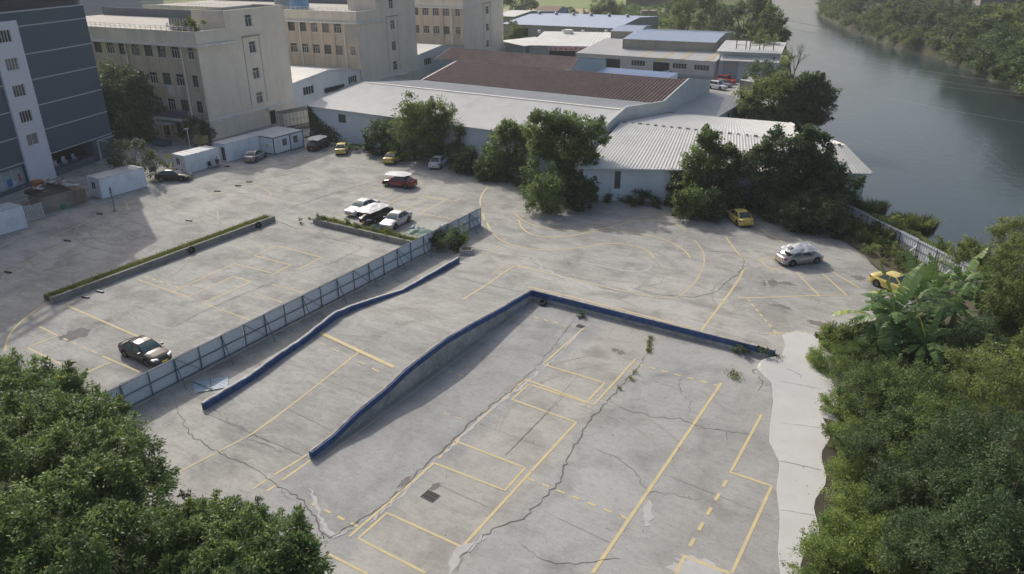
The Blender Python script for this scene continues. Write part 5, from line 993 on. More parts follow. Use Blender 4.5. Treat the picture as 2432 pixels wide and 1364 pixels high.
SIL = paint('silver_paint', (.42, .42, .43), .55, .35); WHP = paint('white_car_paint', (.62, .62, .62)); YLP = paint('yellow_car_paint', (.6, .48, .13)); REDP = paint('red_paint', (.2, .018, .02)); BLK = paint('black_paint', (.016, .016, .018), .2); GRYP = mat('dark_grey_paint', (.034, .034, .036), .18, .03, 3, spec=.4, obj=True); CHM = paint('grey_car_paint', (.3, .31, .33), .55)
TEAL = mat('teal_glass', (.07, .115, .115), .08, 0, spec=.8)
car('dark bronze saloon parked with its nose against the grey sheet fence', GRYP, (-50.35, 28.55), .0, plate=PLY, glass=TEAL)
a = atg(939, 545); b = atg(968.6, 528.3)
hd = math.atan2(a[1]-b[1], a[0]-b[0]); m = (a+b)/2
SILc = car('silver saloon nearest the fence in the row of three by the low wall', SIL, (m[0]-.78, m[1]), hd, group='cars parked on the concrete lot', glass=TEAL)
w1 = atg(854.6, 513.3); WH = (w1[0]-.78+.05, w1[1]+1.3); car('white saloon with a teal windscreen at the left of the row of three', WHP, WH, rad(-92), group='cars parked on the concrete lot', glass=TEAL)
DKp = ((WH[0]+m[0]-.78)/2+.1, (WH[1]+m[1])/2-.5); car('dark car under a white crumpled cover between two pale saloons', GRYP, DKp, rad(-88), group='cars parked on the concrete lot')
pR, hR = wheels((962, 448.4), (921.4, 443.6), 'L'); car('red car with a flat white sunshade over its roof', REDP, pR, hR, group='cars parked on the concrete lot')
pH, hH = wheels((1881.5, 633.3), (1937, 626.3), 'R'); car('silver car under a pale tent sunshade near the river fence', SIL, pH, hH, group='cars parked on the concrete lot')
p = atg(914+20, 392); car('yellow saloon backed out from under the olive tree', YLP, atg(938, 383)[:2], rad(101), group='cars parked on the concrete lot')
p = at(1028, 404); car('white saloon half tucked under the tree by the white warehouse', WHP, (p[0]-.55, p[1]+2.2), rad(106), group='cars parked on the concrete lot', glass=CGL)
p = at(806, 370); car('yellow saloon standing at the foot of the warehouse wall, left of the trees', YLP, (p[0]-1.1, p[1]+1.9), rad(124), group='cars parked on the concrete lot')
p = at(742, 360); pK = (p[0]-.6, p[1]+1.9); car('black car under a white roof sunshade beside the double cabin', BLK, pK, rad(106), 'hatch', group='cars parked on the concrete lot', plate=ORG)
pG, hG = wheels((608, 386), (632, 373.6), 'R'); car('silver grey saloon in the shade beside the site cabins', CHM, pG, hG, group='cars parked on the concrete lot')
pB_, hB = wheels((383.6, 431.4), (432.5, 431.4), 'R'); car('black saloon parked across the end of a white cabin', BLK, pB_, hB, group='cars parked on the concrete lot')
p = at(1766, 536); car('yellow car in the tree shade near the river end of the lot', YLP, (p[0]-.9, p[1]+1.1), rad(130), group='cars parked on the concrete lot')
a = atg(2120, 688); car('yellow car mostly hidden behind the banana leaves', YLP, (a[0]+.2, a[1]), rad(-28), group='cars parked on the concrete lot')
# yard behind the long warehouse
GY = 'cars in the repair yard'
p = at(1588, 184); car('white saloon beside the repair shed, half hidden by the brown roof ridge', WHP, p[:2], rad(-12), group=GY)
p = at(1572, 171); car('white car inside the open garage door of the repair shed', WHP, p[:2], rad(75), 'suv', group=GY)
p = at(1703, 212); car('white estate car at the front of the yard beside the gable wall', WHP, p[:2], rad(-20), 'suv', group=GY)
p = at(1716, 205); car('grey car between the white estate and the red car', CHM, p[:2], rad(-22), group=GY)
p = at(1724, 198); car('bright red car by the tall white building', paint('bright_red_paint', (.5, .02, .02)), p[:2], rad(-18), 'suv', group=GY)
p = at(1748, 250); car('dark grey car beside the lean to at the edge of the round trees', CHM, p[:2], rad(75), group=GY)
p = at(268, 322); car('white car in deep shade under the big dark tree', WHP, p[:2], rad(60), group='cars in the factory street')
p = at(300, 318); car('pale car nose out beside the big dark tree trunk', CHM, (p[0]+.4, p[1]+.6), rad(40), group='cars in the factory street')
# sunshades on cars: things of their own
SHADE = mat('silver_shade', (.6, .6, .6), .55, .08, 1.2); SHADE2 = mat('pale_tent_shade', (.52, .53, .54), .5, .1, 1.5)
def shade(label, pos, head, L, Wd, z, m, peak, seed, ridge=False):
    t = thing('car_sunshade', label, 'sunshade', (pos[0], pos[1], gz(pos[0], pos[1])), head, 'sunshades on parked cars'); r = random.Random(seed); M_ = MW[t.name]; mb = MB(); N = 9; G = []
    for i in range(N):
        row = []
        for j in range(7):
            u, v = i/(N-1)*2-1, j/6*2-1; k = 1-.16*(abs(u)**3)*(abs(v)**2); x, y = u*L/2*(1-.1*abs(v)**2), v*Wd/2*(1-.16*abs(u)**3)
            h = z+peak*(1-max(abs(u)**1.5, abs(v)**1.3)) if ridge else z+peak*(.5*(1-u*u)+.3*(1-v*v))
            row.append(tuple(M_ @ Vector((x+r.uniform(-.05, .05), y+r.uniform(-.05, .05), h+r.uniform(-.055, .055)))))
        G.append(row)
    mb.grid(G); o = mb.build('fabric', m, t); md = o.modifiers.new('s', 'SOLIDIFY'); md.thickness = .015
    mb = MB()
    for sx in (-.35, .35): mb.beam((sx*L, -.45, z-.28), (sx*L*.2, 0, z+peak*.5-.02), .03, .03); mb.beam((sx*L, .45, z-.28), (sx*L*.2, 0, z+peak*.5-.02), .03, .03)
    mb.xf(M_).build('support_rod', TRIM, t); return t
shade('flat white crumpled sunshade lying over the red car', pR+np.array([math.cos(hR), math.sin(hR), 0])*.05, hR, 3.3, 2.25, 1.6, SHADE, .12, 1)
t = shade('pale tent sunshade with a dark vent patch over the silver car', pH-np.array([math.cos(hH), math.sin(hH), 0])*.15, hH, 3.5, 2.2, 1.45, SHADE2, .55, 2, True)
mb = MB(); mb.hexa([(-1.42, -.42, 1.66), (-1.02, -.42, 1.79), (-1.02, .1, 1.79), (-1.42, .1, 1.66), (-1.42, -.42, 1.69), (-1.02, -.42, 1.82), (-1.02, .1, 1.82), (-1.42, .1, 1.69)]); mb.xf(MW[t.name]).build('vent_patch', mat('mesh_grey', (.18, .19, .19), .8, .2, 8), t)
shade('white crumpled sunshade peaked over the dark car in the row of three', (DKp[0]-.1, DKp[1]-.5), rad(-88), 3.8, 2.5, 1.5, SHADE, .3, 3, True)
shade('rounded white sunshade covering the black car beside the double cabin', pK, rad(106), 3.5, 2.3, 1.62, SHADE, .2, 4)
# ------------------------------------------------------------------ site cabins
CAB = mat('cabin_white', (.74, .78, .82), .6, .06, .8, dirt=(.36, .39, .41), dscale=.6, damt=.5); CABR = mat('cabin_roof', (.46, .48, .5), .6, .08, .8, dirt=(.33, .33, .32), dscale=.5, damt=.6); BLT = mat('blue_grey_frame', (.1, .15, .19), .6, .1)
def cabin(label, x0, y0, L, D, h, axis='y', endwin=True, door_end=False, units=1, back=-1, frm=None):
    """front long wall along +Y at x = x0 facing +X, depth toward -X"""
    frm = frm or CAB; t = thing('site_cabin', label, 'cabin', (x0-D/2, y0+L/2, 0), 0, 'white site cabins along the lot edge'); mb = MB(); p = np.array([x0, y0, 0.]); u = np.array([0, 1., 0]); n = np.array([1., 0, 0])
    n0, n1 = np.array([0, -1., 0]), np.array([0, 1., 0])
    eops = [(D*.2, D*.2+.9, 1.0, 2.0)] if endwin else []
    if door_end: eops = [(D*.55, D*.55+.85, .1, 2.1)]
    fops = []
    if units == 2: fops = [(1.7, 2.6, 1.0, 2.05), (L-2.0, L-1.1, 1.0, 2.05)]
    k = 0
    wall(mb, p, u, L, .06, h, fops, .08, n); wall(mb, p-n*D, np.array([1., 0, 0]), D, .06, h, eops, .08, n0); wall(mb, p-n*D+u*L, np.array([1., 0, 0]), D, .06, h, [], .08, n1); wall(mb, p-n*D, u, L, .06, h, [], .08, -n)
    while .25+k*.3 < L-.1:
        s = .25+k*.3; k += 1
        if not any(a-.1 < s < b for a, b, _, _ in fops): mb.obox(p+u*s+Z3*.15, u, Z3, n, .12, h-.3, .025)
    mb.build('walls', CAB, t)
    mb = MB(); G = 7 if units == 1 else 8
    mb.box((x0-D/2, y0+L/2, h+.03), (D+.1, L+.1, .1))
    for i in range(G): mb.box((x0-D/2, y0+L*(i+.5)/G, h+.1), (D, L/G*.5, .03))
    mb.build('roof', CABR, t)
    mb = MB()
    for i, j in ((0, 0), (1, 0), (0, 1), (1, 1)): mb.box((x0-D*i, y0+L*j, h/2), (.13, .13, h+.02))
    if units == 2: mb.box((x0+.01, y0+L*.55, h/2), (.14, .16, h))
    for z in (.1, h-.05):
        mb.box((x0+.02, y0+L/2, z), (.08, L, .12)); mb.box((x0-D/2, y0-.02, z), (D, .08, .12))
    mb.build('frame', frm, t)
    for a, b, c, d in eops:
        if not door_end: window(t, p-n*D, np.array([1., 0, 0]), a, b, c, d, GLASS, FRW, .07, 2, False, False, n0)
        else: mb = MB(); q = p-n*(D-a)-n0*.07; mb.obox(q+Z3*.1, np.array([1., 0, 0]), Z3, n0, b-a, 2.0, .03); mb.build('door', mat('door_dark', (.06, .07, .08), .6, .1), t)
    for a, b, c, d in fops: window(t, p, u, a, b, c, d, GLASS2, FRD, .07, 2, False, False, n)
    if units == 2:
        mb = MB(); mb.obox(p+u*.35+Z3*.12+n*.03, u, Z3, n, .9, 2.05, .03); dd = mb.build('door', FRW, t); mb = MB(); mb.box((x0+.08, y0+1.1, 1.1), (.04, .05, .14)); mb.build('handle', TRIM, dd)
        mb = MB(); mb.obox(p-n*1.6+Z3*1.0-u*.03, n, Z3, -u, .35, .5, .02); mb.build('notice', mat('notice_yellow', (.5, .5, .2), .7, .1), t)
    if endwin and not door_end:
        mb = MB(); mb.obox(p-n*.9+Z3*.1-u*.005, n, Z3, -u, .75, 2.0, .03); mb.build('door', FRW, t)
    return t
cabin('white cabin beside the tree with small pale blossoms, nearest the junk shed', -91.0, 50.8, 6.05, 2.5, 2.5)
cabin('white cabin whose roof is half in sunlight, behind the black saloon', -91.7, 63.6, 5.5, 2.6, 2.4)
cabin('white cabin with a dark door in its end, middle of the cabin row', -91.9, 70.6, 6.1, 2.4, 2.55, endwin=False, door_end=True)
cabin('double white cabin with blue grey posts and two windows, far end of the row', -89.05, 77.0, 5.9, 5.3, 2.55, units=2, endwin=False, frm=BLT)
cabin('white ribbed container cut by the left edge of the lot', -88.35, 33.9, 6.15, 2.5, 2.5, endwin=False)
# junk shed and bar fence at the foot of the slate block
t = thing('junk_shed', 'low concrete shed under a roof heaped with boards and rubbish', 'shed', (-92.6, 46, 0)); mb = MB(); mb.box((-92.9, 45.6, 1.0), (3, 3.6, 2.0)); mb.build('walls', mat('shed_concrete', (.26, .245, .22), .95, .25, 1.2, dirt=(.15, .14, .12), dscale=.5, damt=.7), t); mb = MB(); mb.box((-92.9, 48.3, .85), (2.6, 1.7, 1.7)); mb.build('side_bay', MATS['old_wood'], t)
mb = MB(); mb.hexa([(-94.6, 43.6, 2.02), (-91.2, 43.6, 2.02), (-91.2, 47.5, 2.02), (-94.6, 47.5, 2.02), (-94.5, 43.7, 2.5), (-91.5, 43.7, 2.14), (-91.5, 47.4, 2.14), (-94.5, 47.4, 2.5)]); mb.build('roof_sheet', mat('tar_roof', (.06, .055, .05), .9, .3, 2), t)
junk('roof_rubbish', 'boards and broken sheets heaped on the junk shed roof', (-92.9, 45.8, 2.5), 1.4, 2.4, .45, (SCR[3], MATS['old_wood']), 11, n=12)
junk('scrap_heap', 'orange and brown scrap piled left of the junk shed', (-92.6, 42.6, 0), .9, .9, 1.5, (SCR[2], SCR[1]), 12, n=12)
c = np.array([-96.4, 46.2, 0]); t = thing('rusty_drum', 'rusty orange drum standing above the rubbish by the white strip', 'drum', c); mb = MB(); mb.tube([c+Z3*.02, c+Z3*2.6], .75, 14); mb.build('barrel', SCR[2], t); mb = MB(); mb.tube([c+Z3*2.6, c+Z3*2.75], [.78, .5], 14); mb.build('lid', SCR[2], t)
t = thing('bar_fence', 'short run of upright metal bars beside the ribbed container', 'fence', (-90.5, 41.7, 0)); mb = MB(); [mb.box((-90.4, 40.3+k*.16, .9), (.05, .07, 1.8)) for k in range(19)]; mb.build('bars', FRW, t); mb = MB(); mb.box((-90.45, 41.7, 1.6), (.05, 3.1, .08)); mb.box((-90.45, 41.7, .25), (.05, 3.1, .08)); mb.build('rail', FRD, t)
c = at(152, 497); t = thing('green_bucket', 'small green bucket at the foot of the junk shed wall', 'bucket', c); mb = MB(); mb.tube([c+Z3*.0, c+Z3*.55], [.2, .28], 14); mb.build('pail', mat('bucket_green', (.03, .28, .13), .6, .1), t)
c = at(273, 501); t = thing('sign_pole', 'thin blue grey pole with a base plate standing alone in the shade', 'pole', c); mb = MB(); mb.tube([c, c+Z3*2.9], .06, 8); mb.build('post', mat('pole_blue', (.09, .16, .2), .6, .1), t); mb = MB(); mb.box(c+[0, 0, .02], (.5, .35, .04)); mb.build('base_plate', TRIM, t); mb = MB(); mb.box(c+[0, 0, 2.5], (.05, .22, .7)); mb.build('marker', mat('marker_dark', (.06, .08, .1), .6, .2, 6), t)
# rubber wheel stops, tyres
for k, (px, py, lb) in enumerate(((592, 433, 'farthest along the sunlit painted line'), (565, 442, 'second of the three on the sunlit painted line'), (516, 455, 'nearest of the three on the sunlit painted line'), (449, 525, 'lying alone in the sunlit yard above the grassy wall'), (237, 509, 'in the shade near the thin pole'), (160, 573, 'on the long shaded line in the yard'), (19, 648, 'at the left end of the long shaded line'), (203, 707, 'by the grassy wall foot, nearer its left end'), (238, 694, 'by the grassy wall foot, second from its left end'))):
    c = at(px, py); mb = MB(); a = .5 if k < 3 else .2; L = .8
    mb.xf(Matrix.Identity(4)); d = np.array([math.cos(a), math.sin(a), 0]); e = np.array([-math.sin(a), math.cos(a), 0])*.12
    p0, p1 = c-d*L/2, c+d*L/2; mb.hexa([p0-e, p1-e, p1+e, p0+e, p0-e*.6+Z3*.13, p1-e*.6+Z3*.13, p1+e*.6+Z3*.13, p0+e*.6+Z3*.13]); tag(mb.build('wheel_stop', TRIM), 'black rubber wheel stop '+lb, 'wheel stop', 'black wheel stops')
for px, py, lb in ((588, 535, 'toward its far end'), (441, 597, 'near its middle'), (1284, 716, None)):
    if lb: c = np.array([-65.78, at(px, py)[1], .36]); ax_ = (.95, 0, .25)
    else: c = np.array([-29.0, 52.1, .2]); ax_ = (0, -.5, .85)
    v = np.array(ax_)/np.linalg.norm(ax_); t = thing('old_tyre', 'worn black tyre leaning on the grassy wall '+lb if lb else 'worn black tyre dumped in the corner of the blue walls', 'tyre', c-[0, 0, .3], 0, 'old tyres'); mb = MB(); mb.ring(c, v, .2, .36, .24, 20); mb.build('tread', TYRE, t, smooth=True)
# ------------------------------------------------------------------ sheet fence across the lot
SHEET = mat('grey_blue_sheet', (.56, .63, .69), .5, .08, .7, dirt=(.42, .47, .5), dscale=.7, damt=.4); POST = mat('fence_steel', (.105, .125, .145), .6, .15)
t = thing('sheet_fence', 'long grey blue corrugated sheet fence with steel posts crossing the lot', 'fence', (-45, 44, 0)); y0, y1, n = 21.2, 66.35, 22; st = (y1-y0)/n; r = random.Random(8)
for k in range(n):
    a, b = y0+st*k, y0+st*(k+1); o1, o2 = r.uniform(-.02, .02), r.uniform(-.02, .02); mb = MB(); mb.corr((-45.03+o1, a, .1), (-45.03+o1, b, .1), (-45.03+o2, b, 2.05+r.uniform(-.02, .03)), (-45.03+o2, a, 2.05), .2, -.035); mb.build('panel', SHEET, t)
for k in range(n+1): mb = MB(); mb.box((-44.93, y0+st*k, 1.03), (.07, .07, 2.1)); mb.build('post', POST, t)
for z in (.2, 1.08, 2.0): mb = MB(); mb.box((-44.95, (y0+y1)/2, z), (.05, y1-y0, .06)); mb.build('rail', POST, t)
for k in range(1, n+1, 2): mb = MB(); mb.beam((-44.9, y0+st*k, 1.9), (-43.75, y0+st*k-.25, .02), .045, .045); mb.build('brace', POST, t)
for k in range(0, n, 3): mb = MB(); mb.beam((-44.9, y0+st*k+.05, 2.0), (-44.9, y0+st*(k+1)-.05, .2), .04, .04); mb.build('diagonal', POST, t)
mb = MB(); mb.box((-45.0, (y0+y1)/2, .05), (.3, y1-y0, .1)); mb.build('kerb', mat('pale_kerb', (.42, .4, .37), .9, .2, 2), t)
q = [at(458, 910), at(462, 935), at(543, 921), at(541, 895)]; t = thing('fallen_panel', 'loose white and blue ribbed panel lying beside the blue parapet', 'panel', sum(q)/4); mb = MB(); mb.corr(q[1]+Z3*.05, q[0]+Z3*.05, q[3]+Z3*.09, q[2]+Z3*.09, .25, .04, n=8); mb.build('sheet', mat('sky_sheet', (.36, .45, .53), .5, .1, 1.5), t); mb = MB(); mb.beam((q[0]+q[3])/2+Z3*.13, (q[1]+q[2])/2+Z3*.13, .06, .05); mb.beam(q[0]+Z3*.12, (q[1]+q[2])/2+Z3*.14, .05, .05); mb.build('batten', POST, t)
for k, (pts, lb) in enumerate((([(1095, 405), (1150, 408), (1158, 413), (1092, 411)], 'pale blue sheets lying on the ground between the two tree clumps'),)):
    q = [at(*p_) for p_ in pts]; t = thing('fallen_panel', lb, 'panel', sum(q)/4); mb = MB(); mb.corr(q[3]+Z3*.06, q[2]+Z3*.06, q[1]+Z3*.12, q[0]+Z3*.12, .3, .04); mb.build('sheet', MATS['sky_sheet'], t); mb = MB(); [mb.beam(q[3]+(q[2]-q[3])*f+Z3*.14, q[0]+(q[1]-q[0])*f+Z3*.17, .08, .05) for f in (.05, .35, .65, .95)]; mb.build('batten', POST, t)
# tarpaulin heap by the fence
c = at(1005, 556); t = thing('tarpaulin', 'green tarpaulin edged with white sheets heaped behind the fence end', 'tarpaulin', c); r = random.Random(6); G = []
def tarp(cx, cy, L, Wd, h, m, nm, seed):
    r = random.Random(seed); mb = MB(); mb.grid([[(cx+(i/8-.5)*L+r.uniform(-.1, .1), cy+(j/5-.5)*Wd+r.uniform(-.1, .1), .04+h*r.random()*(1-abs(i/4-1)**4)*(1-abs(j/2.5-1)**4)) for j in range(6)] for i in range(9)]); mb.build(nm, m, t)
tarp(c[0]+.2, c[1]+.2, 4.2, 2.0, .5, mat('tarp_green', (.05, .15, .115), .6, .2, 2), 'green_sheet', 1); tarp(c[0]-1.7, c[1]+1.1, 1.7, .9, .35, SCR[3], 'white_sheet', 2); tarp(c[0]+1.6, c[1]+2.1, 1.9, 1.0, .9, SCR[3], 'white_sheet', 3)
# concrete trough by the bush
c = atg(1108, 603); t = thing('concrete_trough', 'broken concrete trough beside the bush at the top of the ramp', 'trough', c, .5); M_ = MW[t.name]; mb = MB()
for d in ((-.55, 0, .1, 1.0), (.55, 0, .1, 1.0)): mb.box((d[0], 0, .28), (.14, .95, .56))
for s in (-.42, .42): mb.box((0, s, .28), (1.0, .12, .56))
mb.xf(M_).build('walls', WALLC, t); mb = MB(); mb.box((0, 0, .12), (.96, .7, .2)); [mb.beam((r.uniform(-.4, .4), r.uniform(-.3, .3), .2), (r.uniform(-.5, .5), r.uniform(-.4, .4), .62), .09, .07) for _ in range(7)]; mb.xf(M_).build('rubble', SCR[0], t)
# river fence
A, B = at(2000, 521, 0), at(2318, 690, 0); u = (B-A)/np.linalg.norm(B-A); L = np.linalg.norm(B-A); nn = np.array([-abs(u[1]), -abs(u[0]), 0]); nn = np.array([u[1], -u[0], 0]); nn = nn if nn[1] < 0 else -nn
A = A-u*1.0; L += 3.5; t = thing('river_fence', 'white sheet fence with dark rails along the river bank', 'fence', (A+B)/2); n = 9; st = L/n; WSH = mat('white_fence_sheet', (.72, .75, .78), .6, .1, .8, dirt=(.5, .52, .52), dscale=.6, damt=.5)
for k in range(n): a, b = A+u*st*k, A+u*(st*(k+1)-.03); mb = MB(); h = 1.95+.05*math.sin(k*2.); mb.corr(a, b, b+Z3*h, a+Z3*h, .32, -.04); mb.build('panel', WSH, t)
for k in range(n+1): mb = MB(); q = A+u*st*k+nn*.08; mb.box(q+Z3*.9, (.07, .07, 1.85)); mb.build('post', POST, t)
for z in (.9, 1.7): mb = MB(); mb.beam(A+nn*.07+Z3*z, A+u*L+nn*.07+Z3*z, .04, .05); mb.build('rail', POST, t)
for k in (3, 5, 7): mb = MB(); q = A+u*st*k+nn*.1; mb.beam(q+Z3*1.4, q+nn*1.6+Z3*.05, .06, .06); mb.build('brace', FRW, t)
# truck, three wheeler
hd = math.radians(60); c = at(688, 306); c = np.array([-99.4, 92.6, 0]); t = thing('box_truck', 'old white box truck parked between the beige block and the white annex', 'truck', c, math.radians(80)); M_ = MW[t.name]
TW = mat('truck_white', (.5, .48, .42), .7, .15, .8, dirt=(.28, .25, .2), dscale=.7, damt=.5)
mb = MB(); mb.box((-1.2, 0, 2.05), (5.6, 2.3, 2.3)); mb.xf(M_).build('cargo_box', TW, t)
mb = MB(); [mb.box((-3.6+k*.7, -1.17, 2.05), (.06, .03, 2.3)) for k in range(8)]; [mb.box((-1.2, -1.17, z), (5.6, .035, .07)) for z in (.95, 2.0, 3.15)]; mb.xf(M_).build('box_frame', FRD, t)
mb = MB(); mb.box((-1.2, 0, 3.22), (5.65, 2.34, .05)); mb.xf(M_).build('box_roof', mat('truck_roof', (.12, .11, .1), .9, .2), t)
mb = MB(); mb.hexa([(1.75, -1.05, .7), (3.3, -1.05, .7), (3.3, 1.05, .7), (1.75, 1.05, .7), (1.75, -.98, 2.35), (2.85, -.98, 2.35), (2.85, .98, 2.35), (1.75, .98, 2.35)]); mb.xf(M_).build('cab', TW, t)
mb = MB(); mb.quad((3.25, -.92, 1.5), (3.25, .92, 1.5), (2.97, .86, 2.2), (2.97, -.86, 2.2)); mb.quad((2.1, -1.07, 1.5), (2.95, -1.07, 1.5), (2.75, -1.02, 2.2), (2.1, -1.02, 2.2)); mb.v = [(x+.02 if abs(y) < 1 else x, y, z) for x, y, z in mb.v]; mb.xf(M_).build('cab_window', CGL, t)
mb = MB(); mb.box((-.3, 0, .72), (6.6, .9, .24)); mb.xf(M_).build('chassis', TRIM, t)
for x in (2.5, -2.4):
    for s in (-.95, .95): mb = MB(); mb.ring((x, s, .42), (0, 1, 0), .2, .42, .26, 18); w = mb.xf(M_).build('wheel', TYRE, t); mb = MB(); mb.disc((x, s, .42), (0, 1, 0), .2, 14, .2); mb.xf(M_).build('rim', RIM, w)
c = at(466, 352); c = np.array([c[0]+.2, c[1]+1.0, 0]); t = thing('cargo_tricycle', 'yellow slatted cargo tricycle behind the second white cabin', 'tricycle', c, .2); M_ = MW[t.name]; YW = mat('slat_yellow', (.4, .33, .15), .8, .2, 2)
mb = MB(); [mb.box((0, s*.6, .7+k*.2), (1.7, .04, .12)) for s in (-1, 1) for k in range(6)]; [mb.box((s*.85, 0, .7+k*.2), (.04, 1.2, .12)) for s in (-1, 1) for k in range(6)]; mb.box((0, 0, .6), (1.7, 1.2, .06)); mb.xf(M_).build('slatted_box', YW, t)
for x, y in ((-.5, -.65), (-.5, .65), (1.5, 0)): mb = MB(); mb.ring((x, y, .28), (0, 1, 0), .18, .28, .1, 16); mb.xf(M_).build('wheel', TYRE, t)
mb = MB(); mb.beam((.8, 0, .5), (1.5, 0, .45), .08, .08); mb.beam((1.5, 0, .3), (1.35, 0, 1.1), .06, .06); mb.box((1.35, 0, 1.1), (.05, .7, .05)); mb.xf(M_).build('handlebar', TRIM, t)
c = at(452, 352); t = thing('yard_lamp', 'short white yard lamp behind the second white cabin', 'lamp post', c); mb = MB(); mb.tube([c, c+Z3*3.0], .07, 8); mb.build('post', FRW, t); mb = MB(); mb.box(c+[.1, -.2, 3.05], (.3, .7, .16)); mb.build('lamp_head', FRW, t)
# ------------------------------------------------------------------ the seated person and the chairs by the cabin
SKIN = mat('skin', (.36, .21, .14), .6, .05); TSH = mat('black_tshirt', (.015, .015, .018), .9, .1, 8); SHO = mat('dark_red_shorts', (.16, .05, .045), .9, .1, 8); HAIR = mat('black_hair', (.012, .01, .01), .7, 0)
def stool(label, c, rz, m):
    t = thing('plastic_chair', label, 'chair', c, rz); M_ = MW[t.name]
    mb = MB(); mb.box((0, 0, .43), (.46, .46, .05)); mb.xf(M_).build('seat', m, t); mb = MB(); mb.box((-.22, 0, .7), (.05, .46, .5)); mb.xf(M_).build('backrest', m, t)
    for i in (-.19, .19):
        for j in (-.19, .19): mb = MB(); mb.box((i, j, .205), (.045, .045, .41)); mb.xf(M_).build('leg', m, t)
    return t
c1 = at(500, 400); stool('black chair standing empty against the cabin half in sun', c1, rad(-20), TRIM)
c2 = at(518, 396); stool('dark chair under the seated person by the cabin end', c2, rad(-35), TRIM)
def skinned(name, V, Eg, Rr, m, parent, sub=2):
    me = bpy.data.meshes.new(name); me.from_pydata(V, Eg, []); o = bpy.data.objects.new(name, me); C.objects.link(o); me.materials.append(m); o.parent = parent
    md = o.modifiers.new('skin', 'SKIN'); sv = me.skin_vertices[0].data if me.skin_vertices else None
    if sv is None:
        bpy.context.view_layer.objects.active = o; bpy.ops.mesh.customdata_skin_add(); sv = me.skin_vertices[0].data
    for i, q in enumerate(Rr): sv[i].radius = (q, q) if not hasattr(q, '__len__') else q
    sv[0].use_root = True; s2 = o.modifiers.new('sub', 'SUBSURF'); s2.levels = sub; s2.render_levels = sub; return o
tp = thing('person', 'person in a black t-shirt and shorts sitting on a chair by the cabin', 'person', c2, rad(-35))
V = [(0, 0, .56), (0, 0, .78), (.02, 0, 1.0), (.03, 0, 1.12), (.05, 0, 1.2), (.07, 0, 1.33)]; Eg = [(0, 1), (1, 2), (2, 3), (3, 4), (4, 5)]; Rr = [(.15, .12), (.14, .11), (.17, .11), (.08, .07), (.05, .05), (.085, .1)]
def add(a, p, q): V.append(p); Rr.append(q); Eg.append((a, len(V)-1)); return len(V)-1
for s in (1, -1):
    k = add(2, (.03, s*.2, 1.05), .055); k = add(k, (.1, s*.25, .8), .045); k = add(k, (.34, s*.14, .7), .034); k = add(k, (.41, s*.11, .69), .026)
    for f in range(4): j = add(k, (.45, s*(.085+.018*f), .69-.004*f), .009); add(j, (.485+.006*(f in (1, 2)), s*(.083+.018*f), .675), .008)
    j = add(k, (.43, s*.065, .7), .01); add(j, (.455, s*.05, .69), .008)
    k = add(0, (.08, s*.1, .53), .09); k = add(k, (.42, s*.13, .52), .065); k = add(k, (.46, s*.14, .28), .05); k = add(k, (.48, s*.14, .07), .035); add(k, (.62, s*.15, .04), .035)
skinned('body', V, Eg, Rr, SKIN, tp)
skinned('shirt', [(0, 0, .6), (0, 0, .8), (.02, 0, 1.0), (.03, 0, 1.1), (.03, .21, 1.05), (.085, .245, .88), (.03, -.21, 1.05), (.085, -.245, .88)], [(0, 1), (1, 2), (2, 3), (2, 4), (4, 5), (2, 6), (6, 7)], [(.165, .135), (.155, .125), (.185, .125), (.09, .08), .075, .065, .075, .065], TSH, tp)
skinned('shorts', [(0, 0, .56), (.1, .1, .535), (.38, .13, .525), (.1, -.1, .535), (.38, -.13, .525)], [(0, 1), (1, 2), (0, 3), (3, 4)], [(.17, .13), .1, .085, .1, .085], SHO, tp)
skinned('hair', [(.05, 0, 1.38), (.03, 0, 1.36), (.0, 0, 1.31)], [(0, 1), (1, 2)], [.09, .095, .07], HAIR, tp)
mb = MB()
for s in (1, -1): mb.box((.158, s*.035, 1.345), (.014, .022, .012))
mb.box((.16, 0, 1.285), (.012, .05, .01)); mb.xf(MW[tp.name]).build('face', HAIR, tp); mb = MB(); mb.hexa([(.15, -.014, 1.3), (.185, -.012, 1.3), (.185, .012, 1.3), (.15, .014, 1.3), (.15, -.007, 1.35), (.16, -.006, 1.35), (.16, .006, 1.35), (.15, .007, 1.35)]); mb.xf(MW[tp.name]).build('nose', SKIN, tp)
mb = MB(); [mb.box((.07, s*.088, 1.325), (.035, .018, .055)) for s in (1, -1)]; mb.xf(MW[tp.name]).build('ears', SKIN, tp)
c3 = at(540, 396); t = thing('cloth_heap', 'small dark heap on the ground beside the seated person', 'heap', c3); mb = MB(); r = random.Random(3); mb.grid([[(c3[0]+(i/5-.5)*.9, c3[1]+(j/5-.5)*.6, .02+.3*r.random()*math.sin(math.pi*i/5)*math.sin(math.pi*j/5)) for j in range(6)] for i in range(6)]); mb.build('cloth', SHO, t)
# canopy stall under the big tree
a = at(385, 330); t = thing('market_canopy', 'flat grey canopy on thin posts over blue crates in the shade', 'canopy', a); mb = MB(); c = a+[0, 1, 0]; mb.box(c+[0, 0, 2.5], (4.5, 3, .07)); mb.build('roof_sheet', CABR, t)
for i in (-2.1, 2.1):
    for j in (-1.4, 1.4): mb = MB(); mb.box(c+[i, j, 1.25], (.07, .07, 2.5)); mb.build('post', FRD, t)
b = at(385, 345); t = thing('blue_crate_stack', 'low blue covered stack in front of the grey canopy', 'stack', b); mb = MB(); [mb.box(b+[i*1.0, 0, .35+.0*j], (.94, 1.6, .7)) for i in (-1, 0, 1) for j in (0,)]; mb.build('crates', mat('crate_blue', (.04, .09, .14), .8, .2, 2), t)
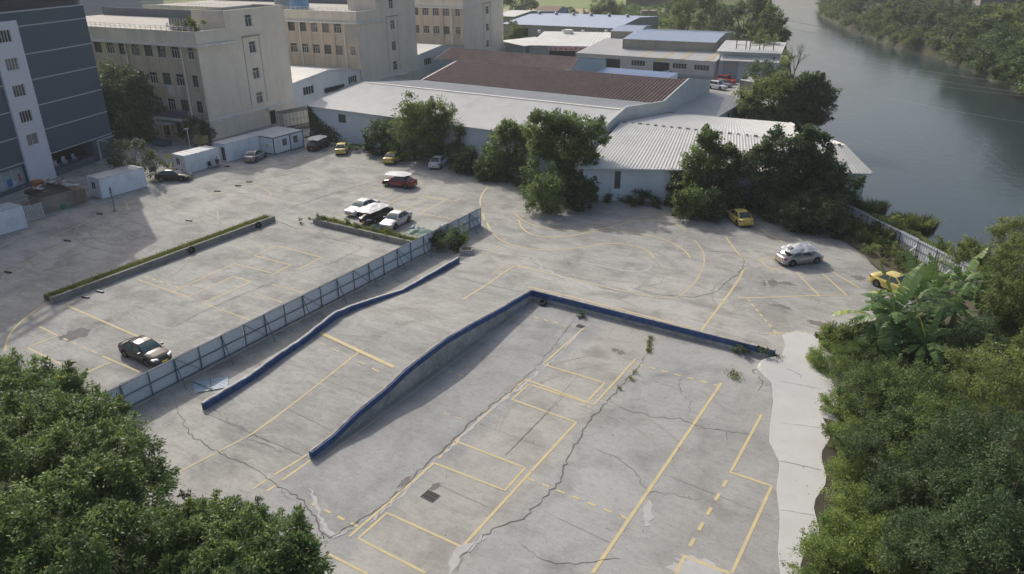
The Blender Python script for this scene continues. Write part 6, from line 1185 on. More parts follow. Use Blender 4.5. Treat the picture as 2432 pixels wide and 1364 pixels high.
# ------------------------------------------------------------------ vegetation
RIGHT = np.array([RC[0][0], RC[0][1], 0]); RIGHT /= np.linalg.norm(RIGHT)
def pxblobs(base, cr, dz=0., depth=1.):
    """crown ellipses given in photograph pixels round a tree standing at base pixel -> world ellipsoids"""
    b = at(*base, dz); d = np.linalg.norm(b-[0, 0, CAMH]); s = FPX/d; cd = math.cos(math.atan2(CAMH-dz, np.hypot(b[0], b[1]))); out = []
    fwd = np.array([-RIGHT[1], RIGHT[0], 0]); r = random.Random(int(base[0]*7+base[1]))
    for i, (cx, cy, rx, ry) in enumerate(cr):
        c = b+RIGHT*(cx-base[0])/s+Z3*(base[1]-cy)/s/cd+fwd*r.uniform(-.25, .25)*rx/s*depth; rz = max(.3, ry/s/cd*.95); c[2] = max(c[2], dz+rz*.55)
        out.append((c[0], c[1], c[2], rx/s, rx/s*depth, rz))
    return b, out
def ptree(name, label, base, cr, m, nc, per, L, Wd, cl, seed, dz=0., depth=.9, group=None, **kw):
    b, B = pxblobs(base, cr, dz, depth); return tree(name, label, b, B, m, nc, per, L, Wd, cl, seed=seed, group=group, **kw)
GT = 'trees along the warehouse wall'
ptree('broadleaf_tree', 'small dark rounded tree at the left of the warehouse wall clump', (905, 366), [(905, 330, 32, 34), (890, 345, 20, 22), (925, 318, 22, 24), (935, 350, 22, 22)], G_DARK, 260, 34, .3, .16, .5, 11, group=GT, trunk=.12)
ptree('olive_tree', 'tall olive green tree with upright twigs leaning over the yellow and white saloons', (1030, 380), [(1010, 320, 62, 52), (970, 310, 40, 38), (1060, 330, 46, 50), (1000, 280, 42, 34), (985, 255, 20, 22), (1050, 275, 30, 26), (1085, 365, 34, 40), (960, 345, 32, 30), (1020, 262, 16, 22)], G_OLIVE, 900, 36, .3, .13, .6, 12, group=GT, trunk=.22, up=.3)
ptree('broadleaf_tree', 'grey green tree with loose twigs between the olive tree and the tallest wall tree', (1205, 424), [(1205, 355, 48, 44), (1180, 385, 34, 28), (1235, 335, 32, 34), (1160, 395, 22, 16), (1215, 395, 40, 30), (1205, 320, 20, 24)], G_MID, 420, 36, .32, .16, .6, 13, group=GT)
ptree('broadleaf_tree', 'tallest wall tree, bright topped, with a branch reaching right over the corrugated roof', (1335, 464), [(1330, 345, 62, 46), (1290, 320, 40, 32), (1380, 325, 44, 28), (1340, 300, 40, 26), (1310, 410, 62, 55), (1370, 400, 42, 44), (1330, 455, 52, 34), (1405, 335, 28, 18), (1280, 450, 26, 30), (1275, 300, 18, 18)], G_GLOSS, 900, 36, .34, .19, .65, 14, group=GT, trunk=.28)
ptree('broadleaf_tree', 'pointed mid green tree with drooping leaves in front of the corrugated end roof', (1680, 492), [(1680, 430, 62, 50), (1670, 478, 52, 26), (1715, 475, 40, 30), (1625, 478, 28, 22), (1665, 380, 36, 42), (1715, 400, 40, 34), (1635, 450, 40, 40), (1668, 345, 12, 22), (1700, 470, 55, 34), (1730, 430, 28, 40)], G_MID, 950, 38, .32, .17, .6, 15, group=GT, droop=.55, depth=.7)
ptree('broadleaf_tree', 'broad dark tree at the right of the wall clump over the yellow car', (1890, 510), [(1870, 425, 84, 60), (1815, 415, 54, 48), (1935, 430, 56, 52), (1855, 365, 50, 32), (1830, 468, 46, 38), (1890, 485, 84, 36), (1955, 480, 44, 40), (1985, 462, 30, 28), (1905, 358, 32, 22), (1880, 335, 16, 13), (1900, 450, 70, 50), (1825, 500, 34, 20), (2000, 480, 22, 20)], G_DARK, 1600, 38, .34, .18, .62, 16, group=GT, trunk=.3, depth=.62)
def weeds(name, label, pts, h, r, m, nc, per, L, Wd, seed, cat='weeds', kind='stuff'):
    B = []; rr = random.Random(seed)
    for (x0, y0), (x1, y1) in zip(pts, pts[1:]):
        a, b = atg(x0, y0), atg(x1, y1); n = max(1, int(np.linalg.norm(b-a)/(r*.9)))
        for k in range(n): p = a+(b-a)*(k+rr.random())/n; q = rr.uniform(.6, 1.3); B.append((p[0]+rr.uniform(-.4, .4), p[1]+rr.uniform(-.4, .4), p[2]+h*.35*q, r*q, r*q, h*.7*q))
    V, ti = foliage(B, nc, per, L, Wd, r*.4, seed=seed, up=.5, inner=.6); o = leafobj(name, V, ti, m); return tag(o, label, None, None, 'stuff')
weeds('weeds', 'low dark weeds along the warehouse wall foot', [(1360, 470), (1450, 476), (1530, 486), (1640, 490), (1700, 492)], 1.2, 1.1, G_DARK, 640, 30, .2, .1, 21)
weeds('weeds', 'low weeds at the left foot of the warehouse', [(775, 345), (830, 362), (880, 366)], .8, .6, G_MID, 110, 28, .2, .09, 22)
weeds('ground_cover', 'weeds under the wall trees', [(1080, 398), (1170, 416), (1240, 440), (1290, 470)], .9, .9, G_DARK, 420, 28, .2, .1, 23)
weeds('weeds', 'bushy weeds along the river fence', [(1960, 520), (2020, 560), (2090, 610), (2150, 650), (2200, 690), (2250, 720)], 1.1, 1.1, G_OLIVE, 520, 34, .2, .09, 24)
weeds('weeds', 'dark weeds under the river end of the tree clump', [(1985, 525), (2040, 545), (2110, 590)], 1.0, .9, G_DARK, 220, 30, .2, .1, 25)
weeds('weeds', 'brownish scrub behind the lot edge near the bananas', [(2090, 590), (2160, 640), (2230, 690)], .9, .9, leafmat('leaf_brown', (.05, .045, .03), (.15, .13, .07), (.2, .17, .1)), 240, 30, .18, .07, 26)
weeds('weeds', 'flowering weeds along the planter strip by the parked cars', [(755, 528), (830, 545), (905, 563), (985, 582)], .75, .5, G_OLIVE, 260, 26, .14, .06, 27)
weeds('weeds', 'weeds growing from the foot of the blue wall', [(1380, 748), (1395, 752)], .6, .35, G_DARK, 24, 24, .14, .07, 28)
weeds('weeds', 'weeds growing from the foot of the blue wall end', [(1735, 832), (1760, 838), (1830, 856)], .8, .45, G_DARK, 60, 26, .14, .06, 29)
def tuft(pts, n, h, s, seed):
    W_ = [atg(*q) for q in pts]
    def ar(g): c = W_[int(g.random()*len(W_))]; return c[0]+g.normal()*s, c[1]+g.normal()*s, c[2]
    blades('grass', ar, n, h, GRASS, seed)
tuft([(1545, 805), (1543, 815), (1542, 825), (1541, 835)], 260, .3, .12, 71); tuft([(1508, 886), (1500, 902), (1470, 925)], 120, .25, .12, 72); tuft([(1742, 888), (1748, 900)], 220, .25, .28, 73); tuft([(1835, 858), (1845, 862), (1850, 850)], 160, .4, .2, 74)
weeds('weeds', 'weeds in the crack by the grassy wall end', [(708, 535), (728, 528)], .5, .35, G_MID, 24, 24, .13, .06, 32)
bush('bush', 'dense round bush by the fence at the top of the ramp', 'bush', np.array([*at(1068, 592)[:2], 1.0]), 1.45, G_DARK, 130, 40, .16, .08, .4, 33, h=1.15)
bush('bush', 'olive twiggy bush beside the concrete trough', 'bush', np.array([*at(1092, 585)[:2], .95]), 1.0, G_OLIVE, 80, 36, .15, .06, .35, 34, h=1.05)
# vine on the warehouse corner
V = []; g = np.random.default_rng(4); n = 2600
for _ in range(n):
    t_ = g.random()**1.6; x = -92.6+6.5*t_*g.random()+ (0 if t_ < .5 else g.random()*1.5); z = max(.1, (4.6*(1-t_)+.8*g.random())*g.random()**.4); a = g.random()*6.28; d = .12
    c = np.array([x, 88.2-.25*g.random()-.35*(z < 1), z]); u1 = np.array([math.cos(a), -.3, math.sin(a)])*d*2; u2 = np.array([-math.sin(a), .2, math.cos(a)])*d
    V += [c-u1*.5, c-u2*.8, c+u1*.5, c+u2*.8]
t = thing('climbing_vine', 'dark vine climbing the left corner of the long warehouse wall', 'vine', (-91, 88, 0)); leafobj('leaves', np.array(V), np.clip(g.normal(.35, .18, n), 0, .89), G_DARK, t)
mb = MB(); mb.tube([(-92, 88.2, 0), (-91.6, 88.25, 2), (-92.2, 88.28, 4.2)], .05, 5); mb.tube([(-91, 88.2, 0), (-88.5, 88.25, 1.2), (-87, 88.28, .6)], .04, 5); mb.build('stem', BARK, t)
for i, (px, py, r, h, m, lb) in enumerate(((1300, 468, 2.0, 2.4, G_GLOSS, 'wide bush at the foot of the tallest wall tree, left one'), (1378, 462, 1.7, 2.1, G_DARK, 'wide dark bush at the foot of the tallest wall tree, right one'), (1640, 488, 1.7, 1.9, G_MID, 'bush under the pointed wall tree'), (1688, 488, 1.5, 1.8, G_DARK, 'dark bush at the right foot of the pointed wall tree'), (1835, 494, 1.3, 1.7, G_DARK, 'dark bush right behind the yellow car in the tree shade'), (1912, 510, 1.9, 2.1, G_DARK, 'dark bush at the foot of the broad dark tree'), (1965, 516, 2.1, 2.2, G_DARK, 'dark bush at the river side foot of the broad dark tree'), (1108, 384, 1.6, 1.8, G_DARK, 'dark bush right of the white saloon under the olive tree'), (1160, 408, 1.5, 1.1, G_MID, 'low bush left of the grey green wall tree'))):
    c = at(px, py, h*.8); bush('bush', lb, 'bush', c, r, m, 240, 34, .28, .14, .5, 170+i, h=h*.95, base=(c[0], c[1], 0), group='bushes at the foot of the wall trees')
# yard trees on the left
ptree('broadleaf_tree', 'big dark round tree in shade before the nearest beige factory', (312, 338), [(310, 250, 62, 56), (270, 255, 34, 42), (350, 270, 34, 52), (310, 215, 45, 28), (290, 300, 45, 32), (345, 305, 34, 28), (312, 265, 56, 50)], G_DARK, 1000, 36, .34, .2, .65, 41, trunk=.3, shoots=.15)
ptree('blossom_tree', 'small tree speckled with pale leaves behind the black saloon', (322, 430), [(325, 380, 42, 30), (300, 372, 28, 22), (355, 388, 26, 22), (330, 405, 34, 22), (340, 358, 24, 14)], leafmat('leaf_pale', (.05, .07, .035), (.16, .19, .11), (.55, .55, .48)), 330, 30, .2, .12, .45, 42, trunk=.1)
ptree('broadleaf_tree', 'dark shrubby tree with a palm tuft by the beige block corner', (472, 340), [(472, 312, 30, 24), (455, 318, 18, 18), (490, 322, 20, 18)], G_DARK, 180, 32, .26, .13, .45, 43, trunk=.1)
bush('bush', 'green bush between the blossom tree and the second white cabin', 'bush', np.array([*at(397, 398)[:2], .8]), 1.3, G_MID, 70, 30, .18, .09, .4, 44, h=.9)
bush('bush', 'pale bush in sun at the corner of the slate block', 'bush', np.array([*at(275, 330)[:2], .9]), 1.1, G_OLIVE, 60, 28, .18, .09, .4, 45, h=1.1)
# river side trees
GR_ = 'trees along the near river bank'
ptree('round_tree', 'wide dome shaped tree with sunlit yellow green top on the river bank', (1838, 300), [(1825, 252, 60, 40), (1790, 270, 36, 26), (1862, 275, 36, 28), (1828, 222, 38, 22), (1778, 284, 26, 16), (1850, 288, 42, 16)], G_OLIVE, 800, 36, .42, .22, .8, 51, group=GR_, trunk=.4)
ptree('round_tree', 'dark egg shaped tree leaning over the river beside the dome shaped tree', (1915, 302), [(1915, 245, 36, 46), (1897, 228, 24, 28), (1930, 262, 26, 34), (1920, 284, 32, 18), (1906, 205, 17, 14)], G_DARK, 640, 36, .42, .22, .8, 52, group=GR_, trunk=.35)
ptree('broadleaf_tree', 'bright green tree highest beside the gatehouse roof', (1820, 150), [(1825, 80, 28, 34), (1800, 90, 26, 24), (1835, 100, 24, 22), (1820, 55, 18, 16), (1790, 105, 18, 16)], G_MID, 320, 30, .5, .28, .9, 53, group=GR_)
ptree('broadleaf_tree', 'dull brown green tree just right of the gatehouse', (1815, 175), [(1815, 128, 28, 24), (1830, 140, 18, 18), (1800, 118, 20, 16)], G_OLIVE, 200, 28, .42, .2, .8, 54, group=GR_)
ptree('broadleaf_tree', 'dark shrubby tree between the grey hut and the dome shaped tree', (1808, 222), [(1805, 185, 34, 24), (1825, 200, 24, 20), (1785, 200, 20, 18)], G_DARK, 220, 28, .4, .2, .7, 55, group=GR_)
ptree('broadleaf_tree', 'large dark tree mass with feathery bamboo top behind the monitor roof', (1760, 108), [(1760, 60, 50, 40), (1720, 75, 36, 34), (1795, 75, 34, 30), (1775, 35, 30, 22), (1740, 45, 32, 24), (1760, 90, 60, 26), (1800, 30, 14, 20)], G_DARK, 620, 30, .6, .28, 1.0, 56, group=GR_, trunk=.4)
ptree('broadleaf_tree', 'pointed tree left of the dark tree mass by the river', (1688, 84), [(1688, 45, 26, 34), (1680, 65, 26, 22), (1692, 20, 14, 18), (1705, 60, 18, 20)], G_MID, 260, 28, .6, .3, 1.0, 57, group=GR_)
ptree('broadleaf_tree', 'tall yellowish tree rising above the vine patch at the river bend', (1632, 80), [(1632, 20, 34, 30), (1615, 45, 26, 26), (1650, 42, 24, 28), (1640, -5, 22, 18)], G_OLIVE, 320, 28, .6, .3, 1.0, 58, group=GR_)
ptree('broadleaf_tree', 'grey green tree beside the brown brick house', (1602, 52), [(1602, 22, 24, 24), (1590, 35, 16, 16), (1618, 10, 18, 16)], G_DARK, 180, 26, .6, .3, 1.0, 59, group=GR_)
GF_ = 'trees far beyond the sheds'
ptree('broadleaf_tree', 'dark wide tree beyond the farthest beige block', (1232, 34), [(1232, 8, 34, 16), (1210, 15, 22, 14), (1255, 14, 18, 12)], G_DARK, 240, 26, .7, .35, 1.1, 60, group=GF_)
ptree('palm_tree', 'dark palm like tree beyond the dry field', (1436, 46), [(1436, 12, 30, 18), (1420, 26, 18, 12), (1455, 24, 18, 12), (1436, 36, 24, 10)], G_DARK, 240, 26, .9, .18, 1.2, 61, group=GF_, droop=.6)
ptree('broadleaf_tree', 'low dark tree right behind the blue roofed shed, left one', (1338, 46), [(1330, 34, 22, 8), (1350, 32, 16, 9)], G_DARK, 110, 24, .5, .25, .8, 62, group=GF_)
ptree('broadleaf_tree', 'low dark tree right behind the blue roofed shed, near its middle', (1392, 46), [(1385, 38, 18, 7), (1405, 38, 14, 7)], G_DARK, 90, 24, .5, .25, .8, 63, group=GF_)
ptree('bright_tree', 'bright yellow green tree beside the wall of the farthest beige block', (1222, 118), [(1217, 82, 20, 18), (1208, 98, 14, 18), (1228, 95, 16, 18), (1217, 115, 14, 14), (1235, 85, 10, 12)], G_LIGHT, 260, 30, .38, .22, .7, 64)
bush('bush', 'green bush in the yard before the red lettered signboard', 'bush', np.array([*at(1325, 122)[:2], 1.0]), 2.6, G_MID, 80, 28, .35, .18, .6, 65, h=1.4)
B = []
r_ = random.Random(12)
for _ in range(110): px, py = r_.uniform(1420, 1600), r_.uniform(24, 72); p = at(px, py); q = r_.uniform(.7, 1.5); B.append((p[0], p[1], .7*q, 2.6*q, 2.6*q, 1.5*q))
V, ti = foliage(B, 1500, 22, .6, .4, 1.0, seed=66, inner=.4); tag(leafobj('vine_patch', V, ti, G_MID), kind='stuff')
ptree('banana_clump', 'small pale banana clump left of the pointed river tree', (1622, 75), [(1622, 60, 12, 10), (1630, 64, 8, 8)], G_LIGHT, 40, 16, 1.4, .35, .9, 67)
# bare tree
b = at(1882, 205); t = thing('bare_tree', 'leafless grey tree with spreading twigs before the river', 'tree', b); mb = MB(); r_ = random.Random(21)
def branch(p, d, L, r, k):
    e = p+d*L; mb.tube([p, (p+e)/2+np.array([r_.uniform(-.1, .1), r_.uniform(-.1, .1), 0])*L*.3, e], [r, r*.8, r*.6], 5)
    if k:
        for _ in range(3 if k > 1 else 2): nd = d+np.array([r_.uniform(-.75, .75), r_.uniform(-.75, .75), r_.uniform(-.15, .4)]); branch(e, nd/np.linalg.norm(nd), L*r_.uniform(.6, .85), r*.58, k-1)
branch(b, np.array([0, 0, 1.]), 3.0, .2, 4); mb.build('trunk', mat('dead_wood', (.12, .1, .085), .9, .2, 3), t)
# river edge grass clumps by the fence
for px, py, z, h, lb, k in ((2100, 575, 0, 2.2, 'arching clump of tall grass growing in front of the river fence', 1), (2185, 560, -1, 2.3, 'tall reed clump behind the river fence, right one', 2), (2070, 520, -1, 2.2, 'tall reed clump at the corrugated end wall by the water', 3), (2140, 545, -1, 1.8, 'small reed clump behind the river fence between the two larger ones', 4)):
    c = at(px, py, z); t = thing('reed_clump', lb, 'reeds', c, 0, 'reed clumps by the river fence'); g = np.random.default_rng(k); V = []; n = 900
    for _ in range(n):
        a = g.random()*6.28; rr = g.random()**.5*1.3; p = c+np.array([math.cos(a)*rr, math.sin(a)*rr, 0]); H_ = h*(.5+.6*g.random()); l = np.array([math.cos(a), math.sin(a), 0])*(.3+.6*g.random())*H_*.55; s = np.array([-math.sin(a), math.cos(a), 0])*.05
        V += [p-s, p+l*.35-s+Z3*H_*.7, p+l+Z3*H_*(.75+.25*g.random()), p+l*.35+s+Z3*H_*.7]
    leafobj('leaves', np.array(V), np.clip(g.normal(.5, .2, n), 0, 1), G_REED, t)
# ------------------------------------------------------------------ banana plants
BAN = leafmat('banana_leaf', (.045, .095, .03), (.145, .245, .065), (.4, .47, .09), rough=.42, tr=.3); BST = mat('banana_stem', (.13, .14, .06), .8, .3, 3)
def banana(label, base, h, nl, L, seed):
    g = random.Random(seed); b = np.array(base, float); t = thing('banana_plant', label, 'banana plant', b, 0, 'banana plants'); mb = MB(); top = b+np.array([g.uniform(-.3, .3), g.uniform(-.3, .3), h]); mb.tube([b, (b+top)/2, top], [.17, .14, .09], 8); mb.build('stem', BST, t, smooth=True)
    for k in range(nl):
        a = k*2.4+g.uniform(-.35, .35)+seed; d = np.array([math.cos(a), math.sin(a), 0]); s = np.array([-d[1], d[0], 0]); l = L*g.uniform(.75, 1.15); el = g.uniform(.15, 1.15) if k < nl-2 else 1.45; w = l*g.uniform(.115, .15); N = 15; V = []; T = []
        P = []; p = top.copy(); an = el; base_t = g.gauss(.45, .13)+(.25 if k >= nl-2 else 0)+(.3 if g.random() < .1 else 0)
        for i in range(N+1): P.append(p.copy()); p = p+(d*math.cos(an)+Z3*math.sin(an))*l/N; an -= (.08+.06*g.random())*(1 if k < nl-2 else .35)
        for i in range(N):
            u0, u1 = i/N, (i+1)/N; f = lambda u: 0 if u < .12 else math.sin(min(1, (u-.12)/.88*.98+.02)*math.pi)**.55*w
            for sg in (-1, 1):
                if g.random() < .06: continue
                dr = -.28*Z3*g.uniform(.1, 1.8); gap = .9 if g.random() < .75 else .72
                a0, a1 = P[i], P[i]+(P[i+1]-P[i])*gap; V += [a0, a1, a1+s*sg*f(u1)+dr*f(u1)+(P[i+1]-P[i])*.35, a0+s*sg*f(u0)+dr*f(u0)+(P[i+1]-P[i])*.35]; T.append(base_t+g.gauss(0, .04))
        leafobj('leaf', np.array(V), np.clip(np.array(T), 0, 1), BAN, t)
for px, py, h, nl, L, lb in ((2105, 872, 4.0, 20, 3.8, 'nearest large banana plant with long fronds over the lot edge'), (2065, 850, 3.0, 15, 3.1, 'banana plant leaning out lowest over the concrete'), (2150, 842, 4.3, 18, 3.5, 'banana plant right behind the nearest large one'), (2200, 805, 4.0, 16, 3.1, 'banana plant in the middle of the grove beside the hidden yellow car'), (2255, 790, 4.2, 16, 3.1, 'banana plant with an upright pale leaf before the river fence'), (2320, 785, 4.2, 16, 2.9, 'banana plant at the river end of the grove under the drooping bamboo'), (2180, 905, 3.0, 14, 2.9, 'shorter banana plant low between the grove and the dark thicket'), (2385, 800, 4.0, 15, 2.8, 'banana plant farthest right beside the tall bamboo'), (2245, 850, 3.6, 15, 2.9, 'banana plant at the back of the grove above the dark mango like tree')):
    banana(lb, at(px, py), h, nl, L, px % 17)
# bamboo drooping over the river
def arch(c0, c1, sag, n, r): c0, c1 = np.array(c0), np.array(c1); return [(*(c0+(c1-c0)*t+Z3*sag*math.sin(math.pi*t)), r*(.75+.4*math.sin(3*t)), r*(.75+.4*math.sin(3*t)), r*.8) for t in np.linspace(0, 1, n)]
b = at(2360, 790); tree('bamboo', 'bamboo stem arching left over the river fence like a hook', b, arch(at(2345, 720, 2.5), at(2275, 610, 3.6), 2.4, 8, .55)+arch(at(2345, 700, 3), at(2300, 580, 5.2), .9, 6, .5), G_OLIVE, 300, 30, .28, .06, .45, trunk=.08, seed=71, droop=.7)
b = at(2425, 800); tree('bamboo', 'tall leafy bamboo clump at the right edge over the river', b, [(*at(2420, 560, 7), 1.5, 1.5, 1.3), (*at(2400, 640, 5.5), 1.3, 1.3, 1.4), (*at(2415, 720, 4.5), 1.6, 1.6, 1.6), (*at(2440, 620, 7), 1.7, 1.7, 1.8), (*at(2390, 760, 2.5), 1.3, 1.3, 1.2)], G_OLIVE, 700, 34, .3, .065, .5, trunk=.1, seed=72, droop=.7)
# ------------------------------------------------------------------ thicket on the right
TH_ = [  # px, py, centre height, radius, material, label
 (2310, 825, 2.9, 2.0, G_DARK, 'dark mango like tree below the banana grove'), (2415, 905, 4.2, 2.4, G_OLIVE, 'olive topped tree at the right edge below the bamboo'), (2290, 930, 3.6, 2.2, G_OLIVE, 'olive green tree in the middle of the thicket, sunlit top'),
 (2080, 940, 2.4, 2.1, G_MID, 'feathery tree nearest the top of the white path'), (2180, 960, 3.2, 2.3, G_MID, 'feathery mid green tree below the nearest banana plant'), (2390, 985, 5.2, 2.8, G_OLIVE, 'tall olive tree at the right edge, halfway down the thicket'),
 (2120, 1060, 2.6, 2.2, G_DARK, 'dark tree beside the middle of the white path'), (2240, 1050, 3.6, 2.5, G_MID, 'light crowned tree in the heart of the thicket'), (2330, 1100, 4.4, 2.6, G_DARK, 'dark tree right of the heart of the thicket'),
 (2160, 1170, 2.4, 2.0, G_DARK, 'dark low tree in the shaded hollow of the thicket'), (2280, 1200, 3.6, 2.5, G_DARK, 'dark tree above the lower right shade'), (2400, 1180, 5.0, 2.8, G_DARK, 'big dark tree at the right edge low in the thicket'),
 (2240, 1320, 2.8, 2.3, G_DARK, 'dark tree at the lower end of the thicket'), (2350, 1320, 4.2, 2.7, G_DARK, 'dark tree in the lower right corner'), (2440, 1330, 5.0, 2.6, G_DARK, 'dark tree cut by the lower right corner of the view')]
for i, (px, py, z, r, m, lb) in enumerate(TH_):
    c = at(px, py, z); g = random.Random(i*3+1); B = [(c[0], c[1], z, r*.8, r*.8, z*.62)]
    for k in range(7): a = k*.9+g.random(); q = g.uniform(.38, .58)*r; B.append((c[0]+math.cos(a)*r*.72, c[1]+math.sin(a)*r*.72, z+g.uniform(-.45, .3)*z*.6, q, q, q*.85))
    B.append((c[0]+g.uniform(-.4, .4), c[1]+g.uniform(-.4, .4), z+z*.45, r*.45, r*.45, r*.4))
    tree('thicket_tree', lb, (c[0], c[1], 0), B, m, 420, 40, .17, .06, .42, trunk=.12, seed=80+i, group='trees of the thicket by the white path', droop=.35)
SHR = [(1968, 860, .9, 1.2), (2020, 900, 1.1, 1.3), (1998, 965, .8, 1.0), (2022, 1035, .9, 1.2), (2022, 1120, .9, 1.25), (2030, 1200, 1.1, 1.4), (2008, 1270, 1.0, 1.3), (1975, 1345, 1.0, 1.35), (2100, 1240, 1.3, 1.5), (2060, 1320, 1.3, 1.5), (2140, 1310, 1.5, 1.6), (2050, 850, 1.3, 1.4), (1985, 820, .8, 1.0)]
wh = ('at the top corner of the white path', 'behind the topmost path shrub', 'bulging at the upper part of the path edge', 'at the path edge below the upper bulge', 'at the middle of the path edge', 'just below the middle of the path edge', 'at the lower part of the path edge', 'lowest along the path edge', 'in the second row, beside the dark hollow', 'in the second row, above the lowest path shrub', 'in the second row, farthest from the path', 'under the nearest banana fronds', 'at the lot edge above the white path')
for i, (px, py, z, r) in enumerate(SHR):
    c = at(px, py, z*.8); bush('shrub', 'light green shrub '+wh[i], 'shrub', c, r, G_MID if i in (1, 11) else G_SHRUB, 260, 34, .13, .05, .35, 110+i, h=z*.95, base=(c[0], c[1], 0), group='shrubs edging the white path')
for i, (px, py, r, h, m, lb) in enumerate(((1985, 800, 1.1, .8, G_OLIVE, 'low bush at the lot edge left of the banana grove'), (2040, 815, 1.4, 1.0, G_MID, 'bush under the lowest leaning banana plant'), (2120, 905, 1.5, 1.2, G_MID, 'bush below the nearest large banana plant'), (2100, 800, 1.3, .9, G_DARK, 'dark bush in the shade between the first banana stems'), (2180, 770, 1.3, .9, G_DARK, 'dark bush in front of the hidden yellow car'), (2250, 815, 1.5, 1.1, G_DARK, 'dark bush between the middle banana stems'), (2320, 830, 1.6, 1.3, G_MID, 'bush at the foot of the banana grove toward the river'), (2200, 855, 1.5, 1.2, G_DARK, 'dark bush at the heart of the banana grove'), (2400, 800, 1.5, 1.2, G_MID, 'bush at the foot of the tall bamboo'))):
    c = at(px, py, h); bush('bush', lb, 'bush', c, r, m, 210, 36, .2, .09, .38, 140+i, h=h, base=(c[0], c[1], 0), group='bushes filling the banana grove')
mb = MB(); mb.poly([(*at(x, y)[:2], gz(*at(x, y)[:2])+.05) for x, y in ((1960, 815), (1985, 792), (2050, 768), (2120, 752), (2200, 742), (2290, 735), (2500, 780), (2500, 900), (2100, 900))][::-1]); struct('grove_soil', mb, mat('soil_dark', (.05, .045, .03), 1, .3, 1.5))
B = []; r_ = random.Random(31)
for _ in range(100): px, py = r_.uniform(2040, 2440), r_.uniform(830, 1364); p = at(px, py); B.append((p[0], p[1], .35, 1.3, 1.3, .6))
V, ti = foliage(B, 2200, 26, .16, .07, .5, seed=99, inner=.6); tag(leafobj('undergrowth', V, ti, G_DARK), kind='stuff')
mb = MB(); P_ = [(wp(y)[1]+.1+.25*math.sin(y*1.3), y, .02) for y in rngf(6, 57, .8)]; mb.grid([[p, (30, p[1], .02)] for p in P_][::-1]); struct('thicket_soil', mb, mat('soil_dark', (.05, .045, .03), 1, .3, 1.5))
mb = MB(); e0, e1 = at(1960, 500), at(2240, 730); mb.grid([[(*(e0+(e1-e0)*k/10+nn*(1.9+.25*math.sin(k*2.2)))[:2], .24), (*(e0+(e1-e0)*k/10-nn*2.5)[:2], .24)] for k in range(-1, 14)]); struct('verge_soil', mb, MATS['soil'])
g = np.random.default_rng(55); V = []
for _ in range(900):
    m_ = g.random()
    if m_ < .07: y = 12+44*g.random(); a_, b_ = wp(y); x = b_-abs(g.normal())*.7; z = (.46*ss(46, 53.5, y) if y < 53 else gz(-9, y))+.03
    elif m_ < .8: c = at(1250+800*g.random(), 500+g.random()*55); x, y = c[0], c[1]; z = gz(x, y)+.02
    else: x, y = -42+34*g.random(), 24+26*g.random(); z = gz(x, y)+.02
    an = g.random()*6.28; s_ = .03+.05*g.random(); u_ = np.array([math.cos(an), math.sin(an), .25])*s_; w_ = np.array([-math.sin(an), math.cos(an), 0])*s_*.5; c = np.array([x, y, z]); V += [c-u_, c-w_, c+u_, c+w_]
tag(leafobj('leaf_litter', np.array(V), np.clip(g.normal(.5, .25, 900), 0, 1), leafmat('dry_leaf', (.06, .045, .025), (.2, .15, .07), (.25, .2, .08), tr=0)), kind='stuff')
# ------------------------------------------------------------------ two foreground trees, lower left
FA = [(40, 930, 8.0, 1.5), (130, 960, 8.2, 1.5), (60, 1030, 8.2, 1.9), (190, 1020, 8.4, 1.6), (245, 990, 8.0, 1.0), (150, 1110, 8.3, 2.0), (280, 1090, 8.0, 1.5), (20, 1160, 8.2, 2.0), (220, 1200, 8.2, 1.9), (320, 1170, 7.6, 1.3), (100, 1260, 8.2, 2.0), (290, 1290, 7.6, 1.7), (-60, 1060, 8, 2.0), (180, 1350, 7.8, 2.0), (30, 1380, 8, 2.0), (290, 1045, 7.7, .7), (330, 1125, 7.4, .8), (110, 900, 8.3, .7), (150, 905, 8.2, .55), (20, 890, 8.2, .9), (350, 1240, 7.4, .9)]
b = at(150, 1130, 8.0)*[1, 1, 0]; tree('foreground_tree', 'large leafy tree filling the lower left, branches reaching toward the fence', b, [(*at(px, py, z), r, r, r*.75) for px, py, z, r in FA], G_GLOSS, 3300, 42, .2, .075, .42, trunk=.3, seed=201, droop=.3, inner=.7, shoots=.5)
FB = [(480, 1270, 6.6, 1.0), (560, 1290, 6.8, 1.3), (650, 1300, 6.8, 1.2), (470, 1340, 6.6, 1.4), (580, 1370, 6.8, 1.6), (690, 1360, 6.4, 1.2), (400, 1320, 6.6, 1.2), (480, 1205, 7.0, .4), (545, 1215, 7.2, .5), (690, 1270, 6.8, .55), (735, 1330, 6.3, .6), (640, 1245, 7.0, .4), (500, 1240, 6.9, .6), (610, 1400, 6.4, 1.6), (440, 1400, 6.4, 1.6)]
b = at(560, 1350, 6.5)*[1, 1, 0]; tree('foreground_tree', 'smaller leafy tree at the bottom edge, right of the large lower left tree', b, [(*at(px, py, z), r, r, r*.8) for px, py, z, r in FB], G_GLOSS, 1500, 42, .19, .075, .38, trunk=.22, seed=202, droop=.3, inner=.7, shoots=.55)
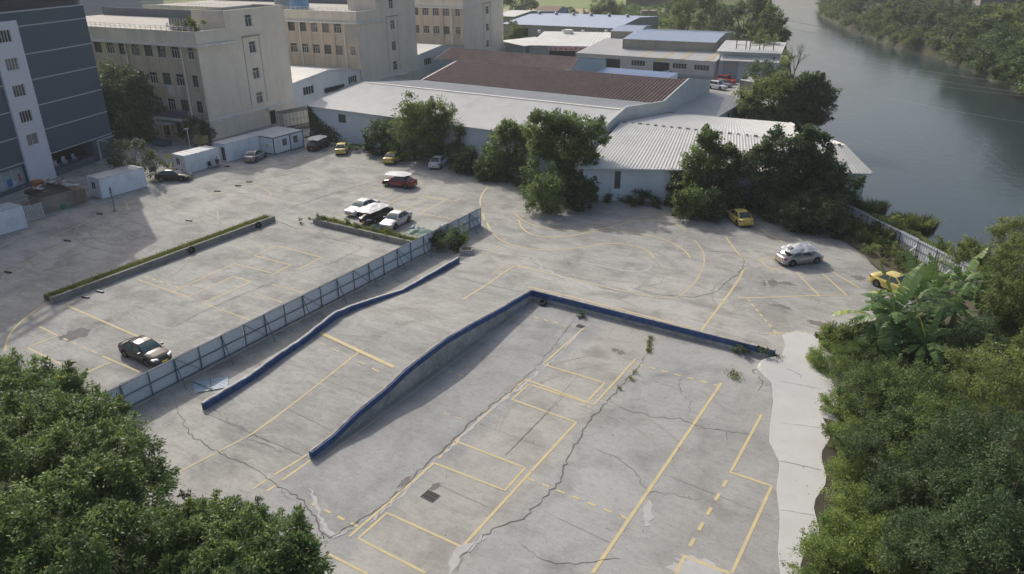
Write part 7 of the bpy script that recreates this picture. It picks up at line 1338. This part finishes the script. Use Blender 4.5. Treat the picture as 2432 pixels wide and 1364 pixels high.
# ------------------------------------------------------------------ far bank wood
def proto(name, label, sh, m, seed, L=.55, Wd=.3, nc=230, per=26):
    B = [(0, 0, 5.*sh, 4.2, 4.2, 4.2*sh)]; g = random.Random(seed)
    for k in range(8): a = k*.8; B.append((math.cos(a)*3., math.sin(a)*3., 4.4*sh+g.uniform(-2, 2.2), 2.2, 2.2, 1.8)) if True else None
    B.append((g.uniform(-1, 1), g.uniform(-1, 1), 8.2*sh, 2.2, 2.2, 1.7)); return tree(name, label, (0, 0, 0), B, m, nc, per, L, Wd, .95, trunk=.35, seed=seed)
PR = [proto('bank_tree', 'x', 1., G_DARK, 301), proto('bank_tree', 'x', .85, G_MID, 302), proto('bank_tree', 'x', .95, G_OLIVE, 303), proto('bank_tree', 'x', 1.15, G_DARK, 304)]
KIND = ('dark dense round tree in the wood on the far river bank', 'mid green spreading tree in the wood on the far river bank', 'olive topped tree in the wood on the far river bank', 'tall dark tree in the wood on the far river bank')
r_ = random.Random(44); spots = []
for px, py, k, s in ((1985, 22, 1, 1.), (2010, 30, 2, .8), (2030, 40, 0, .9), (2060, 20, 0, 1.), (2095, 62, 1, 1.05), (2120, 75, 1, .9), (2070, 55, 0, .7), (2140, 45, 3, 1.2), (2165, 70, 0, .8), (2190, 55, 3, 1.3), (2225, 80, 3, 1.2), (2215, 40, 0, 1.1), (2255, 95, 0, 1.), (2265, 60, 3, 1.2), (2290, 110, 0, 1.1), (2300, 85, 0, 1.1), (2320, 130, 0, 1.2), (2345, 120, 2, 1.1), (2355, 150, 0, 1.2), (2340, 90, 2, 1.2), (2380, 160, 0, 1.1), (2375, 120, 2, 1.3), (2390, 85, 2, 1.2), (2410, 185, 1, 1.1), (2405, 145, 2, 1.1), (2435, 205, 1, 1.1), (2440, 160, 1, 1.2), (2430, 110, 0, 1.3), (2460, 230, 0, 1.1), (2480, 190, 1, 1.2), (2420, 60, 0, 1.2), (2370, 50, 0, 1.1), (2100, 20, 0, 1.2), (2150, 10, 0, 1.2), (2020, 5, 1, 1.1), (2180, 15, 3, 1.1), (2240, 10, 3, 1.2), (2060, -5, 0, 1.2), (1985, -8, 1, 1.0), (2120, -20, 0, 1.3), (2220, -20, 3, 1.3), (2320, 20, 0, 1.0), (2450, 20, 0, 1.3), (2310, -15, 0, 1.3), (2400, -10, 3, 1.2), (2500, 260, 1, 1.2), (2520, 150, 0, 1.3), (2280, 150, 1, .8), (2330, 168, 0, .8), (2365, 185, 0, .9), (2400, 200, 0, .9)):
    spots.append((*at(px, py, -.4), k, s))
used = {}
for i, (x, y, z, k, s) in enumerate(spots):
    dk = min(math.hypot(x-a, y-b) for a, b in RB)
    o = PR[k] if k not in used else copy_tree(PR[k]); used[k] = 1
    o.location = (x, y, -.4); o.rotation_euler = (0, 0, r_.random()*6.28); q = s*r_.uniform(.9, 1.1); o.scale = (q*1.02, q*1.02, q*.88); tag(o, KIND[k], 'tree', KIND[k].replace('tree', 'trees', 1))
B = []
for (a, b), (c, d) in zip(RBm, RBm[1:]):
    if b > 90 and b < 460:
        for _ in range(4): t_ = r_.random(); q = r_.uniform(.6, 1.3); B.append((a+(c-a)*t_+r_.uniform(-1.8, 4), b+(d-b)*t_+r_.uniform(-.8, 3), r_.uniform(-1.2, .2), 1.8*q, 1.8*q, 1.7*q))
V, ti = foliage(B, 4600, 24, .85, .17, 1.0, seed=310, up=.2, droop=-.2); tag(leafobj('bank_reeds', V, ti, G_REED), kind='stuff')
B = []
for _ in range(160): px, py = r_.uniform(1960, 2500), r_.uniform(-20, 190); p = at(px, min(py, 40+(px-1960)*.33), -.4); B.append((p[0]+2, p[1]+4, .6, 3., 3., 1.6))
V, ti = foliage(B, 2000, 22, .6, .3, 1.0, seed=311); tag(leafobj('bank_undergrowth', V, ti, G_DARK), kind='stuff')
B = []
for (a, b), (c, d) in zip(LBm, LBm[1:]):
    if b > 60 and b < 460:
        for _ in range(5 if b < 130 else 1): t_ = r_.random(); q = r_.uniform(.5, 1.1); f_ = r_.random()*(4.5 if b < 130 else .5); B.append((a+(c-a)*t_-.3-f_*.6, b+(d-b)*t_-.2-f_*.6, r_.uniform(-1.2, -.2)+f_*.1, 1.2*q, 1.2*q, 1.1*q))
V, ti = foliage(B, 2600, 22, .4, .12, .7, seed=312, up=.2); tag(leafobj('bank_reeds', V, ti, G_OLIVE), kind='stuff')
c = at(2072, 36, -.4); junk('bank_rubble', 'pale rubble heap on a bare red patch of the far bank', c, 3, 3, 1.6, (SCR[3], SCR[0]), 41, n=16)
# ------------------------------------------------------------------ power lines over the river
WIRE = mat('wire', (.3, .3, .3), .6, 0)
for k, (x0, y0, x1, y1, z0, z1) in enumerate(((1700, 8, 2460, 92, 24, 20), (1700, 28, 2460, 118, 22, 18), (1640, 48, 2460, 205, 15, 11), (1640, 60, 2460, 226, 13.5, 9.5), (1640, 92, 2460, 232, 11, 9), (1800, 140, 2460, 296, 9, 7))):
    a, b = at(x0, y0, z0), at(x1, y1, z1); mb = MB(); mb.tube([a+(b-a)*t_-Z3*1.2*math.sin(math.pi*t_) for t_ in np.linspace(0, 1, 24)], .011, 4); tag(mb.build('power_line', WIRE), ('uppermost power line over the river', 'second power line from the top over the river', 'third power line from the top over the river', 'fourth power line from the top over the river', 'fifth power line from the top over the river', 'lowest power line over the river')[k], 'power line', 'power lines over the river')
# ------------------------------------------------------------------ haze
mb = MB(); mb.box((0, 400, 40), (2600, 2000, 104)); hz = mb.build('haze', None); m = bpy.data.materials.new('haze'); m.use_nodes = True; n = m.node_tree.nodes; n.remove(n['Principled BSDF']); v = n.new('ShaderNodeVolumePrincipled'); v.inputs['Color'].default_value = (.86, .9, .95, 1); v.inputs['Density'].default_value = HAZE; v.inputs['Anisotropy'].default_value = .2; m.node_tree.links.new(v.outputs[0], n['Material Output'].inputs['Volume']); hz.data.materials.append(m); tag(hz, kind='stuff')
